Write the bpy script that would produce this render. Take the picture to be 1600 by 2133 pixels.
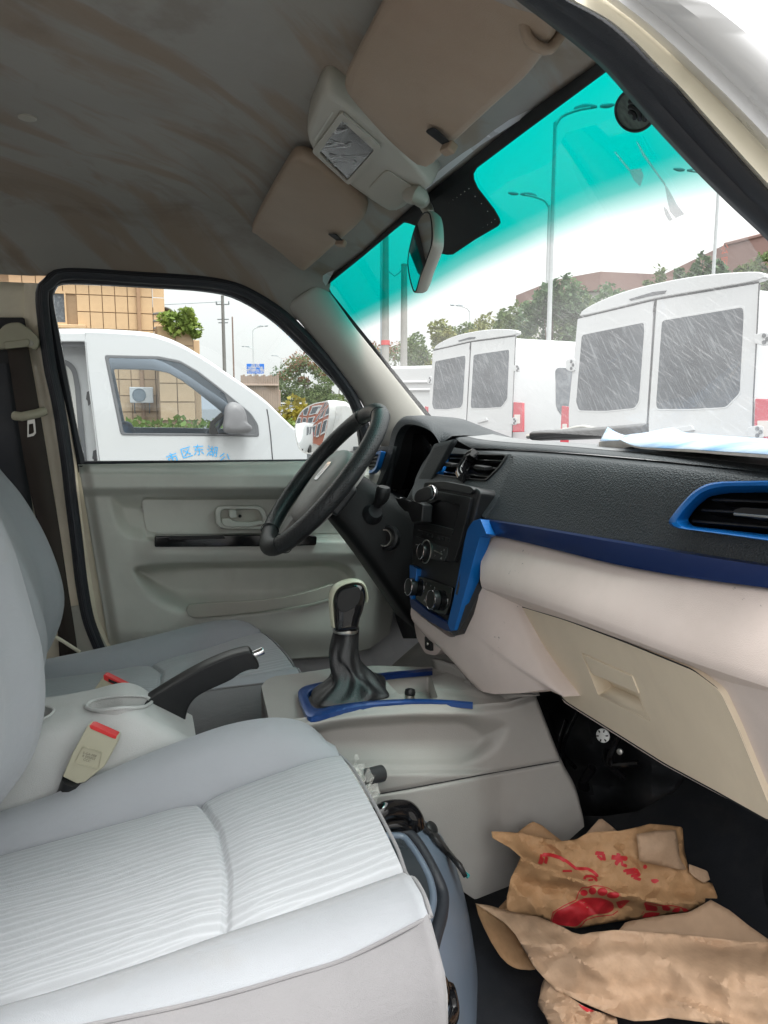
import bpy, bmesh, math, random
from mathutils import Vector, Matrix, noise as mnoise
random.seed(7)
R = math.radians
for o in list(bpy.data.objects): bpy.data.objects.remove(o)
sc = bpy.context.scene
COL = sc.collection

# ---------------------------------------------------------------- camera
CAM = Vector((0.0, -1.15, 1.35)); FPX = 1560.0; YAW = R(18); PIT = R(-8)
cd = bpy.data.cameras.new('camera'); cam = bpy.data.objects.new('camera', cd); COL.objects.link(cam)
cam.location = CAM; cam.rotation_euler = (R(90) + PIT, 0, -YAW)
cd.sensor_fit = 'HORIZONTAL'; cd.sensor_width = 36; cd.lens = 36 * FPX / 1600
cd.clip_start = 0.02; cd.clip_end = 2000
sc.camera = cam

# ---------------------------------------------------------------- sky, sun, exposure
W = bpy.data.worlds.new('World'); sc.world = W; W.use_nodes = True
wt = W.node_tree; wt.nodes.clear()
wo = wt.nodes.new('ShaderNodeOutputWorld'); wb = wt.nodes.new('ShaderNodeBackground')
sky = wt.nodes.new('ShaderNodeTexSky'); sky.sky_type = 'NISHITA'; sky.sun_disc = False
SUN_EL, SUN_AZ = 65, 160
sky.sun_elevation = R(SUN_EL); sky.sun_rotation = R(SUN_AZ); sky.air_density = 1.0; sky.dust_density = 6.0; sky.ozone_density = 1.0
bw = wt.nodes.new('ShaderNodeRGBToBW'); wt.links.new(sky.outputs[0], bw.inputs[0])
# cloud cover: the sky's own light, greyed by cloud, with soft mottling
tcw = wt.nodes.new('ShaderNodeTexCoord'); cn = wt.nodes.new('ShaderNodeTexNoise'); cn.inputs['Scale'].default_value = 2.2; cn.inputs['Detail'].default_value = 5
wt.links.new(tcw.outputs['Generated'], cn.inputs['Vector'])
crw = wt.nodes.new('ShaderNodeValToRGB'); wt.links.new(cn.outputs['Fac'], crw.inputs[0])
crw.color_ramp.elements[0].position = .3; crw.color_ramp.elements[0].color = (.86, .88, .91, 1)
crw.color_ramp.elements[1].position = .7; crw.color_ramp.elements[1].color = (1.0, .99, .975, 1)
mul = wt.nodes.new('ShaderNodeMix'); mul.data_type = 'RGBA'; mul.blend_type = 'MULTIPLY'; mul.inputs[0].default_value = 1
wt.links.new(bw.outputs[0], mul.inputs[6]); wt.links.new(crw.outputs[0], mul.inputs[7])
# cloud evens the sky out: blend the clear-sky brightness with an even cloud layer
mxw = wt.nodes.new('ShaderNodeMix'); mxw.data_type = 'RGBA'; mxw.inputs[0].default_value = .75
evc = wt.nodes.new('ShaderNodeMix'); evc.data_type = 'RGBA'; evc.blend_type = 'MULTIPLY'; evc.inputs[0].default_value = 1
evc.inputs[6].default_value = (13.2, 13.1, 12.9, 1); wt.links.new(crw.outputs[0], evc.inputs[7])
wt.links.new(mul.outputs[2], mxw.inputs[6]); wt.links.new(evc.outputs[2], mxw.inputs[7])
# an overcast sky is about three times brighter overhead than at the horizon
spw = wt.nodes.new('ShaderNodeSeparateXYZ'); wt.links.new(tcw.outputs['Generated'], spw.inputs[0])
mrw = wt.nodes.new('ShaderNodeMapRange'); mrw.inputs[1].default_value = 0; mrw.inputs[2].default_value = 1; mrw.inputs[3].default_value = .27; mrw.inputs[4].default_value = 1.08
pwz = wt.nodes.new('ShaderNodeMath'); pwz.operation = 'POWER'; pwz.use_clamp = True; pwz.inputs[1].default_value = 1.3; mxz = wt.nodes.new('ShaderNodeMath'); mxz.operation = 'MAXIMUM'; mxz.inputs[1].default_value = 0
wt.links.new(spw.outputs['Z'], mxz.inputs[0]); wt.links.new(mxz.outputs[0], pwz.inputs[0]); wt.links.new(pwz.outputs[0], mrw.inputs[0])
cie = wt.nodes.new('ShaderNodeMix'); cie.data_type = 'RGBA'; cie.blend_type = 'MULTIPLY'; cie.inputs[0].default_value = 1
wt.links.new(mxw.outputs[2], cie.inputs[6]); wt.links.new(mrw.outputs[0], cie.inputs[7])
wt.links.new(cie.outputs[2], wb.inputs['Color']); wb.inputs['Strength'].default_value = .11
wt.links.new(wb.outputs[0], wo.inputs['Surface'])
sl = bpy.data.lights.new('sun', 'SUN'); sl.energy = 0.6; sl.angle = R(20); sl.color = (1, .97, .93)
sun = bpy.data.objects.new('sun', sl); COL.objects.link(sun)
# sky sun_rotation is clockwise from +Y; the lamp shines from the same side
_az = R(SUN_AZ); _d = Vector((math.sin(_az) * math.cos(R(SUN_EL)), math.cos(_az) * math.cos(R(SUN_EL)), math.sin(R(SUN_EL))))
sun.rotation_euler = _d.to_track_quat('Z', 'Y').to_euler()
vs = sc.view_settings; vs.view_transform = 'Standard'; vs.look = 'None'; vs.exposure = 1.85; vs.gamma = 1; vs.use_curve_mapping = False
sc.render.engine = 'CYCLES'
cy = sc.cycles; cy.max_bounces = 14; cy.diffuse_bounces = 8; cy.glossy_bounces = 5; cy.transparent_max_bounces = 24; cy.transmission_bounces = 6
cy.caustics_reflective = False; cy.caustics_refractive = False; cy.use_denoising = True; cy.sample_clamp_indirect = 6

# ---------------------------------------------------------------- from photo pixel to a point on a real plane of the place
_fw = Vector((math.sin(YAW) * math.cos(PIT), math.cos(YAW) * math.cos(PIT), math.sin(PIT)))
_rt = Vector((math.cos(YAW), -math.sin(YAW), 0)); _up = _rt.cross(_fw)
def ray(px, py): return _fw + (px - 800) / FPX * _rt + (1066.5 - py) / FPX * _up
def U(px, py, x=None, y=None, z=None):
    d = ray(px, py)
    if x is not None: t = (x - CAM.x) / d.x
    elif y is not None: t = (y - CAM.y) / d.y
    else: t = (z - CAM.z) / d.z
    return CAM + d * t
def UP(px, py, p0, n):
    d = ray(px, py); n = Vector(n); return CAM + d * ((Vector(p0) - CAM).dot(n) / d.dot(n))
def P(p):
    d = Vector(p) - CAM; z = d.dot(_fw); return (800 + FPX * d.dot(_rt) / z, 1066.5 - FPX * d.dot(_up) / z)

# ---------------------------------------------------------------- curves
def resample(pts, n, closed=False):
    pts = [Vector(p) for p in pts]
    if closed: pts = pts + [pts[0]]
    L = [0]
    for a, b in zip(pts, pts[1:]): L.append(L[-1] + (b - a).length)
    out = []; m = n if closed else n - 1; j = 0
    for i in range(n):
        t = L[-1] * i / m
        while j < len(pts) - 2 and L[j + 1] < t: j += 1
        s = L[j + 1] - L[j]; f = 0 if s < 1e-9 else (t - L[j]) / s
        out.append(pts[j].lerp(pts[j + 1], min(max(f, 0), 1)))
    return out
def spline(pts, n, closed=False):
    pts = [Vector(p) for p in pts]; N = len(pts); fine = []
    segs = N if closed else N - 1
    for i in range(segs):
        if closed: a, b, c, d = pts[(i - 1) % N], pts[i], pts[(i + 1) % N], pts[(i + 2) % N]
        else: a, b, c, d = pts[max(i - 1, 0)], pts[i], pts[i + 1], pts[min(i + 2, N - 1)]
        for k in range(12):
            t = k / 12
            fine.append(.5 * ((2 * b) + (c - a) * t + (2 * a - 5 * b + 4 * c - d) * t * t + (3 * b - a - 3 * c + d) * t ** 3))
    if not closed: fine.append(pts[-1])
    return resample(fine, n, closed)
def smooth01(t): t = min(max(t, 0), 1); return t * t * (3 - 2 * t)
def sstep(a, b, v): return smooth01((v - a) / (b - a)) if a != b else float(v > a)
def lerp(a, b, t): return a + (b - a) * t
def interp(tab, v):
    if v <= tab[0][0]: return tab[0][1]
    for (a, fa), (b, fb) in zip(tab, tab[1:]):
        if v <= b: return fa + (fb - fa) * (v - a) / (b - a)
    return tab[-1][1]
def inpoly(x, y, poly):
    c = False; j = len(poly) - 1
    for i in range(len(poly)):
        if (poly[i][1] > y) != (poly[j][1] > y) and x < (poly[j][0] - poly[i][0]) * (y - poly[i][1]) / (poly[j][1] - poly[i][1]) + poly[i][0]: c = not c
        j = i
    return c
def pdist(x, y, poly, closed=True):
    best = 1e9; n = len(poly)
    for i in range(n if closed else n - 1):
        ax, ay = poly[i]; bx, by = poly[(i + 1) % n]
        dx, dy = bx - ax, by - ay; L = dx * dx + dy * dy
        t = 0 if L == 0 else min(max(((x - ax) * dx + (y - ay) * dy) / L, 0), 1)
        best = min(best, math.hypot(x - ax - dx * t, y - ay - dy * t))
    return best
def sdf(x, y, poly): d = pdist(x, y, poly); return d if inpoly(x, y, poly) else -d   # positive inside
def rpoly(pts, r, n=5):
    """2-D polygon with rounded corners"""
    out = []; N = len(pts)
    for i in range(N):
        p = Vector(pts[i]).to_2d(); a = Vector(pts[i - 1]).to_2d(); b = Vector(pts[(i + 1) % N]).to_2d()
        u, v = (a - p), (b - p); rr = min(r, u.length * .48, v.length * .48)
        A = p + u.normalized() * rr; B = p + v.normalized() * rr
        for k in range(n + 1):
            t = k / n; q = (1 - t) ** 2 * A + 2 * t * (1 - t) * p + t * t * B
            out.append((q.x, q.y))
    return out

# ---------------------------------------------------------------- objects
def thing(name, label, cat, loc=(0, 0, 0), group=None):
    o = bpy.data.objects.new(name, None); COL.objects.link(o); o.location = loc; o.empty_display_size = .05
    o['label'] = label; o['category'] = cat
    if group: o['group'] = group
    return o
def tag(o, label, cat, group=None):
    o['label'] = label; o['category'] = cat
    if group: o['group'] = group
    return o
def kind(o, k): o['kind'] = k; return o
def rootloc(p):
    v = Vector((0, 0, 0))
    while p is not None: 
        if p.type == 'EMPTY': v += p.location
        p = p.parent
    return v
def link(name, me, mat, parent=None, smooth=True, sharp=40, bevel=0, bseg=2, sub=0, solid=0, soff=-1):
    me.materials.clear()
    if mat: me.materials.append(mat)
    if smooth:
        for p in me.polygons: p.use_smooth = True
        if sharp < 180: me.set_sharp_from_angle(angle=R(sharp))
    o = bpy.data.objects.new(name, me); COL.objects.link(o)
    if parent is not None:
        o.parent = parent; o.matrix_parent_inverse = Matrix.Translation(-parent.location) if parent.type == 'EMPTY' else Matrix.Identity(4)
    if solid: m = o.modifiers.new('solid', 'SOLIDIFY'); m.thickness = solid; m.offset = soff
    if bevel: m = o.modifiers.new('bevel', 'BEVEL'); m.width = bevel; m.segments = bseg; m.limit_method = 'ANGLE'; m.angle_limit = R(35); m.harden_normals = True
    if sub: m = o.modifiers.new('sub', 'SUBSURF'); m.levels = sub; m.render_levels = sub
    return o
def mesh(name, vs, fs, uv=None):
    me = bpy.data.meshes.new(name); me.from_pydata([tuple(v) for v in vs], [], fs); me.update()
    if uv:
        l = me.uv_layers.new(name='uv')
        for lp in me.loops: l.data[lp.index].uv = uv[lp.vertex_index]
    return me
def orient(me, outward=None):
    bm = bmesh.new(); bm.from_mesh(me); bmesh.ops.recalc_face_normals(bm, faces=bm.faces)
    bm.to_mesh(me); bm.free(); return me
def facing(me, target):
    """flip an open sheet so that it faces target"""
    t = Vector(target); s = 0
    for p in me.polygons: s += p.normal.dot(t - p.center) * p.area
    if s < 0: me.flip_normals()
    return me
def grid(rows, closed_u=False, closed_v=False, cap=False):
    n = len(rows); m = len(rows[0]); vs = [p for r in rows for p in r]; fs = []
    for i in range(n if closed_v else n - 1):
        for j in range(m if closed_u else m - 1):
            a = i * m + j; b = i * m + (j + 1) % m; c = ((i + 1) % n) * m + (j + 1) % m; d = ((i + 1) % n) * m + j
            fs.append((a, b, c, d))
    if cap: fs.append(tuple(range(m))[::-1]); fs.append(tuple((n - 1) * m + j for j in range(m)))
    return vs, fs
def loft(name, rows, mat, parent=None, closed_u=False, closed_v=False, cap=False, uv=False, face=CAM, **k):
    vs, fs = grid(rows, closed_u, closed_v, cap); n = len(rows); m = len(rows[0])
    uvs = [(j / (m - 1), i / (n - 1)) for i in range(n) for j in range(m)] if uv else None
    me = mesh(name, vs, fs, uvs)
    if closed_u or cap: orient(me)
    elif face is not None: facing(me, face)
    return link(name, me, mat, parent, **k)
def prism_me(name, pts, vec):
    """closed outline pushed along vec"""
    n = len(pts); vec = Vector(vec); vs = [Vector(p) for p in pts] + [Vector(p) + vec for p in pts]
    fs = [tuple(range(n)), tuple(range(2 * n - 1, n - 1, -1))] + [(i, i + n, (i + 1) % n + n, (i + 1) % n) for i in range(n)]
    me = mesh(name, vs, fs); return orient(me)
def prism(name, pts, vec, mat, parent=None, **k): return link(name, prism_me(name, pts, vec), mat, parent, **k)
def frame_ring(name, outer, inner, vec, mat, parent=None, **k):
    """a ring between two outlines with equal point counts, pushed along vec"""
    n = len(outer); vec = Vector(vec); o_ = [Vector(p) for p in outer]; i_ = [Vector(p) for p in inner]
    vs = o_ + i_ + [p + vec for p in o_] + [p + vec for p in i_]; fs = []
    for a in range(n):
        b = (a + 1) % n
        fs += [(a, b, n + b, n + a), (2 * n + a, 3 * n + a, 3 * n + b, 2 * n + b), (a, 2 * n + a, 2 * n + b, b), (n + a, n + b, 3 * n + b, 3 * n + a)]
    me = mesh(name, vs, fs); orient(me); return link(name, me, mat, parent, **k)
def frames(path, closed=False, up=(0, 0, 1)):
    n = len(path); T = []
    for i in range(n):
        a = path[(i - 1) % n] if (closed or i > 0) else path[i]; b = path[(i + 1) % n] if (closed or i < n - 1) else path[i]
        T.append((b - a).normalized())
    N = []; u = Vector(up)
    if abs(u.dot(T[0])) > .95: u = Vector((1, 0, 0)) if abs(T[0].x) < .9 else Vector((0, 1, 0))
    v = (u - T[0] * u.dot(T[0])).normalized()
    for t in T:
        v = (v - t * v.dot(t)); v = v.normalized() if v.length > 1e-6 else t.orthogonal().normalized(); N.append(v)
    return T, N, [t.cross(v) for t, v in zip(T, N)]
def sweep_me(name, path, section, closed=False, up=(0, 0, 1), scale=None, cap=True):
    path = [Vector(p) for p in path]; T, N, B = frames(path, closed, up); rows = []
    for i, p in enumerate(path):
        s = 1 if scale is None else scale(i / (len(path) - 1))
        sec = section(i / (len(path) - 1)) if callable(section) else section
        rows.append([p + N[i] * a * s + B[i] * b * s for a, b in sec])
    vs, fs = grid(rows, True, closed, cap and not closed); return orient(mesh(name, vs, fs))
def circ(r, n=10, ry=None): ry = r if ry is None else ry; return [(r * math.cos(2 * math.pi * i / n), ry * math.sin(2 * math.pi * i / n)) for i in range(n)]
def tube(name, path, r, mat, parent=None, n=10, closed=False, up=(0, 0, 1), scale=None, ry=None, **k):
    return link(name, sweep_me(name, path, circ(r, n, ry), closed, up, scale), mat, parent, **k)
def sweep(name, path, section, mat, parent=None, closed=False, up=(0, 0, 1), scale=None, **k):
    return link(name, sweep_me(name, path, section, closed, up, scale), mat, parent, **k)
def box_me(name, c, s, rot=None):
    c = Vector(c); h = Vector(s) / 2; vs = []
    for x in (-1, 1):
        for y in (-1, 1):
            for z in (-1, 1):
                v = Vector((x * h.x, y * h.y, z * h.z)); vs.append(c + (rot @ v if rot else v))
    return orient(mesh(name, vs, [(0, 1, 3, 2), (4, 6, 7, 5), (0, 4, 5, 1), (2, 3, 7, 6), (0, 2, 6, 4), (1, 5, 7, 3)]))
def box(name, c, s, mat, parent=None, rot=None, **k):
    k.setdefault('bevel', min(s) * .2); return link(name, box_me(name, c, s, rot), mat, parent, **k)
def lathe_me(name, prof, c, ax=(0, 0, 1), n=24, cap=True):
    """prof: (radius, height along ax)"""
    ax = Vector(ax).normalized(); u = ax.orthogonal().normalized(); v = ax.cross(u); c = Vector(c)
    rows = [[c + ax * h + (u * math.cos(2 * math.pi * i / n) + v * math.sin(2 * math.pi * i / n)) * max(r, 1e-5) for i in range(n)] for r, h in prof]
    vs, fs = grid(rows, True, False, cap); return orient(mesh(name, vs, fs))
def lathe(name, prof, c, mat, parent=None, ax=(0, 0, 1), n=24, **k): return link(name, lathe_me(name, prof, c, ax, n), mat, parent, **k)
def join_me(name, mes):
    bm = bmesh.new()
    for m in mes: bm.from_mesh(m)
    me = bpy.data.meshes.new(name); bm.to_mesh(me); bm.free()
    for m in mes: bpy.data.meshes.remove(m)
    return me
def relief(name, top, bot, nu, nv, depth, mat, parent=None, plane='y', clip=None, **k):
    """a moulded sheet: photo outline (top and bottom edges), depth(px,py) gives the coordinate on the plane axis"""
    T = resample([(a, b, 0) for a, b in top], nu); B = resample([(a, b, 0) for a, b in bot], nu); rows = []
    for i in range(nv):
        v = i / (nv - 1); r = []
        for j in range(nu):
            q = T[j].lerp(B[j], v); r.append(U(q.x, q.y, **{plane: depth(q.x, q.y)}))
        rows.append(r)
    return loft(name, rows, mat, parent, **k)
def cut_me(me, test):
    bm = bmesh.new(); bm.from_mesh(me); bmesh.ops.delete(bm, geom=[f for f in bm.faces if test(*P(f.calc_center_median()))], context='FACES'); bm.to_mesh(me); bm.free(); return me
def copy_tree(o, parent=None):
    c = o.copy(); COL.objects.link(c); c.parent = parent
    if parent is not None: c.matrix_parent_inverse = o.matrix_parent_inverse.copy()
    for ch in list(o.children): copy_tree(ch, c)
    return c

# ---------------------------------------------------------------- materials
def nt(name):
    m = bpy.data.materials.new(name); m.use_nodes = True; t = m.node_tree
    return m, t, t.nodes['Principled BSDF'], t.nodes['Material Output']
def nd(t, typ, **kw):
    n = t.nodes.new(typ)
    for k, v in kw.items():
        if k in n.inputs: n.inputs[k].default_value = v
        else: setattr(n, k, v)
    return n
def mixc(t, fac, a, b, blend='MIX'):
    n = t.nodes.new('ShaderNodeMix'); n.data_type = 'RGBA'; n.blend_type = blend
    for s, v in ((0, fac), (6, a), (7, b)):
        if hasattr(v, 'links'): t.links.new(v, n.inputs[s])
        elif s == 0: n.inputs[0].default_value = v
        else: n.inputs[s].default_value = (*v, 1) if len(v) == 3 else v
    return n.outputs[2]
def ramp(t, src, stops):
    n = t.nodes.new('ShaderNodeValToRGB'); e = n.color_ramp.elements
    while len(e) < len(stops): e.new(.5)
    for el, (p, c) in zip(e, stops): el.position = p; el.color = (c, c, c, 1) if not hasattr(c, '__len__') else (*c, 1)
    t.links.new(src, n.inputs[0]); return n.outputs[0]
def texco(t, scale=(1, 1, 1), rot=(0, 0, 0), out='Object'):
    tc = t.nodes.new('ShaderNodeTexCoord'); mp = t.nodes.new('ShaderNodeMapping')
    mp.inputs['Scale'].default_value = scale; mp.inputs['Rotation'].default_value = rot
    t.links.new(tc.outputs[out], mp.inputs[0]); return mp.outputs[0]
def texrs(t, rot, scale, out='Object'):
    """turn the coordinates first, then stretch them"""
    tc = t.nodes.new('ShaderNodeTexCoord'); a = t.nodes.new('ShaderNodeMapping'); b = t.nodes.new('ShaderNodeMapping')
    a.inputs['Rotation'].default_value = rot; b.inputs['Scale'].default_value = scale
    t.links.new(tc.outputs[out], a.inputs[0]); t.links.new(a.outputs[0], b.inputs[0]); return b.outputs[0]
def noise_(t, vec, scale, detail=4, rough=.55, dist=0):
    n = nd(t, 'ShaderNodeTexNoise', Scale=scale, Detail=detail, Roughness=rough, Distortion=dist); t.links.new(vec, n.inputs['Vector']); return n.outputs['Fac']
def bump_(t, b, height, strength, dist=.001, prev=None):
    n = nd(t, 'ShaderNodeBump', Strength=strength, Distance=dist); t.links.new(height, n.inputs['Height'])
    if prev is not None: t.links.new(prev, n.inputs['Normal'])
    t.links.new(n.outputs[0], b.inputs['Normal']); return n.outputs[0]
def M(name, col, rough=.5, metal=0, var=.08, vs=5, grain=0, gs=900, gd=.0006, coat=0, spec=.5, dirt=None, dirt_amt=.3, ds=3, dth=(.5, .75), rvar=.1, sheen=0, chips=0):
    m, t, b, o = nt(name); v = texco(t)
    n1 = noise_(t, v, vs, 5); c = mixc(t, ramp(t, n1, [(.3, 0), (.7, 1)]), tuple(x * (1 - var) for x in col), tuple(min(x * (1 + var), 1) for x in col))
    if dirt is not None:
        n2 = noise_(t, v, ds, 7, .62, .4); f = ramp(t, n2, [(dth[0], 0), (dth[1], dirt_amt)]); c = mixc(t, f, c, dirt)
    if chips:
        k1 = noise_(t, v, 95, 3, .7); k2 = noise_(t, v, 7, 3); ch = nd(t, 'ShaderNodeMath', operation='MULTIPLY')
        t.links.new(ramp(t, k1, [(.665, 0), (.69, 1)]), ch.inputs[0]); t.links.new(ramp(t, k2, [(.56, 0), (.63, chips)]), ch.inputs[1]); c = mixc(t, ch.outputs[0], c, (.05, .045, .045))
    t.links.new(c, b.inputs['Base Color'])
    b.inputs['Metallic'].default_value = metal; b.inputs['Specular IOR Level'].default_value = spec; b.inputs['Coat Weight'].default_value = coat; b.inputs['Coat Roughness'].default_value = .08
    if sheen: b.inputs['Sheen Weight'].default_value = sheen
    r = nd(t, 'ShaderNodeMapRange'); t.links.new(noise_(t, v, vs * 2.3, 4), r.inputs[0]); r.inputs[3].default_value = max(rough - rvar, .02); r.inputs[4].default_value = min(rough + rvar, 1)
    t.links.new(r.outputs[0], b.inputs['Roughness'])
    if grain:
        vo = nd(t, 'ShaderNodeTexVoronoi', Scale=gs); t.links.new(v, vo.inputs['Vector'])
        bump_(t, b, vo.outputs['Distance'], grain, gd)
    return m
def glass_mat(name, tint=(.95, .98, .97), refl=.05, rough=.0):
    m = bpy.data.materials.new(name); m.use_nodes = True; t = m.node_tree; t.nodes.clear()
    o = nd(t, 'ShaderNodeOutputMaterial'); tr = nd(t, 'ShaderNodeBsdfTransparent'); tr.inputs[0].default_value = (*tint, 1)
    gl = nd(t, 'ShaderNodeBsdfGlossy'); gl.inputs['Roughness'].default_value = rough
    lw = nd(t, 'ShaderNodeFresnel'); lw.inputs['IOR'].default_value = 1.35
    mx = nd(t, 'ShaderNodeMixShader'); t.links.new(lw.outputs[0], mx.inputs[0]); t.links.new(tr.outputs[0], mx.inputs[1]); t.links.new(gl.outputs[0], mx.inputs[2])
    t.links.new(mx.outputs[0], o.inputs[0]); return m
VAN2 = (3.33, 6.13, 0); VAN2R = 2.0; VAN3 = (3.9, 9.6, 0); VAN3R = 4
# ================================================================ materials
BEIGE = (.69, .595, .55)
m_panel = M('door plastic', (.60, .605, .55), .55, grain=.25, gs=1400, dirt=(.30, .28, .23), dirt_amt=.25, ds=6)
m_beige = M('dash beige plastic', BEIGE, .55, grain=.35, gs=1100, dirt=(.42, .35, .30), dirt_amt=.3, ds=4, chips=.9)
m_glove = M('glove box plastic', (.70, .60, .46), .5, grain=.25, gs=1200, dirt=(.38, .30, .24), dirt_amt=.45, ds=3)
m_console = M('console plastic', (.33, .315, .295), .55, grain=.35, gs=1000, dirt=(.30, .26, .23), dirt_amt=.4, ds=5)
m_black = M('black grained plastic', (.013, .014, .015), .5, grain=.55, gs=700, gd=.0008, dirt=(.05, .05, .05), dirt_amt=.25, ds=7)
m_dash = M('dash top plastic', (.036, .043, .048), .46, spec=.4, grain=.8, gs=420, gd=.0012, dirt=(.07, .07, .072), dirt_amt=.5, ds=5, rvar=.07)
m_smooth = M('smooth black plastic', (.011, .0115, .0125), .36, spec=.35, dirt=(.05, .05, .05), dirt_amt=.3, ds=12)
m_piano = M('gloss black trim', (.006, .006, .007), .09, rvar=.03, coat=.3)
m_dark = M('black recess', (.006, .007, .009), .7, var=.3)
m_rubber = M('rubber seal', (.022, .025, .032), .55, grain=.3, gs=900, dirt=(.06, .06, .06), dirt_amt=.3, ds=9)
m_blue = M('satin blue trim', (.003, .125, .42), .33, metal=.35, coat=.25, rvar=.04, var=.04)
m_navy = M('dark blue trim', (.003, .020, .105), .3, metal=.3, coat=.35, rvar=.05, var=.05)
m_cream = M('cream body paint', (.88, .82, .66), .35, coat=.2, dirt=(.38, .32, .22), dirt_amt=.3, ds=5)
m_white = M('white paint', (.74, .745, .75), .28, coat=.4, var=.02, dirt=(.55, .53, .48), dirt_amt=.25, ds=2.2)
m_chrome = M('chrome', (.80, .80, .80), .14, metal=1, rvar=.06)
m_satin = M('satin metal', (.55, .54, .50), .3, metal=1)
m_trimgrey = M('grey beige trim', (.44, .425, .37), .5, grain=.2, gs=1300)
m_visor = M('visor vinyl', (.33, .255, .19), .6, grain=.3, gs=900, dirt=(.27, .175, .125), dirt_amt=.6, ds=2.6)
m_carpet = M('dark floor', (.0075, .0095, .014), .75, var=.35, vs=9, grain=.3, gs=300, dirt=(.045, .042, .042), dirt_amt=.3, ds=14)
m_vinyl = M('dark floor vinyl', (.017, .019, .023), .42, var=.2, grain=.3, gs=500, dirt=(.06, .06, .06), dirt_amt=.3, ds=9)
m_cover = M('engine cover moulded', (.13, .165, .215), .42, var=.12, dirt=(.17, .17, .17), dirt_amt=.3, ds=8)
m_belt = M('seat belt webbing', (.035, .026, .020), .7, var=.2, grain=.4, gs=1500)
m_red = M('red plastic', (.62, .03, .03), .4)
m_buckle = M('buckle plastic', (.44, .42, .31), .5, grain=.2, gs=1500)
m_mirror = M('mirror', (.85, .87, .88), .015, metal=1, var=0, rvar=.01)
m_glass = glass_mat('clear glass', (.93, .95, .94))
m_asphalt = M('pale concrete yard', (.15, .147, .14), .9, var=.15, vs=.8, grain=.4, gs=60, gd=.004)

def mat_headliner():
    m, t, b, o = nt('headliner fabric'); v = texco(t)
    sv = texrs(t, (0, 0, R(-47)), (2.4, 9.0, 1.0))
    sv2 = texrs(t, (0, 0, R(-47)), (2.6, 6.5, 1.0))
    n1 = noise_(t, v, 2.2, 6, .6); n2 = noise_(t, sv, 1.15, 6, .55, .5); n3 = noise_(t, sv2, 1.5, 6, .58, .8); n4 = noise_(t, v, 2.6, 6, .6, .8)
    base = mixc(t, ramp(t, n1, [(.35, 0), (.65, 1)]), (.295, .283, .258), (.355, .343, .315))
    c = mixc(t, ramp(t, n2, [(.49, 0), (.575, .5), (.70, .65)]), base, (.27, .185, .12))
    c = mixc(t, ramp(t, n3, [(.56, 0), (.63, .28), (.78, .4)]), c, (.215, .165, .125))
    c = mixc(t, ramp(t, n4, [(.58, 0), (.66, .35), (.74, .15)]), c, (.17, .13, .10))
    t.links.new(c, b.inputs['Base Color']); b.inputs['Roughness'].default_value = .95; b.inputs['Specular IOR Level'].default_value = .1; b.inputs['Sheen Weight'].default_value = .1
    f = noise_(t, v, 900, 2); bb = bump_(t, b, f, .3, .0008); bump_(t, b, n1, .25, .02, bb)
    return m
m_head = mat_headliner()

def mat_fabric(name, col, ribs, along=0.0):
    m, t, b, o = nt(name); v = texco(t)
    n1 = noise_(t, v, 4, 5); c = mixc(t, ramp(t, n1, [(.3, 0), (.7, 1)]), tuple(x * .93 for x in col), tuple(min(1, x * 1.05) for x in col))
    n5 = noise_(t, v, 5, 7, .65, .6); c = mixc(t, ramp(t, n5, [(.60, 0), (.72, .22)]), c, (.36, .33, .30))
    b.inputs['Roughness'].default_value = .9; b.inputs['Specular IOR Level'].default_value = .15; b.inputs['Sheen Weight'].default_value = .25; b.inputs['Sheen Roughness'].default_value = .5
    # weave
    wv = noise_(t, texco(t, (1300, 900, 1300)), 1, 2)
    cre = noise_(t, texrs(t, (0, R(20), R(12)), (9, 16, 22)), 1, 4, .55, .8); b0 = bump_(t, b, cre, .45, .006)
    bb = bump_(t, b, wv, .5, .0008, b0)
    if ribs:
        # raised cords that run front to back, drifting and merging
        sx, sy, off = ribs
        tc = nd(t, 'ShaderNodeTexCoord'); sp = nd(t, 'ShaderNodeSeparateXYZ'); t.links.new(tc.outputs['UV'], sp.inputs[0])
        def mt(op, a, bb_=None):
            n = nd(t, 'ShaderNodeMath', operation=op)
            for i, q in enumerate((a, bb_)):
                if q is None: continue
                if hasattr(q, 'links'): t.links.new(q, n.inputs[i])
                else: n.inputs[i].default_value = q
            return n.outputs[0]
        wob1 = noise_(t, texco(t, (5 * sx, 7 * sy, 1), out='UV'), 1, 1.5, .4)
        wob2 = noise_(t, texco(t, (6 * sx, 9 * sy, 1), out='UV'), 1, 1.5, .4)
        y0 = mt('MULTIPLY', sp.outputs['Y'], sy * 1.0)
        ph1 = mt('ADD', mt('MULTIPLY', y0, 27.0), mt('MULTIPLY', mt('SUBTRACT', wob1, .5), 2.0))
        rib1 = mt('ABSOLUTE', mt('SINE', mt('MULTIPLY', ph1, math.pi)))
        ph2 = mt('ADD', mt('ADD', mt('MULTIPLY', y0, 24.0), mt('MULTIPLY', sp.outputs['X'], 3.0 * sx)), mt('MULTIPLY', mt('SUBTRACT', wob2, .5), 1.9))
        rib2 = mt('ABSOLUTE', mt('SINE', mt('MULTIPLY', ph2, math.pi)))
        ridge = mt('SUBTRACT', 1.0, mt('MINIMUM', mt('POWER', rib1, .7), mt('ADD', mt('POWER', rib2, .7), .22)))
        c = mixc(t, ramp(t, ridge, [(.15, 0), (.75, 1)]), tuple(x * .90 for x in col), tuple(min(1, x * 1.07) for x in col))
        bump_(t, b, ridge, .38, .0011, bb)
    t.links.new(c, b.inputs['Base Color'])
    return m
FAB = (.385, .40, .425)
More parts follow.
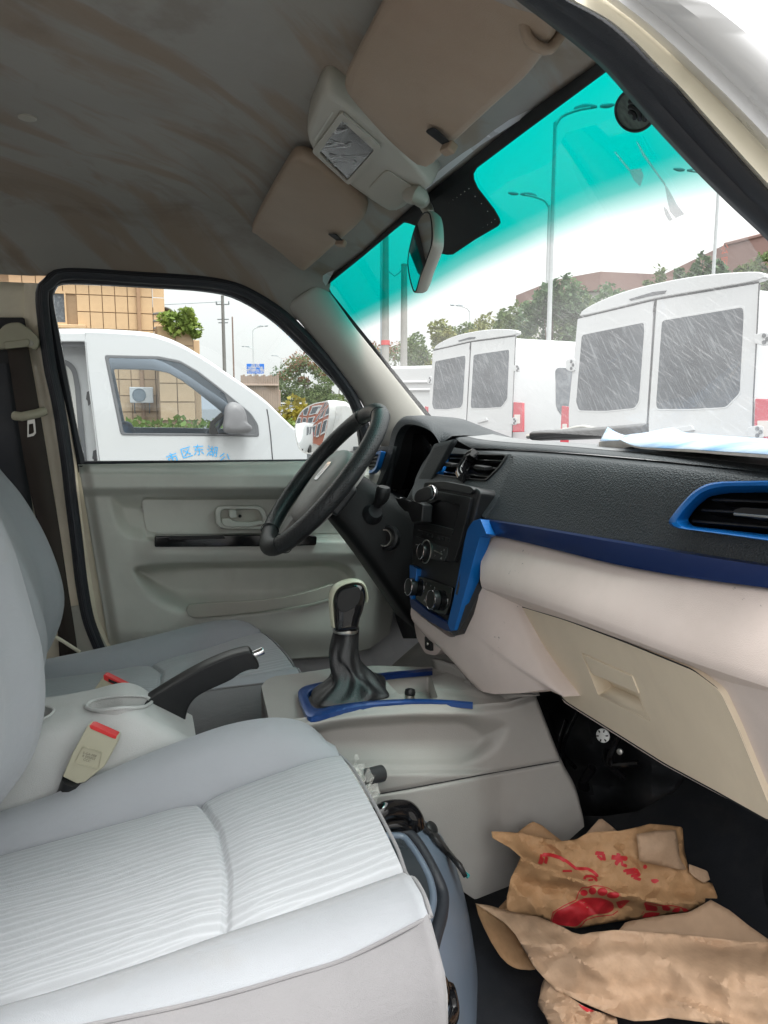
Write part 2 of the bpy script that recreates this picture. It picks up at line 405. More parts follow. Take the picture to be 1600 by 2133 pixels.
m_fab = mat_fabric('seat fabric', FAB, None); m_fabshade = mat_fabric('shaded seat fabric', (.235, .23, .235), None)  # second one: same seat fabric, darkened so the side's shade sits in its colour
m_rib = mat_fabric('ribbed seat fabric', (.46, .475, .495), (1, 1, 0))

# ================================================================ van shell (our own vehicle)
V = Vector
van = thing('minivan_body', 'cream painted minivan shell around the cabin with stained grey headliner', 'minivan', (0, 0, .3))
# --- seal paths on the driver's side
SE_OUT = [(78, 700), (78, 617), (95, 585), (142, 562), (285, 570), (427, 579), (499, 593), (560, 626), (608, 662), (674, 736), (741, 826), (775, 905), (790, 1000)]
SE_MID = [(98, 700), (97, 622), (110, 593), (142, 577), (300, 586), (425, 594), (496, 608), (565, 648), (622, 698), (690, 772), (728, 830), (752, 905), (765, 1000)]
WIN = [(178, 965), (160, 890), (143, 800), (124, 700), (110, 622), (118, 599), (142, 590), (313, 598), (427, 606), (494, 622), (570, 669), (641, 736), (712, 812), (738, 858), (748, 905), (754, 962)]
YD = .68
# headliner edge heights over the driver's door
EDGE = sorted([(U(a, b, y=.665).x, U(a, b, y=.665).z) for a, b in [(95, 575), (142, 566), (285, 574), (427, 583), (499, 597), (560, 630), (610, 666)]])
EDGE = [(-3, EDGE[0][1])] + EDGE
WT = [U(670, 590, x=.433), U(760, 522, x=.455), U(867, 424, x=.468), U(985, 330, x=.462), U(1100, 236, x=.445), U(1245, 133, x=.405), U(1290, 98, x=.39)]
WT[0].z += .0
def wfront(y):
    tab = sorted([(p.y, p.x, p.z) for p in WT]); return interp([(a, b) for a, b, c in tab], y), interp([(a, c) for a, b, c in tab], y)
def ceil_z(x, y, ya=.672):
    ze = interp(EDGE, x); xf, zf = wfront(y)
    zc = lerp(1.775, zf, sstep(.16, 1.0, (x - .05) / max(xf - .05, .1)) ) if x > .05 else 1.775
    zc = lerp(1.775, zf + .0, sstep(.10, xf, x))
    w = min(abs(y) / ya, 1)
    ze = lerp(ze, zf, sstep(.12, xf - .03, x) * (1 - sstep(.60, .668, abs(y))))
    zz = lerp(zc, min(ze, zc), w ** 5 * .75 + .25 * sstep(.72, 1, w))
    return zz
rows = []
ys = [-.672, -.66, -.64, -.61, -.57, -.52, -.46, -.38, -.3, -.2, -.1, 0, .1, .2, .3, .38, .46, .52, .57, .61, .64, .66, .672]
for i in range(60):
    t = i / 59; r = []
    for y in ys:
        xf, zf = wfront(y); xf = min(xf, .433 if y > .55 else 9)
        x = lerp(-2.5, xf, 1 - (1 - t) ** 1.9); r.append(Vector((x, y, ceil_z(x, y))))
    rows.append(r)
rows.append([p + V((.008, 0, .001)) for p in rows[-1]])
loft('headliner', rows, m_head, van, face=(0, 0, 1), sharp=180, sub=1)
# roof skin
rows = []
for i in range(16):
    x = lerp(-2.6, .46, i / 15); rows.append([Vector((x - .03 * abs(y), y, (1.86 if x < .2 else lerp(1.86, 1.70, sstep(.2, .5, x))) - .12 * abs(y / .76) ** 4)) for y in [-.715, -.68, -.5, -.2, 0, .2, .5, .7, .76]])
loft('roof_panel', rows, m_white, van, face=(0, 0, 3), solid=.02)
# floor, toe board, firewall
fl = loft('floor_mat', [[Vector((x, y, z)) for y in (-.70, -.4, -.12, .2, .5, .70)] for x, z in ((-2.6, .50), (-.2, .50), (.50, .50), (.80, .50), (.90, .52), (.99, .62), (1.05, .85), (1.07, 1.14))], m_carpet, van, face=(0, 0, 2), sharp=60, solid=.02)
# sides: lower body, rails and pillars (outer skin white, kept outside the cabin trim)
def plate(name, pts, th, mat, par, **k): return prism(name, pts, th, mat, par, **k)
plate('side_panel', [V((-2.6, .735, .28)), V((-.23, .735, .28)), V((-.23, .735, 1.24)), V((-2.6, .735, 1.24))], (0, .03, 0), m_white, van, bevel=.004)
plate('side_panel', [V((.98, .735, .35)), V((1.25, .735, .35)), V((1.25, .735, 1.05)), V((.98, .735, 1.22))], (0, .03, 0), m_white, van, bevel=.004)
plate('roof_rail', [V((-2.6, .70, 1.68)), V((.2, .70, 1.68)), V((.2, .70, 1.76)), V((-2.6, .70, 1.76))], (0, .04, 0), m_white, van, bevel=.004)
plate('rear_pillar', [V((-2.6, .70, 1.2)), V((-2.3, .70, 1.2)), V((-2.3, .70, 1.66)), V((-2.6, .70, 1.66))], (0, .04, 0), m_white, van, bevel=.004)
plate('rear_pillar', [V((-1.35, .70, 1.2)), V((-1.2, .70, 1.2)), V((-1.2, .70, 1.66)), V((-1.35, .70, 1.66))], (0, .04, 0), m_white, van, bevel=.004)
plate('rear_wall', [V((-2.6, -.74, .3)), V((-2.6, .74, .3)), V((-2.6, .74, 1.2)), V((-2.6, -.74, 1.2))], (-.03, 0, 0), m_white, van, bevel=.004)
plate('side_panel', [V((-2.6, -.735, .28)), V((-.34, -.735, .28)), V((-.34, -.735, 1.22)), V((-2.6, -.735, 1.22))], (0, -.03, 0), m_white, van, bevel=.004)
plate('roof_rail', [V((-2.6, -.70, 1.63)), V((.18, -.70, 1.63)), V((.18, -.70, 1.76)), V((-2.6, -.70, 1.76))], (0, -.04, 0), m_white, van, bevel=.004)
plate('door_pillar', [V((-.46, -.68, 1.2)), V((-.36, -.68, 1.2)), V((-.36, -.68, 1.66)), V((-.46, -.68, 1.66))], (0, -.06, 0), m_cream, van, bevel=.01)
plate('door_sill', [V((-.34, -.66, .38)), V((.75, -.66, .38)), V((.75, -.66, .50)), V((-.34, -.66, .50))], (0, -.08, 0), m_cream, van, bevel=.01)
plate('bonnet', [V((.95, -.72, 1.235)), V((.95, .72, 1.235)), V((1.5, .66, 1.02)), V((1.5, -.66, 1.02))], (0, 0, -.03), m_white, van, bevel=.006)
plate('cowl_panel', [V((.70, -.66, 1.255)), V((.72, .66, 1.255)), V((.955, .70, 1.242)), V((.955, -.70, 1.242))], (0, 0, -.03), m_black, van, bevel=.004)
plate('side_panel', [V((.76, -.735, .35)), V((1.25, -.735, .35)), V((1.25, -.735, 1.05)), V((.76, -.735, 1.25))], (0, -.03, 0), m_white, van, bevel=.004)

# --- driver's side B pillar, cream paint
pil = [(-60, 560), (40, 588), (88, 600), (100, 760), (140, 965), (158, 1130), (185, 1290), (212, 1350), (180, 1420), (-60, 1420)]
def pil_y(px, py): return .705 - .03 * sstep(0, 45, px - lerp(10, 100, sstep(600, 1300, py))) + .02 * sstep(-10, -40, px - lerp(20, 60, sstep(600, 1300, py)))
relief('pillar_panel', [(-40, 585), (85, 590)], [(-40, 1420), (260, 1420)], 20, 40, lambda px, py: .705, m_cream, van, solid=.02)
rows = []
for i in range(24):
    py = lerp(590, 1360, i / 23); xs = interp([(590, 84), (680, 84), (760, 103), (845, 119), (964, 140), (1130, 160), (1290, 186), (1360, 222)], py)
    rows.append([U(xs - w, py, y=yy) for w, yy in ((34, .702), (26, .698), (20, .690), (14, .682), (6, .678), (-10, .69), (-18, .70))])
loft('pillar_flange', rows, m_cream, van, sharp=60)
tr = relief('pillar_lower_trim', [(110, 1268), (176, 1262)], [(140, 1400), (250, 1400)], 12, 16, lambda px, py: .685 - .02 * sstep(112, 150, px), m_trimgrey, van, solid=.01)
# dark gap left of the pillar (door opening of the load bay)
relief('rear_door_seal', [(-60, 655), (12, 668)], [(-60, 1100), (72, 1100)], 6, 12, lambda px, py: .69, m_rubber, van, solid=.02)

# --- driver's door seal (soft rubber tube round the opening)
sp = [U((a[0] + b[0]) / 2, (a[1] + b[1]) / 2, y=.668) for a, b in zip(SE_OUT, SE_MID)]
low = [U(a, b, y=.668) for a, b in [(218, 1372), (205, 1345), (184, 1290), (170, 1215), (160, 1130), (148, 1035), (140, 964), (122, 845), (103, 755)]]
tube('door_seal', spline(low + sp[1:], 140), .0135, m_rubber, van, n=12, up=(0, 1, 0))
tube('seal_bead', spline([p + V((0, -.012, 0)) for p in low + sp[1:]], 140), .0045, m_rubber, van, n=8, up=(0, 1, 0))

m_pillar = M('pillar trim plastic', (.44, .425, .385), .6, grain=.25, gs=1400)
# --- A pillar trim, driver's side
A_L = [(590, 640), (612, 662), (676, 738), (743, 828), (772, 880), (800, 960), (815, 1010)]
A_R = [(668, 584), (688, 604), (740, 678), (800, 752), (850, 815), (893, 868), (930, 915)]
n = 26; L = resample([(a, b, 0) for a, b in A_L], n); Rr = resample([(a, b, 0) for a, b in A_R], n); rows = []
for a, b in zip(L, Rr):
    r = []
    for k in range(9):
        t = k / 8; q = a.lerp(b, t); r.append(U(q.x, q.y, y=lerp(.668, .628, t) - .028 * math.sin(math.pi * t) ** .8))
    rows.append(r)
loft('pillar_trim', rows, m_pillar, van, sharp=180, sub=1, solid=.015)

# --- passenger door opening: seal, cream return and white outer pillar, top right of the frame
c0 = [(1040, -30), (1075, 0), (1135, 45), (1206, 100), (1263, 151), (1337, 236), (1425, 332), (1512, 420), (1600, 503), (1720, 630), (1830, 760)]
c1 = [(1100, -30), (1132, 0), (1190, 42), (1250, 87), (1300, 135), (1337, 175), (1400, 243), (1469, 319), (1600, 455), (1720, 585), (1850, 735)]
c2 = [(1150, -30), (1184, 0), (1235, 25), (1272, 48), (1318, 88), (1359, 131), (1410, 182), (1469, 249), (1600, 394), (1740, 545), (1880, 710)]
c3 = [(1230, -30), (1263, 0), (1322, 45), (1381, 96), (1435, 147), (1490, 200), (1545, 256), (1600, 315), (1700, 425), (1800, 540), (1920, 690)]
c4 = [(1440, -30), (1469, 0), (1500, 24), (1533, 50), (1566, 77), (1600, 105), (1660, 158), (1720, 215), (1800, 300), (1880, 390), (1990, 540)]
def rp(pts, n=40): return [(q.x, q.y) for q in spline([(a, b, 0) for a, b in pts], n)]
C0, C1, C2, C3, C4 = (rp(c) for c in (c0, c1, c2, c3, c4))
def midp(A, B, t): return [(lerp(a[0], b[0], t), lerp(a[1], b[1], t)) for a, b in zip(A, B)]
def rail(A, y): return [U(a, b, y=y) for a, b in A]
loft('passenger_door_seal', [rail(C0, -.655), rail(midp(C0, C1, .25), -.672), rail(midp(C0, C1, .7), -.682), rail(C1, -.685), rail(midp(C1, C2, .15), -.690), rail(midp(C1, C2, .5), -.698), rail(midp(C1, C2, .85), -.702), rail(C2, -.702)], m_rubber, van, sharp=50, solid=.012)
loft('pillar_return', [rail(C2, -.704), rail(midp(C2, C3, .15), -.713), rail(midp(C2, C3, .8), -.713), rail(C3, -.714)], m_cream, van, sharp=60, solid=.006)
loft('outer_pillar', [rail(C3, -.715), rail(midp(C3, C4, .12), -.728), rail(midp(C3, C4, .3), -.728), rail(midp(C3, C4, .42), -.738), rail(midp(C3, C4, .7), -.748), rail(C4, -.752), rail([(a + 60, b - 60) for a, b in C4], -.73), rail([(a + 40, b - 40) for a, b in C4], -.70)], m_white, van, sharp=50, solid=.004)

# --- windscreen
WTg = [U(683, 594, x=.440), U(760, 532, x=.462), U(838, 467, x=.474), U(991, 353, x=.472), U(1100, 271, x=.455), U(1263, 151, x=.412), U(1330, 102, x=.390)]
top = resample(WT, 31); topg = resample(WTg, 31)
bot = [V((lerp(.70, .67, (1 - s) / 2) + .07 * (1 - s * s), .635 * s, 1.300)) for s in [lerp(1, -1, k / 30) for k in range(31)]]
rows = []
for i in range(25):
    v = i / 24; rows.append([a.lerp(b, v) + V((.02, 0, .02)) * math.sin(math.pi * v) * (1 - abs(k / 15 - 1) ** 2) for k, (a, b) in enumerate(zip(top, bot))])
WSROWS = rows
def mat_windscreen():
    m = bpy.data.materials.new('windscreen glass with green shade band'); m.use_nodes = True; t = m.node_tree; t.nodes.clear()
    o = nd(t, 'ShaderNodeOutputMaterial'); tc = nd(t, 'ShaderNodeTexCoord'); sp = nd(t, 'ShaderNodeSeparateXYZ'); t.links.new(tc.outputs['UV'], sp.inputs[0])
    band = ramp(t, sp.outputs['Y'], [(.225, (0.0, .39, .345)), (.265, (.10, .46, .42)), (.305, (.50, .72, .70)), (.335, (.88, .91, .905))])
    tr = nd(t, 'ShaderNodeBsdfTransparent'); t.links.new(band, tr.inputs[0])
    gl = nd(t, 'ShaderNodeBsdfGlossy'); gl.inputs['Roughness'].default_value = .02; gl.inputs[0].default_value = (.5, .5, .5, 1)
    fr = nd(t, 'ShaderNodeFresnel', IOR=1.25); mx = nd(t, 'ShaderNodeMixShader'); t.links.new(fr.outputs[0], mx.inputs[0]); t.links.new(tr.outputs[0], mx.inputs[1]); t.links.new(gl.outputs[0], mx.inputs[2])
    # dust film with slanting wiped streaks
    df = nd(t, 'ShaderNodeBsdfTranslucent'); df.inputs[0].default_value = (.8, .8, .8, 1)
    s1 = noise_(t, texrs(t, (0, 0, R(-62)), (16, 210, 1), 'UV'), 1, 4, .6); s2 = noise_(t, texrs(t, (0, 0, R(-62)), (130, 330, 1), 'UV'), 1, 3, .7); s3 = noise_(t, texco(t, (3, 3, 1), out='UV'), 1, 4)
    a = ramp(t, s1, [(.54, 0), (.74, .17)]); b2 = ramp(t, s2, [(.62, 0), (.74, .22)]); c = ramp(t, s3, [(.3, .08), (.7, .16)])
    ad = nd(t, 'ShaderNodeMath', operation='ADD'); t.links.new(a, ad.inputs[0]); t.links.new(b2, ad.inputs[1])
    ml = nd(t, 'ShaderNodeMath', operation='MULTIPLY'); t.links.new(ad.outputs[0], ml.inputs[0]); lo = ramp(t, sp.outputs['Y'], [(.30, .0), (.6, .75)]); t.links.new(lo, ml.inputs[1])
    ad2 = nd(t, 'ShaderNodeMath', operation='ADD'); t.links.new(ml.outputs[0], ad2.inputs[0]); ml2 = nd(t, 'ShaderNodeMath', operation='MULTIPLY'); t.links.new(c, ml2.inputs[0]); t.links.new(lo, ml2.inputs[1]); t.links.new(ml2.outputs[0], ad2.inputs[1])
    m2 = nd(t, 'ShaderNodeMixShader'); t.links.new(ad2.outputs[0], m2.inputs[0]); t.links.new(mx.outputs[0], m2.inputs[1]); t.links.new(df.outputs[0], m2.inputs[2])
    t.links.new(m2.outputs[0], o.inputs[0]); return m
ws = loft('windscreen', rows, mat_windscreen(), van, uv=True, sharp=180)
def ws_plane(px, py, off=.004):
    """point where the sight line meets the windscreen, moved inwards a little"""
    d = ray(px, py); best = None
    for i in range(24):
        for k in range(30):
            a, b, c, e = WSROWS[i][k], WSROWS[i][k + 1], WSROWS[i + 1][k + 1], WSROWS[i + 1][k]
            for tri in ((a, b, c), (a, c, e)):
                nrm = (tri[1] - tri[0]).cross(tri[2] - tri[0]); den = d.dot(nrm)
                if abs(den) < 1e-12: continue
                t = (tri[0] - CAM).dot(nrm) / den; q = CAM + d * t
                ok = all((tri[(j + 1) % 3] - tri[j]).cross(q - tri[j]).dot(nrm) >= -1e-9 for j in range(3))
                if ok and t > 0: return q - d * off
    return CAM + d * ((V((.5, 0, 1.58)) - CAM).dot(V((1, 0, .9))) / d.dot(V((1, 0, .9)))) - d * off
# black ceramic band along the top and down the driver's side
loft('frit_band', [[p + V((.06, 0, .05)) for p in top], [p + V((-.006, 0, -.004)) for p in top], [p + V((-.006, 0, -.004)) for p in topg]], m_dark, ws, sharp=180)
side = [(663, 590), (683, 594), (690, 609), (742, 674), (802, 748), (852, 811), (905, 874), (930, 905)]
sideo = [(630, 570), (640, 600), (655, 625), (712, 698), (774, 774), (823, 834), (868, 890), (890, 925)]
loft('frit_side', [[U(a, b, y=.634) for a, b in side], [U(a, b, y=.645) for a, b in sideo]], m_dark, ws, sharp=180)
pp = [(832, 462), (850, 465), (867, 471), (880, 485), (890, 500), (905, 522), (922, 529), (932, 531), (944, 530), (990, 499), (1038, 471), (1043, 464), (1041, 455), (1030, 436), (1010, 410), (996, 392), (988, 374), (987, 362), (994, 350), (960, 372), (905, 412), (860, 445)]
prism('frit_patch', [ws_plane(a, b, .006) for a, b in pp], (0, -.0, .0008), m_dark, ws)
dots = [ws_plane(a, b, .008) for a, b in [(929, 427), (936, 422), (944, 416), (952, 411), (960, 405), (968, 399), (977, 393), (990, 409), (1003, 424), (1016, 440), (942, 441), (954, 456), (966, 470), (978, 484), (990, 481), (998, 477), (1007, 473), (1016, 468), (1024, 463), (1031, 457)]]
for i, q in enumerate(dots):
    link('frit_dot', lathe_me('frit_dot', [(.0007, 0), (.0007, .0003)], q, (CAM - q), 6), m_panel, ws)
# ================================================================ driver's door
door = thing('driver_door', 'closed grey driver door with black trim strip and pocket, beyond the steering wheel', 'car door', (.2, .70, .7))
D_TOP = [(163, 967), (300, 965), (450, 963), (640, 961), (800, 960), (880, 960)]
D_BOT = [(232, 1372), (400, 1378), (600, 1374), (700, 1368), (770, 1352), (812, 1320)]
REC = rpoly([(222, 1026), (300, 1034), (420, 1032), (600, 1030), (800, 1026), (830, 1132), (640, 1130), (320, 1130), (262, 1124), (238, 1100)], 22)
POC = rpoly([(268, 1180), (330, 1172), (440, 1170), (600, 1168), (700, 1166), (745, 1190), (735, 1240), (640, 1268), (520, 1284), (420, 1292), (370, 1290), (320, 1262), (292, 1226)], 26)
def door_y(px, py):
    d = .022
    d += .040 * sstep(1036, 1014, py) * sstep(965, 990, py)                     # rail under the glass
    s = sdf(px, py, REC) if 200 < px and 1000 < py < 1150 else -99
    if s > -1: d -= .046 * sstep(0, 30 if px < 300 else 12, s) * sstep(1134, 1122, py) * (1 - .45 * sstep(1050, 1120, py))
    d += .016 * sstep(1104, 1128, py) * sstep(1180, 1150, py) * sstep(270, 330, px) # arm ledge
    s = sdf(px, py, POC) if 255 < px < 760 and 1150 < py < 1310 else -99
    if s > 0: d -= .080 * sstep(0, lerp(9, 50, sstep(1172, 1240, py) * sstep(480, 330, px) + .15), s) * sstep(1300, 1226, py)
    d -= .02 * sstep(1310, 1376, py)
    d -= .02 * sstep(190, 166, px - .17 * (py - 965))
    d -= .03 * sstep(770, 815, px - .1 * (1340 - py))
    return .690 - d
relief('door_panel', D_TOP, D_BOT, 170, 150, door_y, m_panel, door, sharp=180, solid=.012)
# top edge of the rail, glass sill and dark belt line
tube('belt_seal', [U(a, b, y=.682) for a, b in [(176, 964), (300, 963), (450, 962), (640, 960), (770, 959)]], .0042, m_rubber, door, n=8)
relief('door_top', [(163, 963), (880, 957)], [(163, 970), (880, 964)], 10, 4, lambda px, py: lerp(.70, .668, sstep(963, 970, py)), m_panel, door)
# window frame: flat black channel between seal and glass
wi = [U(a, b, y=.684) for a, b in WIN]; wo_ = [U(a, b, y=.684) for a, b in [(163, 985), (147, 890), (126, 800), (106, 700), (98, 622), (108, 594), (140, 579), (313, 589), (426, 597), (498, 612), (575, 660), (652, 727), (728, 806), (758, 855), (772, 905), (780, 985)]]
n = 110; a = spline(wi, n); b = spline(wo_, n)
frame_rows = [[p for p in b], [p.lerp(q, .5) + V((0, -.006, 0)) for p, q in zip(b, a)], [p + V((0, -.003, 0)) for p in a], [p + V((0, .02, 0)) for p in a]]
loft('window_frame', frame_rows, m_rubber, door, sharp=50)
outl = spline(wi, 60) 
g = prism('window_glass', [p + V((0, .016, 0)) for p in outl], (0, .004, 0), m_glass, door, smooth=False)
# outer skin of the door
prism('outer_skin', [V((-.22, .765, .32)), V((.9, .765, .32)), V((.9, .765, 1.15)), V((.62, .765, 1.165)), V((-.22, .765, 1.165))], (0, .03, 0), m_white, door, bevel=.004)
# inset panel behind the handle
INS = rpoly([(293, 1040), (420, 1041), (640, 1040), (760, 1038), (790, 1110), (640, 1111), (330, 1112), (306, 1106), (300, 1080)], 14)
prism('inset_panel', [U(a, b, y=door_y(a, b) - .0035) for a, b in INS], (0, .003, 0), m_panel, door, bevel=.001, sharp=30)
# handle: bezel, cup and lever
hb = rpoly([(446, 1054), (545, 1054), (556, 1072), (560, 1104), (520, 1103), (462, 1102), (450, 1092)], 18)
hi = rpoly([(459, 1061), (537, 1061), (546, 1075), (549, 1095), (515, 1096), (470, 1095), (460, 1087)], 13)
hy = .676
frame_ring('handle_bezel', [U(a, b, y=hy - .006) for a, b in hb], [U(a, b, y=hy - .006) for a, b in hi], (0, .014, 0), m_panel, door, bevel=.003, bseg=3)
cup = prism('handle_cup', [U(a, b, y=hy + .0075) for a, b in hi], (0, .003, 0), m_trimgrey, door)
lev = [(462, 1080), (480, 1079), (486, 1086), (520, 1089), (547, 1084), (549, 1092), (520, 1098), (470, 1097), (463, 1092)]
lever = prism('handle_lever', [U(a, b, y=hy - .010) for a, b in rpoly(lev, 5)], (0, .010, 0), m_panel, door, bevel=.002)
prism('lever_tab', [U(a, b, y=hy - .013) for a, b in rpoly([(477, 1062), (492, 1062), (494, 1078), (483, 1080), (477, 1076)], 4)], (0, .012, 0), m_panel, door, bevel=.002)
lathe('screw_cap', [(.004, 0), (.004, .002)], U(500, 1075, y=hy + .007), m_dark, door, ax=(0, -1, 0), n=12)
# gloss black switch strip
st = rpoly([(322, 1117), (640, 1113), (661, 1118), (659, 1136), (600, 1138), (322, 1140)], 4)
prism('trim_strip', [U(a, b, y=.640) for a, b in st], (0, .03, 0), m_piano, door, bevel=.003, bseg=3)
prism('trim_insert', [U(a, b, y=.6375) for a, b in rpoly([(350, 1118), (466, 1115), (470, 1122), (352, 1125)], 2)], (0, .004, 0), m_smooth, door, bevel=.001)
# pocket face
pf = spline([U(a, b, y=.652) for a, b in [(388, 1270), (396, 1260), (440, 1256), (520, 1252), (600, 1243), (660, 1228), (692, 1218), (704, 1224), (700, 1238), (660, 1254), (600, 1266), (520, 1277), (440, 1285), (398, 1286)]], 60, True)
prism('pocket_face', pf, (0, .012, 0), m_trimgrey, door, bevel=.002)
# outside mirror, turned back towards the driver
MC_ = U(655, 890, y=.97); MN = V((-.83, -.55, .04)).normalized()
def mp_(a, b, o=0): return UP(a, b, MC_ + MN * o, MN)
MIRP = [(618, 886), (630, 858), (652, 842), (676, 836), (690, 838), (689, 880), (672, 936), (655, 946), (636, 944), (624, 930), (618, 905)]
ring = spline([mp_(a, b) for a, b in MIRP], 44, True); cc = sum(ring, V()) / 44; rows = []
for k, (dx, s_) in enumerate([(.0, .90), (.008, .94), (.008, .985), (0, 1.0), (-.02, 1.03), (-.06, 1.0), (-.09, .86), (-.105, .6), (-.11, .2)]):
    rows.append([cc + (p - cc) * s_ + MN * dx + V((.0, -.25 * (-dx if dx < -.01 else 0), 0)) for p in ring])
mc = loft('side_mirror', rows, m_white, door, closed_u=True, cap=True, sharp=60)
gl = [cc + (p - cc) * .945 + MN * .0075 for p in ring]
# slightly domed, as such mirrors are, so that it takes in a wide field
gr_rows = [[cc + (p - cc) * .945 * s_ + MN * (.0075 + .0022 * (1 - s_ * s_)) for p in ring] for s_ in (1, .85, .7, .55, .4, .25, .12, .02)]
loft('mirror_glass', gr_rows, m_mirror, mc, closed_u=True, sharp=180)
bk = [(688, 838), (716, 849), (748, 866), (764, 900), (764, 944), (705, 952), (672, 938), (684, 885)]
prism('mirror_shell', [U(a, b, y=.95) for a, b in rpoly(bk, 10)], (.02, -.06, 0), m_white, mc, bevel=.018, bseg=4)
prism('mirror_foot', [U(a, b, y=.86) for a, b in rpoly([(705, 946), (770, 930), (770, 962), (715, 962)], 6)], (0, -.10, 0), m_smooth, mc, bevel=.006)
# ================================================================ dashboard
dash = thing('dashboard', 'black and beige dashboard with blue trim, vents and a closed glove box', 'dashboard', (.65, 0, .9))
def curve(px, x0, x1, n=60, smooth=True):
    q = spline([(a, b, 0) for a, b in px], n) if smooth else resample([(a, b, 0) for a, b in px], n)
    lo, hi = px[0][0], px[-1][0]
    return [U(p.x, p.y, x=lerp(x0, x1, (p.x - lo) / (hi - lo))) for p in q]
EXT = (1790, 1012)
lipT = curve([(942, 907), (985, 917), (1050, 924), (1150, 931), (1243, 940), (1400, 954), (1600, 977), (1700, 989)], .635, .60)
lipB = curve([(980, 933), (1050, 935), (1150, 940), (1251, 947.5), (1400, 962), (1600, 985), (1700, 998)], .618, .588)
padT = curve([(983, 941), (1050, 942), (1150, 948), (1251, 957), (1400, 972), (1600, 995), (1700, 1008)], .612, .580)
padB = curve([(997, 1077), (1100, 1094), (1290, 1127), (1450, 1152), (1600, 1176), (1700, 1192)], .535, .572)
# top pad: dusty upper sheet that runs out under the glass, and the dark rounded lip
back = [V((.86, y, 1.262)) for y in [lerp(lipT[0].y, lipT[-1].y, k / 59) for k in range(60)]]
m_top = M('dusty dash top', (.20, .205, .21), .42, grain=.5, gs=420, gd=.001, dirt=(.34, .34, .34), dirt_amt=.7, ds=6, spec=.7)
loft('dusty_top', [back, [V((.78, p.y, 1.280)) for p in lipT], [V((p.x + .09, p.y, p.z + .003)) for p in lipT], [V((p.x + .018, p.y, p.z + .0016)) for p in lipT]], m_top, dash, sharp=60)
rows = [[V((p.x + .020, p.y, p.z + .0012)) for p in lipT], lipT, [a.lerp(b, .5) + V((-.004, 0, 0)) for a, b in zip(lipT, lipB)], lipB, [p + V((.02, 0, -.002)) for p in lipB]]
loft('top_pad', rows, m_dash, dash, sharp=60)
# passenger pad
def bow(A, B, f, k): return [a.lerp(b, f) + V((-k, 0, k * .6)) for a, b in zip(A, B)]
PT = resample(padT, 200); PB = resample(padB, 200)
PADROWS = [[p + V((.012, 0, .004)) for p in PT]] + [bow(PT, PB, k / 36, .009 * math.sin(math.pi * min(1, (k / 36) ** .6)) if k else 0) for k in range(37)] + [[p + V((.02, 0, -.004)) for p in PB]]
VENT_I = rpoly([(922, 943), (985, 945), (1056, 947), (1040, 972), (1012, 1000), (960, 996), (905, 988), (912, 962)], 5)
SUR_O = rpoly([(900, 938), (935, 930), (985, 939), (1072, 947), (1074, 962), (1040, 1035), (1006, 1080), (990, 1018), (930, 1006), (880, 1006), (862, 1045), (858, 1030), (866, 995), (880, 965)], 4)
PV_O = rpoly([(1390, 1088), (1412, 1058), (1442, 1025), (1470, 1008), (1500, 1003), (1600, 1001), (1690, 1006), (1740, 1070), (1720, 1140), (1600, 1127), (1480, 1110), (1405, 1100)], 14)
PV_I = rpoly([(1432, 1084), (1450, 1058), (1478, 1034), (1520, 1027), (1600, 1026), (1670, 1032), (1700, 1070), (1690, 1122), (1600, 1113), (1500, 1102), (1444, 1096)], 10)
PV_C = [(lerp(a[0], 1560, .10), lerp(a[1], 1065, .12)) for a in PV_O]
SUR_C = [(lerp(a[0], 975, .04), lerp(a[1], 975, .05)) for a in SUR_O]
vs_, fs_l = grid(PADROWS); me = facing(mesh('passenger_pad', vs_, fs_l), CAM)
cut_me(me, lambda x, y: inpoly(x, y, PV_C) or inpoly(x, y, SUR_C))
link('passenger_pad', me, m_dash, dash, sharp=70)
# blue strip
blT = curve([(1000, 1080), (1100, 1096), (1290, 1128), (1450, 1154), (1600, 1178), (1700, 1194)], .529, .566)
blB = curve([(1014, 1112), (1100, 1131), (1290, 1177), (1450, 1205), (1600, 1225), (1700, 1241)], .524, .560)
rows = [[p + V((.02, 0, 0)) for p in blT], blT, bow(blT, blB, .12, .004), bow(blT, blB, .5, .003), bow(blT, blB, .9, .001), blB, [p + V((.02, 0, 0)) for p in blB]]
loft('blue_trim', rows, m_navy, dash, sharp=45)
# lower dash: beige, with the crease above the glove box
beT = curve([(1012, 1110), (1100, 1130), (1290, 1176), (1450, 1204), (1600, 1224), (1700, 1240)], .535, .567)
beC = curve([(1004, 1224), (1078, 1246), (1180, 1281), (1300, 1326), (1418, 1371), (1520, 1406), (1600, 1432), (1700, 1466)], .505, .520)
beG = curve([(1040, 1246), (1084, 1262), (1180, 1294), (1300, 1340), (1442, 1398), (1500, 1434), (1600, 1470), (1700, 1500)], .548, .552)
rows = [[p + V((.01, 0, .004)) for p in beT], beT, bow(beT, beC, .06, .002), bow(beT, beC, .3, .004), bow(beT, beC, .65, .005), bow(beT, beC, .88, .004), bow(beT, beC, .965, .002), beC, bow(beC, beG, .12, -.001), [a.lerp(b, .5) for a, b in zip(beC, beG)], beG]
loft('lower_panel', rows, m_beige, dash, sharp=38)
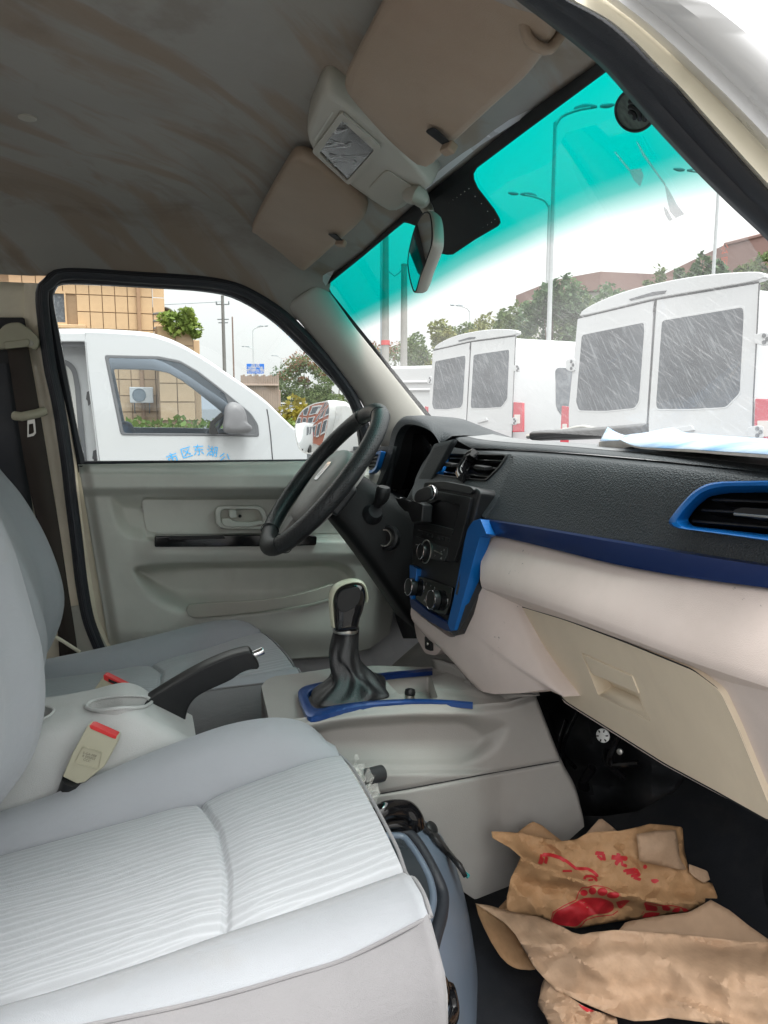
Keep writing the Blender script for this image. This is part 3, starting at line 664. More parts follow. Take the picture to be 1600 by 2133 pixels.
# glove box lid
GL = rpoly([(1078, 1262), (1180, 1293), (1300, 1338), (1442, 1397), (1496, 1440), (1530, 1512), (1600, 1676), (1640, 1760), (1600, 1705), (1500, 1652), (1385, 1590), (1280, 1524), (1174, 1458), (1112, 1345)], 14, 4)
GL = rpoly([(1078, 1262), (1180, 1293), (1300, 1338), (1442, 1396), (1500, 1440), (1534, 1512), (1612, 1702), (1600, 1708), (1500, 1652), (1385, 1590), (1280, 1524), (1174, 1458), (1112, 1345)], 16, 4)
gp0, gpn = U(1250, 1330, x=.538), V((-1, .03, -.34)).normalized()
def gpt(a, b, off=0): return UP(a, b, gp0 + gpn * off, gpn)

def ringpx(outer, inner):
    """matched outer/inner outlines for a plate with a hole (both star-shaped about the hole's middle)"""
    cx = sum(p[0] for p in inner) / len(inner); cy_ = sum(p[1] for p in inner) / len(inner)
    def hit(poly, a):
        dx, dy = math.cos(a), math.sin(a); best = None
        for i in range(len(poly)):
            x1, y1 = poly[i][0] - cx, poly[i][1] - cy_; x2, y2 = poly[(i + 1) % len(poly)][0] - cx, poly[(i + 1) % len(poly)][1] - cy_
            den = dx * (y2 - y1) - dy * (x2 - x1)
            if abs(den) < 1e-12: continue
            t = (x1 * (y2 - y1) - y1 * (x2 - x1)) / den; u = (x1 * dy - y1 * dx) / den
            if t > 0 and -1e-6 <= u <= 1 + 1e-6 and (best is None or t > best): best = t
        return (cx + dx * best, cy_ + dy * best)
    an = sorted(set(round(math.atan2(p[1] - cy_, p[0] - cx), 5) for p in list(outer) + list(inner)))
    return [hit(outer, a) for a in an], [hit(inner, a) for a in an]
well_o = rpoly([(1211, 1359), (1318, 1407), (1355, 1503), (1246, 1448)], 4, 3)
O_, I_ = ringpx(GL, well_o)
gb = frame_ring('glove_box', [gpt(a, b) for a, b in O_], [gpt(a, b) for a, b in I_], -gpn * .03, m_glove, dash, bevel=.004, bseg=3, sharp=30)
LIDC = [(lerp(1320, a, .9), lerp(1460, b, .9)) for a, b in GL]
O2_, I2_ = ringpx([(1062, 1240), (1180, 1284), (1440, 1386), (1720, 1470), (1840, 1880), (1612, 1716), (1385, 1595), (1176, 1464), (1104, 1345)], LIDC)
frame_ring('box_surround', [gpt(a, b, -.007) for a, b in O2_], [gpt(a, b, -.007) for a, b in I2_], -gpn * .02, m_beige, dash, bevel=.002)
O2_, I2_ = ringpx([(lerp(1345, a, 1.022), lerp(1470, b, 1.022)) for a, b in GL], LIDC)
frame_ring('box_gap', [gpt(a, b, -.0064) for a, b in O2_], [gpt(a, b, -.0064) for a, b in I2_], -gpn * .002, m_dark, dash)
tube('lid_gap', [gpt(lerp(1345, a, 1.006), lerp(1470, b, 1.008), -.0012) for a, b in GL], .0013, m_dark, dash, n=6, closed=True)
# latch: a sloped well with a flap over its upper half
wf = [gpt(1211, 1359, -.004), gpt(1318, 1407, -.004), gpt(1352, 1500, -.001), gpt(1247, 1447, -.001)]
dp = [gpt(1228, 1408, -.024), gpt(1330, 1452, -.024)]
me = mesh('latch_well', [wf[0], wf[1], wf[2], wf[3], dp[0], dp[1]], [(0, 1, 5, 4), (4, 5, 2, 3), (0, 4, 3), (1, 2, 5)]); facing(me, CAM)
link('latch_well', me, m_glove, gb, sharp=20, solid=.002, soff=-1)
prism('latch_flap', [gpt(a, b, .002) for a, b in rpoly([(1214, 1363), (1316, 1409), (1331, 1446), (1233, 1404)], 3)], -gpn * .006, m_glove, gb, bevel=.0012)
# ---------------- middle: lower beige surround under the centre stack
A_ = [(1006, 1222), (992, 1250), (975, 1285), (958, 1315), (948, 1326), (935, 1326), (912, 1310), (880, 1286), (857, 1264)]
B_ = [(1075, 1245), (1086, 1280), (1110, 1345), (1140, 1400), (1176, 1452), (1140, 1436), (1085, 1444), (1030, 1446), (1000, 1440), (978, 1418), (945, 1380), (918, 1352), (896, 1335), (868, 1305)]
n = 50; Ap = spline([(a, b, 0) for a, b in A_], n); Bp = resample([(a, b, 0) for a, b in B_], n)
def beige_x(px, py): return None
Aw = [U(q.x, q.y, x=lerp(.512, .482, i / (n - 1))) for i, q in enumerate(Ap)]
Bw = [U(q.x, q.y, x=interp([(0, .545), (14, .552), (20, .556), (28, .535), (36, .515), (49, .486)], i)) for i, q in enumerate(Bp)]
rows = [[p + V((.012, 0, 0)) for p in Aw], Aw] + [[a.lerp(b, t) + V((-.006 * math.sin(math.pi * t), 0, 0)) for a, b in zip(Aw, Bw)] for t in (.15, .35, .6, .85)] + [Bw, [p + V((.04, .0, -.003)) for p in Bw]]
loft('centre_surround', rows, m_beige, dash, sharp=60)
# 12 volt socket block and little hook
prism('socket_block', [U(a, b, x=.505) for a, b in rpoly([(862, 1296), (900, 1326), (922, 1350), (908, 1366), (886, 1362), (868, 1330)], 6)], (.04, .0, 0), m_beige, dash, bevel=.004)
sk = prism('socket', [U(a, b, x=.500) for a, b in rpoly([(884, 1325), (897, 1331), (898, 1357), (885, 1352)], 3)], (.012, 0, 0), m_smooth, dash, bevel=.001)
lathe('socket_hole', [(.004, 0), (.003, .002), (.001, .002)], U(891, 1341, x=.4995), m_satin, sk, ax=(-1, 0, 0), n=12)
lathe('ash_catch', [(.010, 0), (.012, .004), (.008, .007), (.003, .007)], U(978, 1398, x=.522), m_satin, dash, ax=(-1, -.3, 0), n=16)

# ---------------- centre stack
# face plane through the measured corners: leans back towards the top
S0 = V((.521, -.04, 1.217)); S1 = V((.482, -.04, .976)); S2 = V((.507, .16, 1.211))
SN = (S1 - S0).cross(S2 - S0).normalized()
if SN.x > 0: SN = -SN
def sp_(a, b, off=0): return UP(a, b, S0 + SN * off, SN)
def spl(poly, off=0): return [sp_(a, b, off) for a, b in poly]
st_out = rpoly([(884, 1003), (925, 1004), (992, 1016), (999, 1026), (985, 1082), (960, 1205), (930, 1300), (905, 1292), (857, 1250), (856, 1180), (862, 1100), (870, 1040)], 8)
stack = prism('centre_stack', spl(st_out, -.004), -SN * .06, m_smooth, dash, bevel=.005, bseg=3)
# top visor edge of the stack
prism('stack_brow', spl(rpoly([(884, 1004), (925, 1002), (980, 1013), (987, 1021), (980, 1030), (930, 1021), (882, 1015)], 5), .0005), -SN * .012, m_smooth, stack, bevel=.004, bseg=3)
# right-hand cheek (black) and blue frame
ck = [sp_(984, 1090, -.004), sp_(960, 1205, -.004), sp_(938, 1308, -.004)]
cheek = [U(1000, 1105, x=.527), U(983, 1192, x=.510), U(1004, 1224, x=.513), U(976, 1282, x=.495), U(948, 1326, x=.481), U(930, 1312, x=.480), U(955, 1210, x=.490), U(982, 1100, x=.512)]
prism('stack_cheek', cheek, (.03, .01, 0), m_black, stack, bevel=.003)
bo = [(1002, 1078), (1013, 1112), (998, 1120), (990, 1150), (980, 1192), (962, 1255), (945, 1312), (926, 1308), (895, 1290), (857, 1262), (853, 1240), (853, 1180), (860, 1178)]
blue_r = [(1000, 1080), (1014, 1113), (1000, 1118), (988, 1160), (980, 1192), (964, 1250), (946, 1313), (938, 1314), (932, 1300), (944, 1250), (958, 1180), (968, 1125), (974, 1102), (984, 1086)]
def bx(a, b): return sp_(a, b, .006)
prism('blue_frame', [bx(a, b) for a, b in rpoly(blue_r, 3, 3)], -SN * .02, m_blue, stack, bevel=.003, bseg=3)
prism('blue_frame', [bx(a, b) for a, b in rpoly([(853, 1176), (868, 1184), (866, 1206), (860, 1240), (858, 1252), (853, 1244)], 2, 3)], -SN * .02, m_blue, stack, bevel=.002)
prism('blue_frame', [bx(a, b) for a, b in rpoly([(853, 1246), (862, 1248), (890, 1272), (932, 1298), (938, 1315), (928, 1314), (893, 1294), (856, 1266)], 3, 3)], -SN * .02, m_navy, stack, bevel=.003)
# radio fascia with an open pocket
ro = rpoly([(903, 1022), (980, 1036), (975, 1062), (958, 1130), (946, 1172), (905, 1162), (858, 1140), (861, 1098), (866, 1060), (878, 1035)], 4)
ri = rpoly([(913, 1042), (958, 1052), (944, 1103), (905, 1093), (879, 1088), (884, 1060), (900, 1048)], 3)
O_, I_ = ringpx(ro, ri)
radio = frame_ring('radio_fascia', spl(O_, .002), spl(I_, .002), -SN * .012, m_smooth, stack, bevel=.0015, sharp=30)
pk = spl(ri, .001); pb = [p - SN * .05 for p in spl(ri, .001)]
loft('pocket_walls', [pk + pk[:1], pb + pb[:1]], m_dark, radio, sharp=30)
prism('pocket_back', pb, -SN * .004, m_dark, radio)
prism('pocket_lip', spl(rpoly([(876, 1088), (905, 1093), (944, 1103), (940, 1116), (905, 1107), (872, 1100)], 3), .005), -SN * .01, m_smooth, radio, bevel=.002)
for k in range(6):
    t0, t1 = k / 6 + .01, (k + 1) / 6 - .012
    a0 = (lerp(869, 937, t0), lerp(1103, 1122, t0)); a1 = (lerp(869, 937, t1), lerp(1103, 1122, t1))
    prism('preset_button', spl([a0, a1, (a1[0] - 1.6, a1[1] + 8), (a0[0] - 1.2, a0[1] + 7)], .0045), -SN * .006, m_smooth, radio, bevel=.0008)
prism('control_plate', spl(rpoly([(865, 1116), (932, 1142), (930, 1160), (926, 1170), (900, 1165), (862, 1146)], 3), .0035), -SN * .008, m_black, radio, bevel=.001)
def knob(name, c, r, h, par, parts=True):
    q = sp_(*c, .003); k = lathe(name, [(r * 1.0, 0), (r * .98, h * .6), (r * .9, h), (r * .4, h + .0006), (.0005, h + .0006)], q, m_smooth, par, ax=SN, n=32, sharp=35)
    link('knob_ring', sweep_me('knob_ring', [q + SN * (h - .001) + (SN.orthogonal().normalized() * math.cos(a) + SN.cross(SN.orthogonal().normalized()) * math.sin(a)) * r * .95 for a in [2 * math.pi * i / 36 for i in range(36)]], circ(.0011, 6), True, SN), m_chrome, k)
    return k
knob('tuning_knob', (884, 1149), .0145, .009, radio)
q = sp_(887, 1149, .004)
link('dial_ring', sweep_me('dial_ring', [q + (SN.orthogonal().normalized() * math.cos(a) + SN.cross(SN.orthogonal().normalized()) * math.sin(a)) * .021 for a in [2 * math.pi * i / 36 for i in range(36)]], circ(.0012, 6), True, SN), m_satin, radio)
for a, b in (((904, 1146), (919, 1153)), ((866, 1133), (875, 1136))):
    prism('rocker_line', spl([a, b, (b[0], b[1] + 2), (a[0], a[1] + 2)], .006), -SN * .003, m_satin, radio)
# heater panel
hp = rpoly([(866, 1198), (900, 1207), (942, 1224), (936, 1262), (928, 1282), (905, 1276), (866, 1252), (862, 1225)], 3)
heat = prism('heater_panel', spl(hp, .002), -SN * .01, m_piano, stack, bevel=.0015)
knob('fan_knob', (862, 1223), .0165, .012, heat); knob('heat_knob', (909, 1250), .0175, .012, heat)
m_ink = M('panel print', (.55, .56, .56), .6)
def txt_me(s, size, font=None):
    c = bpy.data.curves.new('t', 'FONT'); c.body = s; c.size = size; c.align_x = 'CENTER'; c.align_y = 'CENTER'; c.resolution_u = 3
    o = bpy.data.objects.new('t', c); COL.objects.link(o); dg = bpy.context.evaluated_depsgraph_get(); me = bpy.data.meshes.new_from_object(o.evaluated_get(dg)); bpy.data.objects.remove(o); bpy.data.curves.remove(c); return me
def lettering(name, s, size, org, ux, uy, mat, par):
    """flat print: org = middle, ux = reading direction, uy = up"""
    me = txt_me(s, size); ux = V(ux).normalized(); uy = V(uy).normalized()
    for v in me.vertices: v.co = V(org) + ux * v.co.x + uy * v.co.y
    return link(name, me, mat, par, smooth=False)
sx = (sp_(930, 1142) - sp_(865, 1116)).normalized(); sy = SN.cross(sx); sy = sy if sy.z > 0 else -sy
for s, c in (('1', (888, 1217)), ('2', (905, 1226)), ('A/C', (886, 1252)), ('*', (897, 1222)), ('o', (893, 1260))):
    lettering('dial_print', s, .0075, sp_(*c, .0032), sx, sy, m_ink, heat)
for s, c in (('M', (919, 1168 - 18)), ('10', (925, 1146)), ('AS', (919, 1163)), ('7', (906, 1158))):
    lettering('button_print', s, .005, sp_(*c, .0048), sx, sy, m_ink, radio)

# ---------------- middle air vents over the stack
_i = [min(range(200), key=lambda k: abs(P(PT[k])[0] - q)) for q in (1010, 1240)]
VN = (PT[_i[1]] - PT[_i[0]]).cross(PB[2] - PT[_i[0]]).normalized(); VN = VN if VN.x < 0 else -VN; V0 = PT[_i[0]] + VN * .006
def vp_(a, b, off=0): return UP(a, b, V0 + VN * off, VN)
def vpl(poly, off=0): return [vp_(a, b, off) for a, b in poly]
# housing surround (grained) between binnacle and passenger pad
vent_i = VENT_I; O_, I_ = ringpx(SUR_O, vent_i)
surround = frame_ring('vent_surround', vpl(O_, -.001), vpl(I_, -.001), -VN * .03, m_dash, dash, bevel=.003, bseg=3, sharp=35)
vent = frame_ring('air_vent', vpl([(lerp(980, a, 1.02), lerp(970, b, 1.02)) for a, b in vent_i], .0015), vpl([(lerp(980, a, .955), lerp(970, b, .93)) for a, b in vent_i], .0015), -VN * .012, m_smooth, dash, bevel=.001)
prism('vent_cavity', vpl(vent_i, -.035), -VN * .004, m_dark, vent)
loft('vent_throat', [vpl(vent_i + vent_i[:1], -.0), vpl(vent_i + vent_i[:1], -.035)], m_dark, vent, sharp=30)
prism('blue_edge', vpl(rpoly([(922, 943), (929, 945), (921, 966), (914, 985), (905, 988), (909, 970)], 2), .003), -VN * .012, m_blue, vent, bevel=.001)
for (xa, ya, xb, yb) in ((926, 952, 968, 953), (920, 966, 962, 968), (916, 980, 954, 985), (986, 955, 1048, 958), (978, 970, 1036, 974), (972, 986, 1022, 992)):
    prism('vent_slat', vpl([(xa, ya), (xb, yb), (xb, yb + 3.2), (xa, ya + 3.2)], -.006), -VN * .02, m_smooth, vent, bevel=.0006)
for a, b in (((930, 967), (947, 969)), ((997, 973), (1016, 976))):
    box('vent_tab', (vp_(*a, .0) + vp_(*b, .0)) / 2, (.018, (vp_(*a) - vp_(*b)).length, .008), m_smooth, vent, bevel=.002)
dv = spline(vpl([(966, 996), (962, 984), (970, 966), (980, 952), (990, 946)], .006), 20)
sweep('vent_divider', dv, [(a * .010, b * .008) for a, b in rpoly([(-1, -1), (1, -1), (1, 1), (-1, 1)], .3, 3)], m_piano, vent, up=VN)

# ---------------- passenger side vent
PN = V((-.95, -.02, .28)).normalized(); P0 = U(1480, 1060, x=.556)
def pp_(a, b, off=0): return UP(a, b, P0 + PN * off, PN)
vo, vi = PV_O, PV_I
O_, I_ = ringpx(vo, vi)
n_ = len(O_); mid_ = midp(O_, I_, .5)
rows = [[pp_(a, b, .0) for a, b in O_ + O_[:1]], [pp_(a, b, .006) for a, b in midp(O_, I_, .12) + midp(O_, I_, .12)[:1]], [pp_(a, b, .005) for a, b in midp(O_, I_, .4) + midp(O_, I_, .4)[:1]], [pp_(a, b, -.008) for a, b in midp(O_, I_, .97) + midp(O_, I_, .97)[:1]], [pp_(a, b, -.03) for a, b in I_ + I_[:1]]]
pv = loft('air_vent', rows, m_blue, dash, sharp=50)
prism('vent_cavity', [pp_(a, b, -.045) for a, b in vi], -PN * .004, m_dark, pv)
loft('vent_throat', [[pp_(a, b, -.028) for a, b in vi + vi[:1]], [pp_(a, b, -.045) for a, b in vi + vi[:1]]], m_dark, pv, sharp=30)
for (xa, ya, xb, yb) in ((1482, 1037, 1700, 1046), (1460, 1059, 1705, 1072), (1440, 1082, 1700, 1102)):
    prism('vent_slat', [pp_(a, b, -.012) for a, b in ((xa, ya), (xb, yb), (xb, yb + 7), (xa, ya + 6))], -PN * .03, m_smooth, pv, bevel=.0012)
tb = prism('vent_tab', [pp_(a, b, -.002) for a, b in rpoly([(1528, 1062), (1545, 1056), (1640, 1062), (1640, 1078), (1582, 1082), (1528, 1072)], 3)], -PN * .012, m_smooth, pv, bevel=.002)
tube('tab_bar', [pp_(1530, 1071, .0005), pp_(1586, 1076, .0005), pp_(1640, 1081, .0005)], .0014, m_satin, tb, n=6)

# ---------------- instrument binnacle (driver side)
HO = [(790, 1012), (800, 975), (812, 935), (818, 905), (824, 885), (838, 870), (856, 866), (880, 870), (902, 880), (920, 893), (942, 908)]
HI = [(786, 1020), (800, 990), (815, 950), (822, 920), (830, 898), (842, 886), (858, 884), (882, 890), (902, 902), (914, 922), (912, 940)]
n = 50; ho = spline([(a, b, 0) for a, b in HO], n); hi_ = spline([(a, b, 0) for a, b in HI], n)
def hx(i): return lerp(.555, .60, i / (n - 1))
Ho = [U(q.x, q.y, x=hx(i) + .02) for i, q in enumerate(ho)]; Hi = [U(q.x, q.y, x=hx(i)) for i, q in enumerate(hi_)]
hoodback = []
for i, p in enumerate(Ho):
    t = i / (n - 1); hoodback.append(V((.84, lerp(.62, .26, t), lerp(1.16, 1.262, sstep(0, .35, t)))))
rows = [hoodback, [V((p.x + .10, p.y, p.z - .004)) for p in Ho], [p + V((.03, 0, .001)) for p in Ho], Ho, [a.lerp(b, .5) + V((-.008, 0, .001)) for a, b in zip(Ho, Hi)], Hi, [p + V((.02, 0, -.001)) for p in Hi]]
loft('instrument_hood', rows, m_dash, dash, sharp=60)
inn = [V((p.x + .13, p.y + .01, p.z - .004)) for p in Hi]
loft('hood_inside', [Hi, inn], m_dark, dash, sharp=180)
clf = [U(a, b, x=.665) for a, b in [(770, 1010), (790, 940), (815, 880), (870, 872), (915, 890), (935, 940), (930, 1040), (860, 1090), (770, 1060)]]
prism('instrument_cluster', clf, (.02, 0, 0), m_dark, dash)
prism('cluster_lens', [U(a, b, x=.62) for a, b in [(790, 1035), (806, 985), (826, 915), (850, 900), (880, 905), (900, 930), (890, 975), (866, 1030), (830, 1050)]], (.003, 0, 0), m_piano, dash)
# inner left and right walls below the hood
relief('binnacle_side', [(905, 925), (945, 915)], [(842, 1050), (872, 1050)], 8, 14, lambda px, py: .575 - .0001 * (py - 925), m_dash, dash, plane='x', sharp=180, solid=.01)
# outer driver's vent and its blue surround
DN = V((-.97, 0, .2)).normalized(); D0 = U(776, 966, x=.55)
def dp_(a, b, off=0): return UP(a, b, D0 + DN * off, DN)
relief('driver_pad', [(720, 930), (822, 930)], [(700, 1060), (800, 1050)], 8, 10, lambda px, py: .572, m_dash, dash, plane='x', solid=.01)
do = rpoly([(752, 985), (764, 945), (795, 938), (784, 975), (776, 984), (752, 990)], 4); di = [(lerp(773, a, .74), lerp(964, b, .72)) for a, b in do]
dvn = frame_ring('air_vent', [dp_(a, b, .006) for a, b in do], [dp_(a, b, .004) for a, b in di], -DN * .012, m_blue, dash, bevel=.001)
prism('vent_cavity', [dp_(a, b, -.004) for a, b in do], -DN * .004, m_dark, dvn)
for k in range(4):
    yy = 951 + k * 8; prism('vent_slat', [dp_(a, b, .002) for a, b in ((762 - k * 1.2, yy), (788 - k * 2, yy), (788 - k * 2, yy + 3), (761 - k * 1.2, yy + 3))], -DN * .004, m_smooth, dvn)
# driver's knee panel, dark column lower and pedal-side panels
relief('knee_panel', [(700, 1085), (800, 1020), (870, 1060)], [(752, 1140), (800, 1185), (858, 1262)], 16, 12, lambda px, py: .575, m_black, dash, plane='x', solid=.02)
relief('knee_trim', [(752, 1140), (800, 1180), (862, 1200)], [(800, 1210), (830, 1228), (862, 1262)], 12, 8, lambda px, py: .60, m_trimgrey, dash, plane='x', solid=.015)
bl = [(932, 1078)]
relief('trim_chip', [(893, 1066), (902, 1064)], [(876, 1100), (884, 1104)], 4, 4, lambda px, py: .53, m_beige, dash, plane='x', solid=.01)
prism('dash_side', [U(905, 1330, x=.56), U(860, 1262, x=.56), U(850, 1180, x=.58), U(790, 1200, x=.66), U(840, 1330, x=.66)], (.02, 0, 0), m_carpet, dash)
# ================================================================ steering wheel and column
TL = R(40); WN = V((-math.cos(TL), .03, math.sin(TL))).normalized(); WC = U(672, 996, y=.36)
WU = V((math.sin(TL), 0, math.cos(TL))); WU = (WU - WN * WU.dot(WN)).normalized(); WR = WN.cross(WU)   # WU: twelve o'clock, WR sideways
if WR.y > 0: WR = -WR            # towards the camera side
def wp(r, u, n=0): return WC + WR * r + WU * u + WN * n
sw = thing('steering_wheel', 'black perforated leather steering wheel with a grey hub and chrome emblem', 'steering wheel', WC)
def mat_leather():
    m, t, b, o = nt('perforated leather'); v = texco(t)
    vo = nd(t, 'ShaderNodeTexVoronoi', Scale=210, Randomness=.2); t.links.new(v, vo.inputs['Vector'])
    hole = ramp(t, vo.outputs['Distance'], [(.22, 0), (.40, 1)])
    c = mixc(t, hole, (.003, .003, .0035), (.026, .028, .03)); t.links.new(c, b.inputs['Base Color']); b.inputs['Roughness'].default_value = .42
    bump_(t, b, hole, .7, .0012); return m
m_perf = mat_leather()
m_leather = M('smooth leather', (.018, .019, .021), .45, spec=.4, grain=.4, gs=800, dirt=(.10, .10, .10), dirt_amt=.45, ds=9)
RAD = .178
def arc(a0, a1, n, r=RAD): return [wp(r * math.sin(R(lerp(a0, a1, i / (n - 1)))), r * math.cos(R(lerp(a0, a1, i / (n - 1))))) for i in range(n)]
tube('rim', arc(0, 360, 97)[:-1], .0165, m_leather, sw, n=16, closed=True, up=WN, ry=.0185)
for s in (1, -1):
    tube('grip', arc(s * 22, s * 150, 60), .0176, m_perf, sw, n=18, up=WN, ry=.0196, sharp=60)
    for a in (22, 150):
        tube('grip_seam', [wp(math.sin(R(s * a)) * RAD + WR.dot(WR) * 0 , math.cos(R(s * a)) * RAD)] * 0 + [WC + (WR * math.sin(R(s * a)) + WU * math.cos(R(s * a))) * (RAD + .0182 * math.cos(f)) + WN * .0202 * math.sin(f) for f in [2 * math.pi * k / 24 for k in range(24)]], .0009, m_dark, sw, n=6, closed=True)
# spokes: broad side arms and the lower twin arm
m_hub = M('hub plastic', (.33, .325, .31), .5, grain=.35, gs=1200, dirt=(.16, .15, .14), dirt_amt=.4, ds=20)
def slab(name, pts, n0, n1, mat, par, **k): return prism(name, [wp(r, u, n0) for r, u in pts], WN * (n1 - n0), mat, par, **k)
for s in (1, -1):
    slab('spoke', [(s * .05, .035), (s * .168, .012), (s * .168, -.052), (s * .05, -.055)], -.034, -.012, m_leather, sw, bevel=.008, bseg=3)
    slab('spoke_trim', rpoly([(s * .055, -.02), (s * .10, -.045), (s * .09, -.12), (s * .06, -.160), (s * .035, -.165), (s * .04, -.10)], .012), -.026, -.012, m_hub, sw, bevel=.004)
hubo = rpoly([(-.088, .055), (-.04, .078), (.04, .078), (.088, .055), (.092, .0), (.066, -.07), (.035, -.105), (-.035, -.105), (-.066, -.07), (-.092, .0)], .035, 5)
rows = [[wp(r * s, u * s, n_) for r, u in hubo] for s, n_ in ((1.0, -.045), (1.0, -.012), (.97, -.002), (.9, .003), (.6, .007), (.2, .008))]
hub = loft('airbag_cover', rows, m_hub, sw, closed_u=True, cap=True, sharp=60)
em = [(-.016, .008), (.002, .026), (.016, .026), (.016, -.004), (.006, -.02), (-.008, -.02), (-.008, .004)]
emo = rpoly([(-.016, -.024), (.012, -.024), (.018, .024), (-.010, .024)], .006); emi = rpoly([(-.010, -.016), (.007, -.016), (.011, .016), (-.006, .016)], .004)
frame_ring('emblem', [wp(r, u + .012, .0075) for r, u in emo], [wp(r, u + .012, .0075) for r, u in emi], WN * .003, m_chrome, hub, bevel=.0006)
prism('emblem_bar', [wp(r, u + .012, .0075) for r, u in [(-.004, -.018), (.001, -.018), (.006, .018), (.001, .018)]], WN * .003, m_chrome, hub, bevel=.0006)

m_dark2 = M('dull black plastic', (.006, .0065, .007), .5, spec=.3, grain=.4, gs=700)
col = thing('steering_column', 'black steering column shroud with stalk and ignition lock below the wheel', 'steering column', WC)
rows = []
for t, hw, hu, off in ((.02, .05, .05, 0), (.05, .055, .055, 0), (.10, .075, .062, -.002), (.17, .078, .075, -.006), (.26, .082, .095, -.012), (.34, .09, .11, -.02)):
    sec = rpoly([(-hw, -hu), (hw, -hu), (hw * .85, hu), (-hw * .85, hu)], .03, 4)
    rows.append([wp(r, u + off, -t) for r, u in sec])
loft('column_shroud', rows, m_dark2, col, closed_u=True, cap=True, sharp=45)
q = U(806, 1121, y=.285)
ig = lathe('ignition_lock', [(.026, 0), (.026, .012), (.022, .014), (.020, .009), (.004, .009)], q + V((.006, 0, 0)), m_smooth, col, ax=(-.75, -.62, .2), n=28)
lathe('lock_ring', [(.0175, 0), (.0175, .011), (.0155, .011), (.0155, 0)], q, m_satin, ig, ax=(-.75, -.62, .2), n=28)
# stalk
st_p = [U(772, 1066, y=.30), U(784, 1052, y=.285), U(795, 1036, y=.268), U(800, 1014, y=.262)]
tube('wiper_stalk', spline(st_p, 16), .0115, m_smooth, col, n=12, scale=lambda t: .75 + .55 * sstep(.3, .8, t) - .25 * sstep(.93, 1, t))
lathe('stalk_boot', [(.022, 0), (.022, .02), (.014, .034)], U(770, 1076, y=.305), m_dark, col, ax=(.1, -1, .5), n=16)

# ================================================================ rear-view mirror, visors, dome console
def onceil(px, py, gap=0):
    d = ray(px, py); t = .2
    while t < 4:
        p = CAM + d * t
        if p.z > ceil_z(p.x, p.y) - gap: return p
        t += .004
    return CAM + d * 4
def fit_plane(pts):
    c = sum(pts, V()) / len(pts); n = V((0, 0, 0))
    for i in range(len(pts)): n += (pts[i] - c).cross(pts[(i + 1) % len(pts)] - c)
    n.normalize(); return c, (n if n.z < 0 else -n)
def visor(label, out, corners, th, clip_px):
    t = thing('sun_visor', label, 'sun visor', onceil(*clip_px, .01), 'sun visors')
    c, n = fit_plane(corners)
    ring = spline([(a, b, 0) for a, b in out], 70, True)
    pts = [UP(q.x, q.y, c, n) for q in ring]
    cc = sum(pts, V()) / len(pts); rows = []
    for s, o in ((.96, -th), (.99, -th * .8), (1, -th * .4), (1.0, 0), (.985, th * .35), (.955, th * .5), (.85, th * .62), (.5, th * .75), (.1, th * .8)):
        rows.append([cc + (p - cc) * s + n * o for p in pts])
    loft('visor_pad', rows, m_visor, t, closed_u=True, cap=True, sharp=180)
    # clip that holds the loose end
    k = UP(*clip_px, c + n * .004, n); e = (UP(clip_px[0] + 14, clip_px[1] + 12, c, n) - UP(*clip_px, c, n)).normalized(); f = n.cross(e)
    prism('clip_recess', [k + e * a + f * b + n * (th * .72) for a, b in rpoly([(-.016, -.010), (.012, -.007), (.012, .007), (-.016, .010)], .005)], n * .001, m_dark, t)
    box('visor_clip', k + e * .014 + n * (th * .9), (.012, .02, .012), m_visor, t, rot=Matrix((e, f, n)).transposed(), bevel=.003)
    return t
visor('smaller brown sun visor folded up ahead of the steering wheel, between console and driver door', [(526, 468), (560, 402), (600, 334), (615, 321), (635, 323), (672, 342), (712, 376), (752, 414), (764, 436), (758, 450), (722, 484), (690, 512), (640, 556), (626, 556), (580, 517), (534, 482)], [onceil(a, b, .034) for a, b in [(526, 468), (615, 325), (762, 436), (638, 556)]], .017, (706, 482))
visor('larger brown sun visor folded up at the top of the picture beside the windscreen pillar', [(724, 146), (745, 102), (772, 50), (800, -5), (830, -60), (900, -140), (1000, -120), (1090, -40), (1140, 10), (1158, 58), (1140, 100), (1100, 150), (1040, 204), (960, 278), (941, 296), (906, 333), (888, 341), (866, 331), (809, 280), (747, 210), (723, 176)], [U(724, 160, z=1.706), U(800, 0, z=1.708), U(1100, 100, z=1.652), U(890, 336, z=1.648)], .017, (928, 266))
# pivot hook at the outer end of the nearer visor
vz = bpy.data.objects['sun_visor.001']; kq = U(1136, 62, z=1.652)
prism('hook_recess', [kq + V((a, b, .004)) for a, b in rpoly([(-.018, -.012), (.018, -.012), (.018, .012), (-.018, .012)], .006)], (0, 0, .001), m_dark, vz)
tube('visor_hook', spline([kq + V((-.020, .0, .006)), kq + V((-.014, 0, -.010)), kq + V((.004, 0, -.014)), kq + V((.018, 0, .004))], 14), .0045, m_visor, vz, n=10)
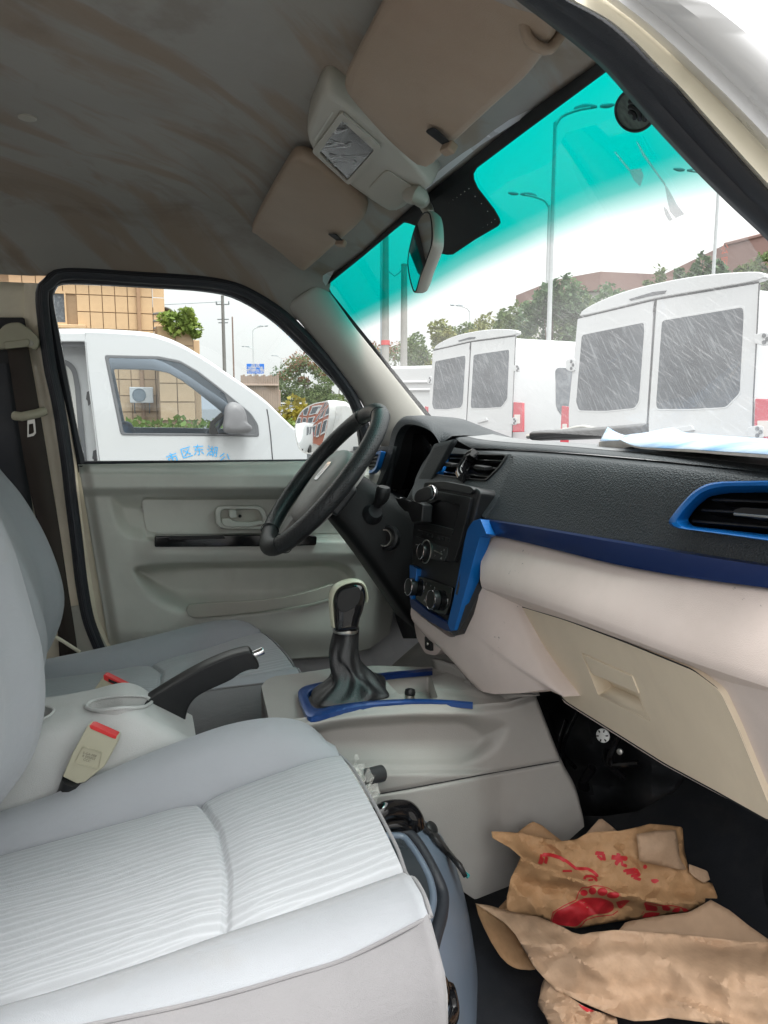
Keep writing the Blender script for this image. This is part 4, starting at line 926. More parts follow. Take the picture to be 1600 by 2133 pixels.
# dome console
dc = thing('overhead_console', 'beige overhead console with a film-wrapped reading lamp between the two sun visors', 'overhead console', onceil(745, 310, .02))
out = [(640, 268), (655, 225), (668, 196), (684, 190), (720, 214), (762, 245), (809, 280), (855, 330), (896, 378), (894, 388), (871, 404), (845, 428), (822, 437), (800, 430), (728, 380), (668, 324), (648, 300)]
c, n = fit_plane([onceil(a, b, .030) for a, b in [(645, 270), (680, 195), (890, 378), (815, 430)]])
OC, ON = c, n
ring = spline([(a, b, 0) for a, b in out], 80, True); pts = [UP(q.x, q.y, c, n) for q in ring]; cc = sum(pts, V()) / len(pts)
rows = [[cc + (p - cc) * s + n * o for p in pts] for s, o in ((1.06, -.035), (1.03, -.012), (1.0, -.002), (.97, .003), (.9, .0042), (.5, .0045), (.1, .0045))]
con = loft('console_shell', rows, m_trimgrey, dc, closed_u=True, cap=True, sharp=180)
def op(a, b, o=0): return UP(a, b, OC + ON * (.0045 + o), ON)
lf = rpoly([(712, 229), (796, 303), (728, 383), (650, 312)], 8); lfi = rpoly([(714, 247), (781, 309), (724, 373), (666, 315)], 4)
O_, I_ = ringpx(lf, lfi)
lampf = frame_ring('lamp_frame', [op(a, b, .001) for a, b in O_], [op(a, b, .001) for a, b in I_], ON * .003, m_trimgrey, dc, bevel=.001, sharp=30)
m_lens = M('smoked lens', (.03, .028, .028), .12, rvar=.04, coat=.4)
prism('lamp_lens', [op(a, b, .0008) for a, b in lfi], ON * .001, m_lens, lampf)
# crinkled protective film over the lens; wrinkle glints painted in as white streaks
def mat_film():
    m, t, b, o = nt('crinkled film with painted glints'); v = texco(t, (1, 1, 1)); n1 = noise_(t, texco(t, (30, 12, 20), (0, 0, R(30))), 1, 3, .6, 1.5)
    n2 = noise_(t, texrs(t, (0, 0, R(55)), (9, 42, 9)), 1, 2, .5, 1.0)
    wr = ramp(t, n2, [(.545, 0), (.565, 1), (.575, 1), (.60, 0)]); c = mixc(t, wr, (.05, .05, .05), (.75, .75, .76)); t.links.new(c, b.inputs['Base Color'])
    al = nd(t, 'ShaderNodeMapRange'); t.links.new(wr, al.inputs[0]); al.inputs[3].default_value = .12; al.inputs[4].default_value = .8; t.links.new(al.outputs[0], b.inputs['Alpha'])
    b.inputs['Roughness'].default_value = .12; bump_(t, b, n1, .9, .02); return m
m_film = mat_film()
rows = []
for i in range(16):
    r = []
    for j in range(16):
        a = V((714, 247, 0)).lerp(V((781, 309, 0)), i / 15); b = V((666, 315, 0)).lerp(V((724, 373, 0)), i / 15); q = a.lerp(b, j / 15)
        r.append(op(q.x, q.y, .0035 + .004 * mnoise.noise(V((i * .35, j * .16, 0))) ))
    rows.append(r)
loft('film', rows, m_film, lampf, sharp=180)
md = rpoly([(805, 351), (867, 391), (828, 431), (766, 392)], 10)
prism('console_lid', [op(a, b, .0002) for a, b in md], ON * .0022, m_trimgrey, dc, bevel=.0009, sharp=30)
prism('console_groove', [op(a, b, .0004) for a, b in [(655, 290), (692, 232), (695, 234), (658, 293)]], ON * .0004, m_panel, dc)
# mirror
rv = thing('rearview_mirror', 'rear-view mirror in a beige case hanging from the overhead console', 'mirror', U(885, 520, x=.43))
NT, NB, FM = U(893, 440, y=-.085), U(868, 608, y=-.045), U(850, 542, y=.115)
MRN = (NB - NT).cross(FM - NT).normalized(); MRN = MRN if MRN.x < 0 else -MRN
def rvp(a, b, o=0): return UP(a, b, NT + MRN * o, MRN)
grg = spline([(a, b, 0) for a, b in [(893, 439), (882, 444), (870, 464), (860, 494), (851, 540), (854, 576), (862, 606), (868, 610), (877, 580), (890, 545), (902, 508), (903, 472), (899, 446)]], 60, True)
ring = [rvp(q.x, q.y) for q in grg]; mcc = sum(ring, V()) / 60; rows = []
for s_, o in ((.965, -.001), (.985, .0008), (1.0, 0), (1.0, -.004), (.985, -.010), (.92, -.016), (.75, -.020), (.4, -.022), (.05, -.0225)): rows.append([mcc + (p - mcc) * s_ + MRN * o for p in ring])
loft('mirror_case', rows, m_trimgrey, rv, closed_u=True, cap=True, sharp=60)
gl = [mcc + (p - mcc) * .955 + MRN * .0006 for p in ring]
prism('mirror_glass', gl, MRN * .0008, m_mirror, rv, smooth=False)
tube('mirror_rim', [mcc + (p - mcc) * .965 + MRN * .0012 for p in ring], .0012, m_dark, rv, n=6, closed=True)
tube('mirror_stem', spline([op(858, 404, .0), op(872, 408, .012), U(884, 424, x=.455), U(893, 442, x=.448), U(900, 470, x=.46)], 20), .011, m_trimgrey, rv, n=12, scale=lambda t: 1.35 - .6 * t)
# blanking plug in the roof lining
tag(lathe('roof_plug', [(.013, 0), (.013, .004), (.010, .0055), (.0008, .006)], onceil(57, 241, -.001), m_trimgrey, None, ax=(0, 0, -1), n=24), 'small round grey plug set in the stained roof lining', 'plug')
# round vent-shaped sticker on the glass
stq = ws_plane(1322, 231, .012); sn = (CAM - stq).normalized()
nrm = V((-.72, .12, -.68)).normalized()
stk = thing('round_sticker', 'round dark mottled sticker inside the upper corner of the windscreen', 'sticker', stq)
m_stick = M('mottled sticker', (.055, .085, .075), .5, var=.7, vs=120)
e1 = ws_plane(1340, 231, .012) - stq; e2 = ws_plane(1322, 249, .012) - stq
disc = [stq + e1 * (2.3 * math.cos(a)) + e2 * (2.35 * math.sin(a)) for a in [2 * math.pi * k / 40 for k in range(40)]]
prism('sticker_disc', disc, -nrm * .0006, m_stick, stk)
tube('sticker_rim', [p + nrm * .0004 for p in disc], .0014, m_dark, stk, n=6, closed=True)
for r_, a0, a1 in ((.45, -110, 40), (1.05, -100, 30), (1.65, -95, 20)):
    tube('sticker_arc', [stq + nrm * .0009 + e1 * (r_ * math.cos(R(a)) - .3) + e2 * (r_ * math.sin(R(a)) + .5) for a in range(a0, a1, 10)], .0022, m_dark, stk, n=6)

# torn remains of an old film hanging on the glass
m_flake = nt('torn grey film'); m_flake[2].inputs['Base Color'].default_value = (.62, .64, .66, 1); m_flake[2].inputs['Alpha'].default_value = .32; m_flake = m_flake[0]
def flake(label, polys):
    t = thing('torn_film', label, 'film scrap', ws_plane(*polys[0][0], .006), 'film scraps on the windscreen')
    for pts in polys: prism('film_piece', [ws_plane(a, b, .008) for a, b in pts], (-.0004, 0, -.0002), m_flake, t)
flake('smaller torn grey film scrap hanging on the windscreen below the round sticker', [[(1311, 354), (1322, 352), (1336, 351), (1341, 366), (1334, 388), (1322, 376)], [(1280, 316), (1283, 316), (1313, 353), (1310, 355)]])
flake('larger torn grey film scrap on the windscreen, near the single street lamp', [[(1385, 383), (1392, 392), (1410, 425), (1426, 446), (1408, 454), (1396, 440), (1390, 412)], [(1383, 430), (1390, 436), (1402, 458), (1394, 460), (1386, 446)], [(1326, 294), (1329, 296), (1344, 322), (1388, 384), (1385, 386), (1340, 324)]])

# ================================================================ seat belt of the driver
sb = thing('seat_belt', 'brown driver seat belt hanging from its beige pillar anchor behind the wheel seat', 'seat belt', U(40, 720, y=.68))
bl_ = [(14, 722), (34, 856), (55, 985), (76, 1085), (98, 1200), (118, 1300), (124, 1372)]; br_ = [(59, 720), (83, 856), (106, 994), (125, 1110), (143, 1232), (158, 1330), (163, 1372)]
def yb(py): return .660 - .012 * math.sin((py - 720) / 640 * math.pi)
L_ = [U(q.x, q.y, y=yb(q.y) + .004) for q in spline([(a, b, 0) for a, b in bl_], 40)]; R_ = [U(q.x, q.y, y=yb(q.y) - .002) for q in spline([(a, b, 0) for a, b in br_], 40)]
loft('webbing', [L_, [a.lerp(b, .5) + V((0, -.002, 0)) for a, b in zip(L_, R_)], R_], m_belt, sb, solid=.0014)
ac = rpoly([(-14, 700), (8, 677), (20, 672), (40, 671), (60, 683), (78, 700), (82, 710), (79, 722), (72, 729), (58, 722), (10, 726), (-10, 728)], 6)
prism('anchor_cover', [U(a, b, y=.650) for a, b in ac], (0, .03, 0), m_buckle, sb, bevel=.007, bseg=4)
prism('anchor_plate', [U(a, b, y=.690) for a, b in rpoly([(-20, 661), (50, 661), (54, 680), (54, 760), (-20, 760)], 5)], (0, .006, 0), m_smooth, sb, bevel=.002)
prism('anchor_bar', [U(a, b, y=.645) for a, b in rpoly([(8, 712), (60, 706), (62, 716), (56, 722), (10, 727)], 3)], (0, .01, 0), m_buckle, sb, bevel=.003)
lathe('anchor_screw', [(.006, 0), (.006, .003), (.003, .004)], U(64, 715, y=.651), m_trimgrey, sb, ax=(0, -1, 0), n=12)
tube('tongue_stop', [U(30, 866, y=.650), U(45, 868, y=.640), U(75, 862, y=.638), U(94, 856, y=.648)], .0098, m_buckle, sb, n=12)
tg = [(57, 872), (72, 869), (75, 902), (70, 908), (57, 911)]; tgi = [(60, 884), (69, 882), (71, 900), (68, 903), (60, 905)]
O_, I_ = ringpx(tg, tgi)
frame_ring('tongue', [U(a, b, y=.644) for a, b in O_], [U(a, b, y=.644) for a, b in I_], (0, .002, 0), m_satin, sb, bevel=.0004)
# ================================================================ front seats
def seat(label, F2, F3, N3, N1, ys, crease, back, backy, piping=True, ribn=1.0):
    """ys: y of far edge, far bolster top, far seam, near seam, near piping, near side"""
    yA, yF2, yF3, yN3, yN1, yB = ys
    t = thing('front_seat', label, 'seat', V((0, (yF3 + yN3) / 2, .55)), 'front seats')
    n = 70
    def cv(px, y): return [U(q.x, q.y, y=y) for q in spline([(a, b, 0) for a, b in px], n)]
    f2, f3, n3, n1 = cv(F2, yF2), cv(F3, yF3), cv(N3, yN3), cv(N1, yN1)
    def drop(c):   # front face of the cushion below the piping
        p = c[-1]; d = (c[-1] - c[-4]).normalized()
        return [p + V((.005, 0, -.012)), p + V((.008, 0, -.035)), p + V((-.004, 0, -.085)), p + V((-.035, 0, -.15))]
    near = 1 if yB < yN1 else -1
    # --- plain cushion shell: bolsters and sides
    def full(c): return c + drop(c)
    f1 = [V((p.x, lerp(yF2, yA, .7), p.z - .016)) for p in f2]; f0 = [V((p.x, yA, p.z - .05)) for p in f2]; fm = [V((p.x, yA, .68)) for p in f2]
    fi = [a.lerp(b, .55) + V((0, 0, .008)) for a, b in zip(f2, f3)]
    ni = [a.lerp(b, .35) + V((0, 0, .010)) for a, b in zip(n3, n1)]; nj = [a.lerp(b, .75) + V((0, 0, .010)) for a, b in zip(n3, n1)]
    nb0 = [V((p.x - .002, lerp(yN1, yB, .8), p.z - .02)) for p in n1]; nb1 = [V((p.x - .004, yB, p.z - .07)) for p in n1]; nb2 = [V((p.x - .015, lerp(yB, yN1, .3), p.z - .17)) for p in n1]
    mid = [a.lerp(b, .5) + V((0, 0, -.02)) for a, b in zip(f3, n3)]
    sink = [p + V((0, 0, -.02)) for p in f3]; sinkn = [p + V((0, 0, -.02)) for p in n3]
    loft('cushion', [full(c) for c in (fm, f0, f1, f2, fi, f3, sink)], m_fab, t, sharp=180, face=(0, (yF3 + yN3) / 2, 3))
    loft('near_bolster', [full(c) for c in (sinkn, n3, ni, nj, n1)], m_fab, t, sharp=180, face=(0, (yF3 + yN3) / 2, 3))
    loft('cushion_side', [full(c) for c in (n1, nb0, nb1, nb2)], m_fabshade, t, sharp=180, face=CAM)
    # --- ribbed middle with a sewn cross seam
    m_ = 61; rows = []; N0 = n; n = 240; f3h, n3h = resample(f3, n), resample(n3, n)
    for i in range(m_):
        v = i / (m_ - 1); r = []
        for j in range(n):
            p = f3h[j].lerp(n3h[j], v); bul = .012 * math.sin(math.pi * v) ** .6
            xs = interp(crease, v); g = abs(p.x - xs)
            dz = bul - .007 * math.exp(-(g / .0035) ** 2) - .006 * math.exp(-(g / .022) ** 2)
            dz -= .004 * (math.exp(-(v / .02) ** 2) + math.exp(-((1 - v) / .02) ** 2))
            r.append(p + V((0, 0, dz)))
        p = r[-1]
        r += [p + V((.005, 0, -.012)), p + V((.008, 0, -.035)), p + V((-.004, 0, -.085))]
        rows.append(r)
    loft('ribbed_insert', rows, m_rib, t, sharp=180, uv=True, face=(0, 0, 3))
    n = N0
    # --- piping round the front and along the near side
    fr = [f2[-1], f3[-1]] + [f3[-1].lerp(n3[-1], k / 8) + V((.002, 0, .012 * math.sin(math.pi * k / 8) ** .6)) for k in range(1, 8)] + [n3[-1], ni[-1], nj[-1], n1[-1]]
    path = spline([p + V((.004, 0, -.004)) for p in fr], 50)
    tube('piping', path, .0022, m_fabshade, t, n=8)
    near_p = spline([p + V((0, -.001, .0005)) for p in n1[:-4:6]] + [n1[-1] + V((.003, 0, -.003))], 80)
    tube('side_seam', near_p, .0019, m_fabshade, t, n=8)
    # stitches beside the seam
    stm = []
    ss = resample([p + V((0, (yB - yN1) * .35, -.010)) for p in n1[:-2]], 90)
    for a, b in zip(ss[::1], ss[1::1]):
        d = (b - a) * .28; stm.append(sweep_me('stitch', [a - d * .9, a + d * .9], circ(.0011, 5)))
    st = link('stitching', join_me('stitching', stm), M('seat thread', (.14, .14, .145), .8), t); st['kind'] = 'stuff'
    # --- backrest
    prof = [U(q.x, q.y, y=backy[0]) for q in spline([(a, b, 0) for a, b in back], 40)]
    y0, y1, y2 = backy    # far bolster, middle, near bolster
    rows = []
    for k in range(25):
        s = k / 24; y = lerp(y0 + .045, y2 - .045, s)
        bol = abs(s * 2 - 1)
        dx = -.035 * (1 - sstep(.55, .85, bol)) - .05 * sstep(.86, 1.0, bol) ** 1.4
        rows.append([V((p.x + dx, y, p.z)) for p in prof])
    back_rows = [[V((p.x - .13, r[0].y * .96 + .04 * (y0 + y2) / 2, p.z)) for p in r] for r in rows]
    loft('backrest', rows, m_fab, t, sharp=180, face=(3, 0, 1.2))
    loft('backrest_shell', [rows[0], [V((p.x - .06, rows[0][0].y + .004, p.z)) for p in rows[0]], back_rows[0]] + back_rows[4:-4:4] + [back_rows[-1], rows[-1]], m_fab, t, sharp=60, face=(-3, 0, 1.2))
    return t
seat('light grey passenger seat with ribbed cushion, nearest the open door',
     [(-420, 1760), (-250, 1742), (-100, 1712), (0, 1690), (100, 1658), (200, 1615), (300, 1573), (400, 1534), (480, 1508), (560, 1495), (620, 1500), (658, 1520), (690, 1556)],
     [(-420, 1895), (-250, 1848), (0, 1780), (200, 1726), (415, 1665), (560, 1614), (650, 1583), (706, 1572)],
     [(-480, 2240), (-300, 2186), (0, 2096), (120, 2062), (300, 2004), (467, 1945), (650, 1884), (780, 1838), (840, 1817)],
     [(-480, 2330), (-300, 2268), (0, 2180), (100, 2154), (197, 2132), (300, 2111), (420, 2085), (560, 2046), (700, 2003), (760, 1980), (812, 1958), (862, 1930), (890, 1904)],
     (-.075, -.112, -.165, -.455, -.560, -.605), [(0, .056), (.35, .072), (.7, .072), (1, .060)],
     [(-60, 930), (0, 1078), (27, 1138), (54, 1224), (72, 1290), (88, 1350), (95, 1430), (92, 1490), (78, 1552), (52, 1606), (20, 1650), (-10, 1690), (-40, 1730)], (-.14, -.35, -.58))
seat('light grey driver seat behind the steering wheel, on the far side of the handbrake',
     [(-120, 1402), (0, 1392), (100, 1372), (200, 1352), (300, 1328), (380, 1308), (440, 1294), (490, 1291), (524, 1300), (542, 1316)],
     [(-120, 1440), (0, 1428), (136, 1411), (256, 1394), (376, 1366), (440, 1348), (500, 1328), (540, 1318)],
     [(-120, 1512), (0, 1494), (124, 1468), (250, 1450), (380, 1432), (470, 1418), (560, 1402), (612, 1393)],
     [(-120, 1530), (0, 1512), (124, 1490), (250, 1470), (380, 1448), (460, 1434), (580, 1420), (624, 1411)],
     (.585, .545, .495, .265, .215, .185), [(0, -.0), (.5, .022), (1, .015)],
     [(-40, 930), (0, 981), (45, 1035), (90, 1111), (121, 1188), (133, 1245), (128, 1292), (110, 1340), (92, 1372), (70, 1400)], (.50, .37, .22))
# white hanging lever strap between seat and pillar
tag(tube('belt_strap', [U(104, 1320, y=.60), U(130, 1335, y=.61), (U(166, 1358, y=.62))], .004, m_cream, None, n=8), 'thin pale strap beside the driver seat base', 'strap')
# ================================================================ floor console
fc = thing('floor_console', 'beige floor console with blue edge trim and a small tray behind the gear lever', 'centre console', (.4, 0, .5))
YC = -.105
TOPE = [(566, 1524), (580, 1508), (602, 1499), (652, 1492), (760, 1474), (860, 1467), (985, 1468), (1060, 1462), (1110, 1446)]
BOT_ = [(600, 1720), (650, 1725), (700, 1735), (800, 1760), (900, 1815), (990, 1874), (1060, 1846), (1140, 1790), (1217, 1722)]
FR = [(1110, 1446), (1165, 1586), (1198, 1650), (1212, 1700), (1217, 1722)]
RECC = rpoly([(500, 1560), (640, 1512), (700, 1498), (860, 1486), (1000, 1486), (1074, 1502), (1044, 1570), (990, 1602), (740, 1603), (500, 1603)], 30)
def con_y(px, py):
    d = 0
    s = sdf(px, py, RECC) if 580 < px < 1090 and 1470 < py < 1650 else -9
    if s > 0: d += .030 * sstep(0, 22 if px < 950 else lerp(22, 60, sstep(950, 1030, px)), s) * (1 - .75 * sstep(1540, 1602, py))
    d -= .012 * sstep(1600, 1616, py) * sstep(1050, 990, px)
    seam = interp([(760, 1658), (840, 1645), (1000, 1616), (1165, 1586)], px)
    d += .006 * math.exp(-((py - seam) / 3.0) ** 2)
    d -= .002 * sstep(seam, seam + 2, py)
    return YC - .006 + d
top_c = [(a, b, 0) for a, b in TOPE]
rows = []; nu, nv = 130, 90
Tt = resample(top_c, nu); Bt = resample([(a, b, 0) for a, b in BOT_], nu)
Fr = spline([(a, b, 0) for a, b in FR], nv)
for i in range(nv):
    v = i / (nv - 1); r = []
    for j in range(nu):
        q = Tt[j].lerp(Bt[j], v); w = j / (nu - 1)
        lin = Tt[-1].lerp(Bt[-1], v); q = q + (Fr[i] - lin) * w ** 3
        r.append(U(q.x, q.y, y=con_y(q.x, q.y) + .012 * sstep(.06, 0, v)))
    # front edge returns into the footwell
    e = r[-1]; r.append(e + V((.012, .02, 0))); r.append(e + V((.012, .10, 0)))
    rows.append(r)
loft('console_side', rows, m_console, fc, sharp=180)
# parting line between the upper and lower mouldings
tube('parting_line', [U(a, b, y=con_y(a, b) - .004) for a, b in [(765, 1658), (840, 1645), (920, 1630), (1000, 1615), (1090, 1599), (1164, 1586)]], .0009, m_dark, fc, n=6)
# top deck with an opening for the tray
nearc = [U(q.x, q.y, y=YC + .006) for q in resample([(a, b, 0) for a, b in TOPE], 60)]
NXZ = [(p.x, p.z) for p in nearc]
def ondeck(px, py, lift=0):
    d = ray(px, py); t = .5
    while t < 3:
        p = CAM + d * t
        if p.y > YC - .01 and p.z < interp(NXZ, p.x) - .03 * (p.y - YC) + lift: return p
        t += .001
    return CAM + d * 1.4
def deckz(x, y): return interp(NXZ, x) - .03 * (y - YC)
farc = [V((p.x + .02 * (1 - k / 59) - .004, .105, deckz(p.x, .105))) for k, p in enumerate(nearc)]
TRAY = rpoly([(797, 1411), (896, 1403), (913, 1455), (842, 1457)], 6, 3)
out_px = [P(p) for p in nearc] + [P(p) for p in farc[::-1]]
O_, I_ = ringpx(out_px, TRAY)
deck = frame_ring('console_deck', [ondeck(a, b) for a, b in O_], [ondeck(a, b) for a, b in I_], (0, 0, -.006), m_console, fc, sharp=30, bevel=.002)
prism('console_rear', [nearc[0] + V((0, 0, -.004)), farc[0] + V((0, 0, -.004)), V((farc[0].x + .03, .105, .6)), V((nearc[0].x + .03, YC, .6))], (.004, 0, 0), m_console, fc)
loft('console_far_side', [[p for p in farc], [V((p.x, .112, p.z - .02)) for p in farc], [V((p.x, .12, .55)) for p in farc]], m_console, fc, sharp=60, face=(0, 4, 1))
# front rise towards the dash, and rear nose
rise = relief('console_rise', [(898, 1372), (945, 1385), (1000, 1442)], [(905, 1400), (985, 1466), (1112, 1448)], 12, 8, lambda px, py: interp([(898, .50), (1112, .575)], px), m_console, fc, plane='x', solid=.01)
relief('console_front', [(880, 1330), (905, 1340), (1010, 1440), (1110, 1440)], [(800, 1400), (900, 1400), (990, 1460), (1114, 1450)], 14, 6, lambda px, py: .60, m_console, fc, plane='x', solid=.01)
# blue edge trims (near and far) with a U round the gaiter
bn = [(985, 1467), (930, 1463), (860, 1462), (760, 1470), (700, 1482), (658, 1493), (640, 1491), (630, 1472), (621, 1448), (625, 1435), (645, 1426), (690, 1417)]
bi = [(985, 1462), (930, 1457.5), (860, 1455.5), (770, 1460), (705, 1468), (664, 1476), (650, 1470), (644, 1459), (640, 1448), (644, 1441), (658, 1434), (690, 1427)]
a = [ondeck(q.x, q.y, .004) for q in spline([(x, y, 0) for x, y in bn], 70)]; b = [ondeck(q.x, q.y, .004) for q in spline([(x, y, 0) for x, y in bi], 70)]
loft('blue_edge', [[p + V((0, 0, -.008)) for p in a], a, [p.lerp(q, .3) + V((0, 0, .0025)) for p, q in zip(a, b)], b, [p + V((0, 0, -.008)) for p in b]], M('deep satin blue', (.008, .05, .20), .33, metal=.35, coat=.2), fc, sharp=50, face=(0, 0, 4))
bn2 = [ondeck(a, b, .008) for a, b in [(690, 1416), (760, 1405), (830, 1398), (901, 1392)]]; bi2 = [ondeck(a, b, .008) for a, b in [(690, 1424), (765, 1412), (830, 1404), (901, 1398)]]
loft('blue_edge', [[p + V((0, 0, -.008)) for p in bn2], bn2, bi2, [p + V((0, 0, -.008)) for p in bi2]], m_navy, fc, sharp=50, face=(0, 0, 4))
m_tray = M('tray liner', (.42, .40, .375), .6, dirt=(.22, .2, .18), dirt_amt=.5, ds=12)
tray_pts = [ondeck(a, b, -.0005) for a, b in TRAY]; ctr = sum(tray_pts, V()) / len(tray_pts); low_pts = [ctr + (p - ctr) * .93 + V((0, 0, -.032)) for p in tray_pts]
loft('tray_wall', [tray_pts + tray_pts[:1], low_pts + low_pts[:1]], m_tray, fc, sharp=30, face=ctr + V((0, 0, .3)))
prism('tray_floor', low_pts, (0, 0, -.003), m_tray, fc)
# lighter plug lying in the tray
cl = thing('cigarette_lighter', 'small black and chrome lighter plug lying in the console tray', 'lighter', ondeck(852, 1450))
q = U(853, 1462, z=low_pts[0].z + .006); ax_ = V((.15, .25, .95)).normalized()
lathe('lighter_body', [(.0085, 0), (.0085, .010), (.0075, .011)], q, m_satin, cl, ax=ax_, n=20)
lathe('lighter_knob', [(.009, .011), (.0095, .016), (.008, .021), (.004, .0225), (.0005, .0226)], q, m_smooth, cl, ax=ax_, n=20)

# ================================================================ gear lever
gear = thing('gear_lever', 'gear lever with black leather gaiter and pale rimmed black knob', 'gear lever', (.30, 0, .88))
m_gaiter = M('gaiter leather', (.008, .0085, .0095), .38, grain=.5, gs=500, dirt=(.06, .06, .06), dirt_amt=.3, ds=12)
base = [ondeck(a, b, .002) for a, b in rpoly([(646, 1445), (664, 1433), (740, 1424), (790, 1415), (806, 1440), (815, 1452), (770, 1458), (705, 1466), (664, 1472), (650, 1462)], 8)]
base = resample(base, 48, True); c0_ = sum(base, V()) / len(base)
topc = U(722, 1312, y=.005); rows = []
levels = [(0, 1.0), (.05, .97), (.12, .86), (.2, .66), (.30, .50), (.42, .40), (.60, .335), (.8, .30), (1, .27)]
for k, (t, s) in enumerate(levels):
    r = []
    ctr = c0_.lerp(topc, t) + V((-.010 * math.sin(math.pi * t), 0, 0)) + V((.012 * math.sin(math.pi * min(t * 2, 1)), 0, 0))
    for i, p in enumerate(base):
        d = p - c0_; a = math.atan2(d.y, d.x); rd = lerp(d.length * s, .030 * (1.05 - .35 * t), sstep(.25, .7, t))
        fold = (.10 * math.sin(a * 5 + t * 6) + .07 * math.sin(a * 9 - t * 11 + 1)) * (1 - sstep(.5, 1, t)) * sstep(0, .12, t) + .04 * math.sin(a * 3 + t * 9) * sstep(.3, .6, t) * (1 - t)
        r.append(ctr + V((math.cos(a), math.sin(a), 0)) * rd * (1 + fold) + V((0, 0, .004 * math.sin(a * 4 + 8 * t) * sstep(0, .15, t))))
    rows.append(r)
loft('gaiter', rows, m_gaiter, gear, closed_u=True, sharp=180, sub=2)
# knob silhouette in the lever's own plane, given its thickness
KY = -.004
ko = [(693, 1300), (692, 1270), (691, 1245), (697, 1228), (712, 1217), (735, 1212), (752, 1216), (757, 1232), (752, 1262), (744, 1285), (740, 1305), (738, 1311), (698, 1313)]
ring = spline([U(a, b, y=KY) for a, b in ko], 56, True); cc = sum(ring, V()) / len(ring); rows = []
for o, s in ((-.024, .72), (-.021, .90), (-.012, .99), (0, 1.0), (.012, .99), (.021, .90), (.024, .72)): rows.append([cc + (p - cc) * s + V((0, o, 0)) for p in ring])
kb = loft('knob', rows, m_piano, gear, closed_u=True, cap=True, sharp=180)
ins = spline([U(a, b, y=KY - .0235) for a, b in [(703, 1262), (704, 1244), (712, 1232), (730, 1226), (746, 1224), (750, 1238), (744, 1258), (728, 1270), (712, 1274)]], 40, True)
tube('knob_line', ins, .0009, m_dark, kb, n=6, closed=True)
prism('knob_insert', ins, (0, -.0015, 0), m_smooth, kb, bevel=.0008)
rim_ = [U(a, b, y=KY - .002) for a, b in [(694, 1304), (691, 1275), (690, 1245), (697, 1226), (712, 1215), (735, 1209.5), (752, 1213), (759, 1226), (762, 1244), (760, 1252)]]
m_pale = M('pale knob rim', (.55, .55, .42), .35)
tube('knob_rim', spline(rim_, 50), .0115, m_pale, kb, n=10, up=(0, 1, 0), ry=.0032)
lathe('knob_collar', [(.0205, -.003), (.0215, 0), (.0215, .007), (.020, .009)], U(719, 1312, y=KY), m_satin, gear, ax=(.06, 0, 1), n=28)

# ================================================================ handbrake and its housing
hbx = thing('handbrake_console', 'grey console with cup hole and lever slot between the two front seats', 'console box', (-.05, 0, .8))
crest = [(-60, 1530), (20, 1519), (88, 1510), (176, 1494), (230, 1480), (262, 1476), (292, 1484), (322, 1503), (352, 1518), (384, 1534), (410, 1548)]
yN = -.075
cr = [U(q.x, q.y, y=yN) for q in spline([(a, b, 0) for a, b in crest], 220)]
far_ = [V((p.x, .025, p.z + .002)) for p in cr]
rows = [[V((p.x, yN - .03, .66)) for p in cr], [V((p.x, yN - .022, p.z - .05)) for p in cr], [V((p.x, yN - .016, p.z - .014)) for p in cr], [V((p.x, yN - .007, p.z - .003)) for p in cr], cr]
for t in [k / 26 for k in range(1, 26)]: rows.append([a.lerp(b, t) + V((0, 0, .003 * math.sin(math.pi * t) ** .4)) for a, b in zip(cr, far_)])
rows += [far_, [V((p.x, .040, p.z - .012)) for p in far_], [V((p.x, .055, .7)) for p in far_]]
m_grey = M('console grey plastic', (.48, .49, .48), .5, grain=.5, gs=700, dirt=(.33, .32, .29), dirt_amt=.3, ds=8)
HROWS = rows
sl = [U(a, b, z=.9165) for a, b in rpoly([(178, 1474), (190, 1460), (236, 1451), (286, 1450), (310, 1460), (292, 1472), (250, 1474), (200, 1478)], 6)]
def onhouse(px, py, lift=.002):
    d = ray(px, py); t = .4
    while t < 2.5:
        p = CAM + d * t
        if yN - .02 < p.y < .04 and p.z < interp([(q.x, q.z) for q in cr], p.x) + .004 + lift: return p
        t += .0015
    return CAM + d * 1.3
SLOT = [(180, 1473), (190, 1461), (222, 1453), (262, 1449), (300, 1451), (316, 1462), (296, 1473), (250, 1475), (206, 1480)]
CUP = [(66, 1486), (74, 1476), (90, 1472), (106, 1474), (112, 1480), (104, 1490), (88, 1497), (72, 1496)]
slp = spline([onhouse(a, b, .001) for a, b in SLOT], 60, True)
vs_, fs_l = grid(HROWS); me = facing(mesh('housing', vs_, fs_l), (0, 0, 4))
sl2 = [(lerp(248, a, .97), lerp(1464, b, .94)) for a, b in SLOT]; cp2 = [(lerp(90, a, .95), lerp(1484, b, .92)) for a, b in CUP]
cut_me(me, lambda x, y: inpoly(x, y, sl2) or inpoly(x, y, cp2)); link('housing', me, m_grey, hbx, sharp=60)
slc = sum(slp, V()) / 60; sld = [slc + (p - slc) * .86 + V((0, 0, -.022)) for p in slp]
loft('slot_wall', [slp + slp[:1], [p.lerp(q, .3) + V((0, 0, -.002)) for p, q in zip(slp + slp[:1], sld + sld[:1])], sld + sld[:1]], m_grey, hbx, sharp=60, face=slc + V((0, 0, .3)))
prism('slot_floor', sld, (0, 0, -.003), M('slot inside', (.30, .305, .30), .6), hbx)
tube('slot_lip', slp, .0026, m_grey, hbx, n=8, closed=True)
cpr = spline([onhouse(a, b, .001) for a, b in CUP], 30, True)
tube('cup_rim', cpr, .0020, m_grey, hbx, n=8, closed=True)
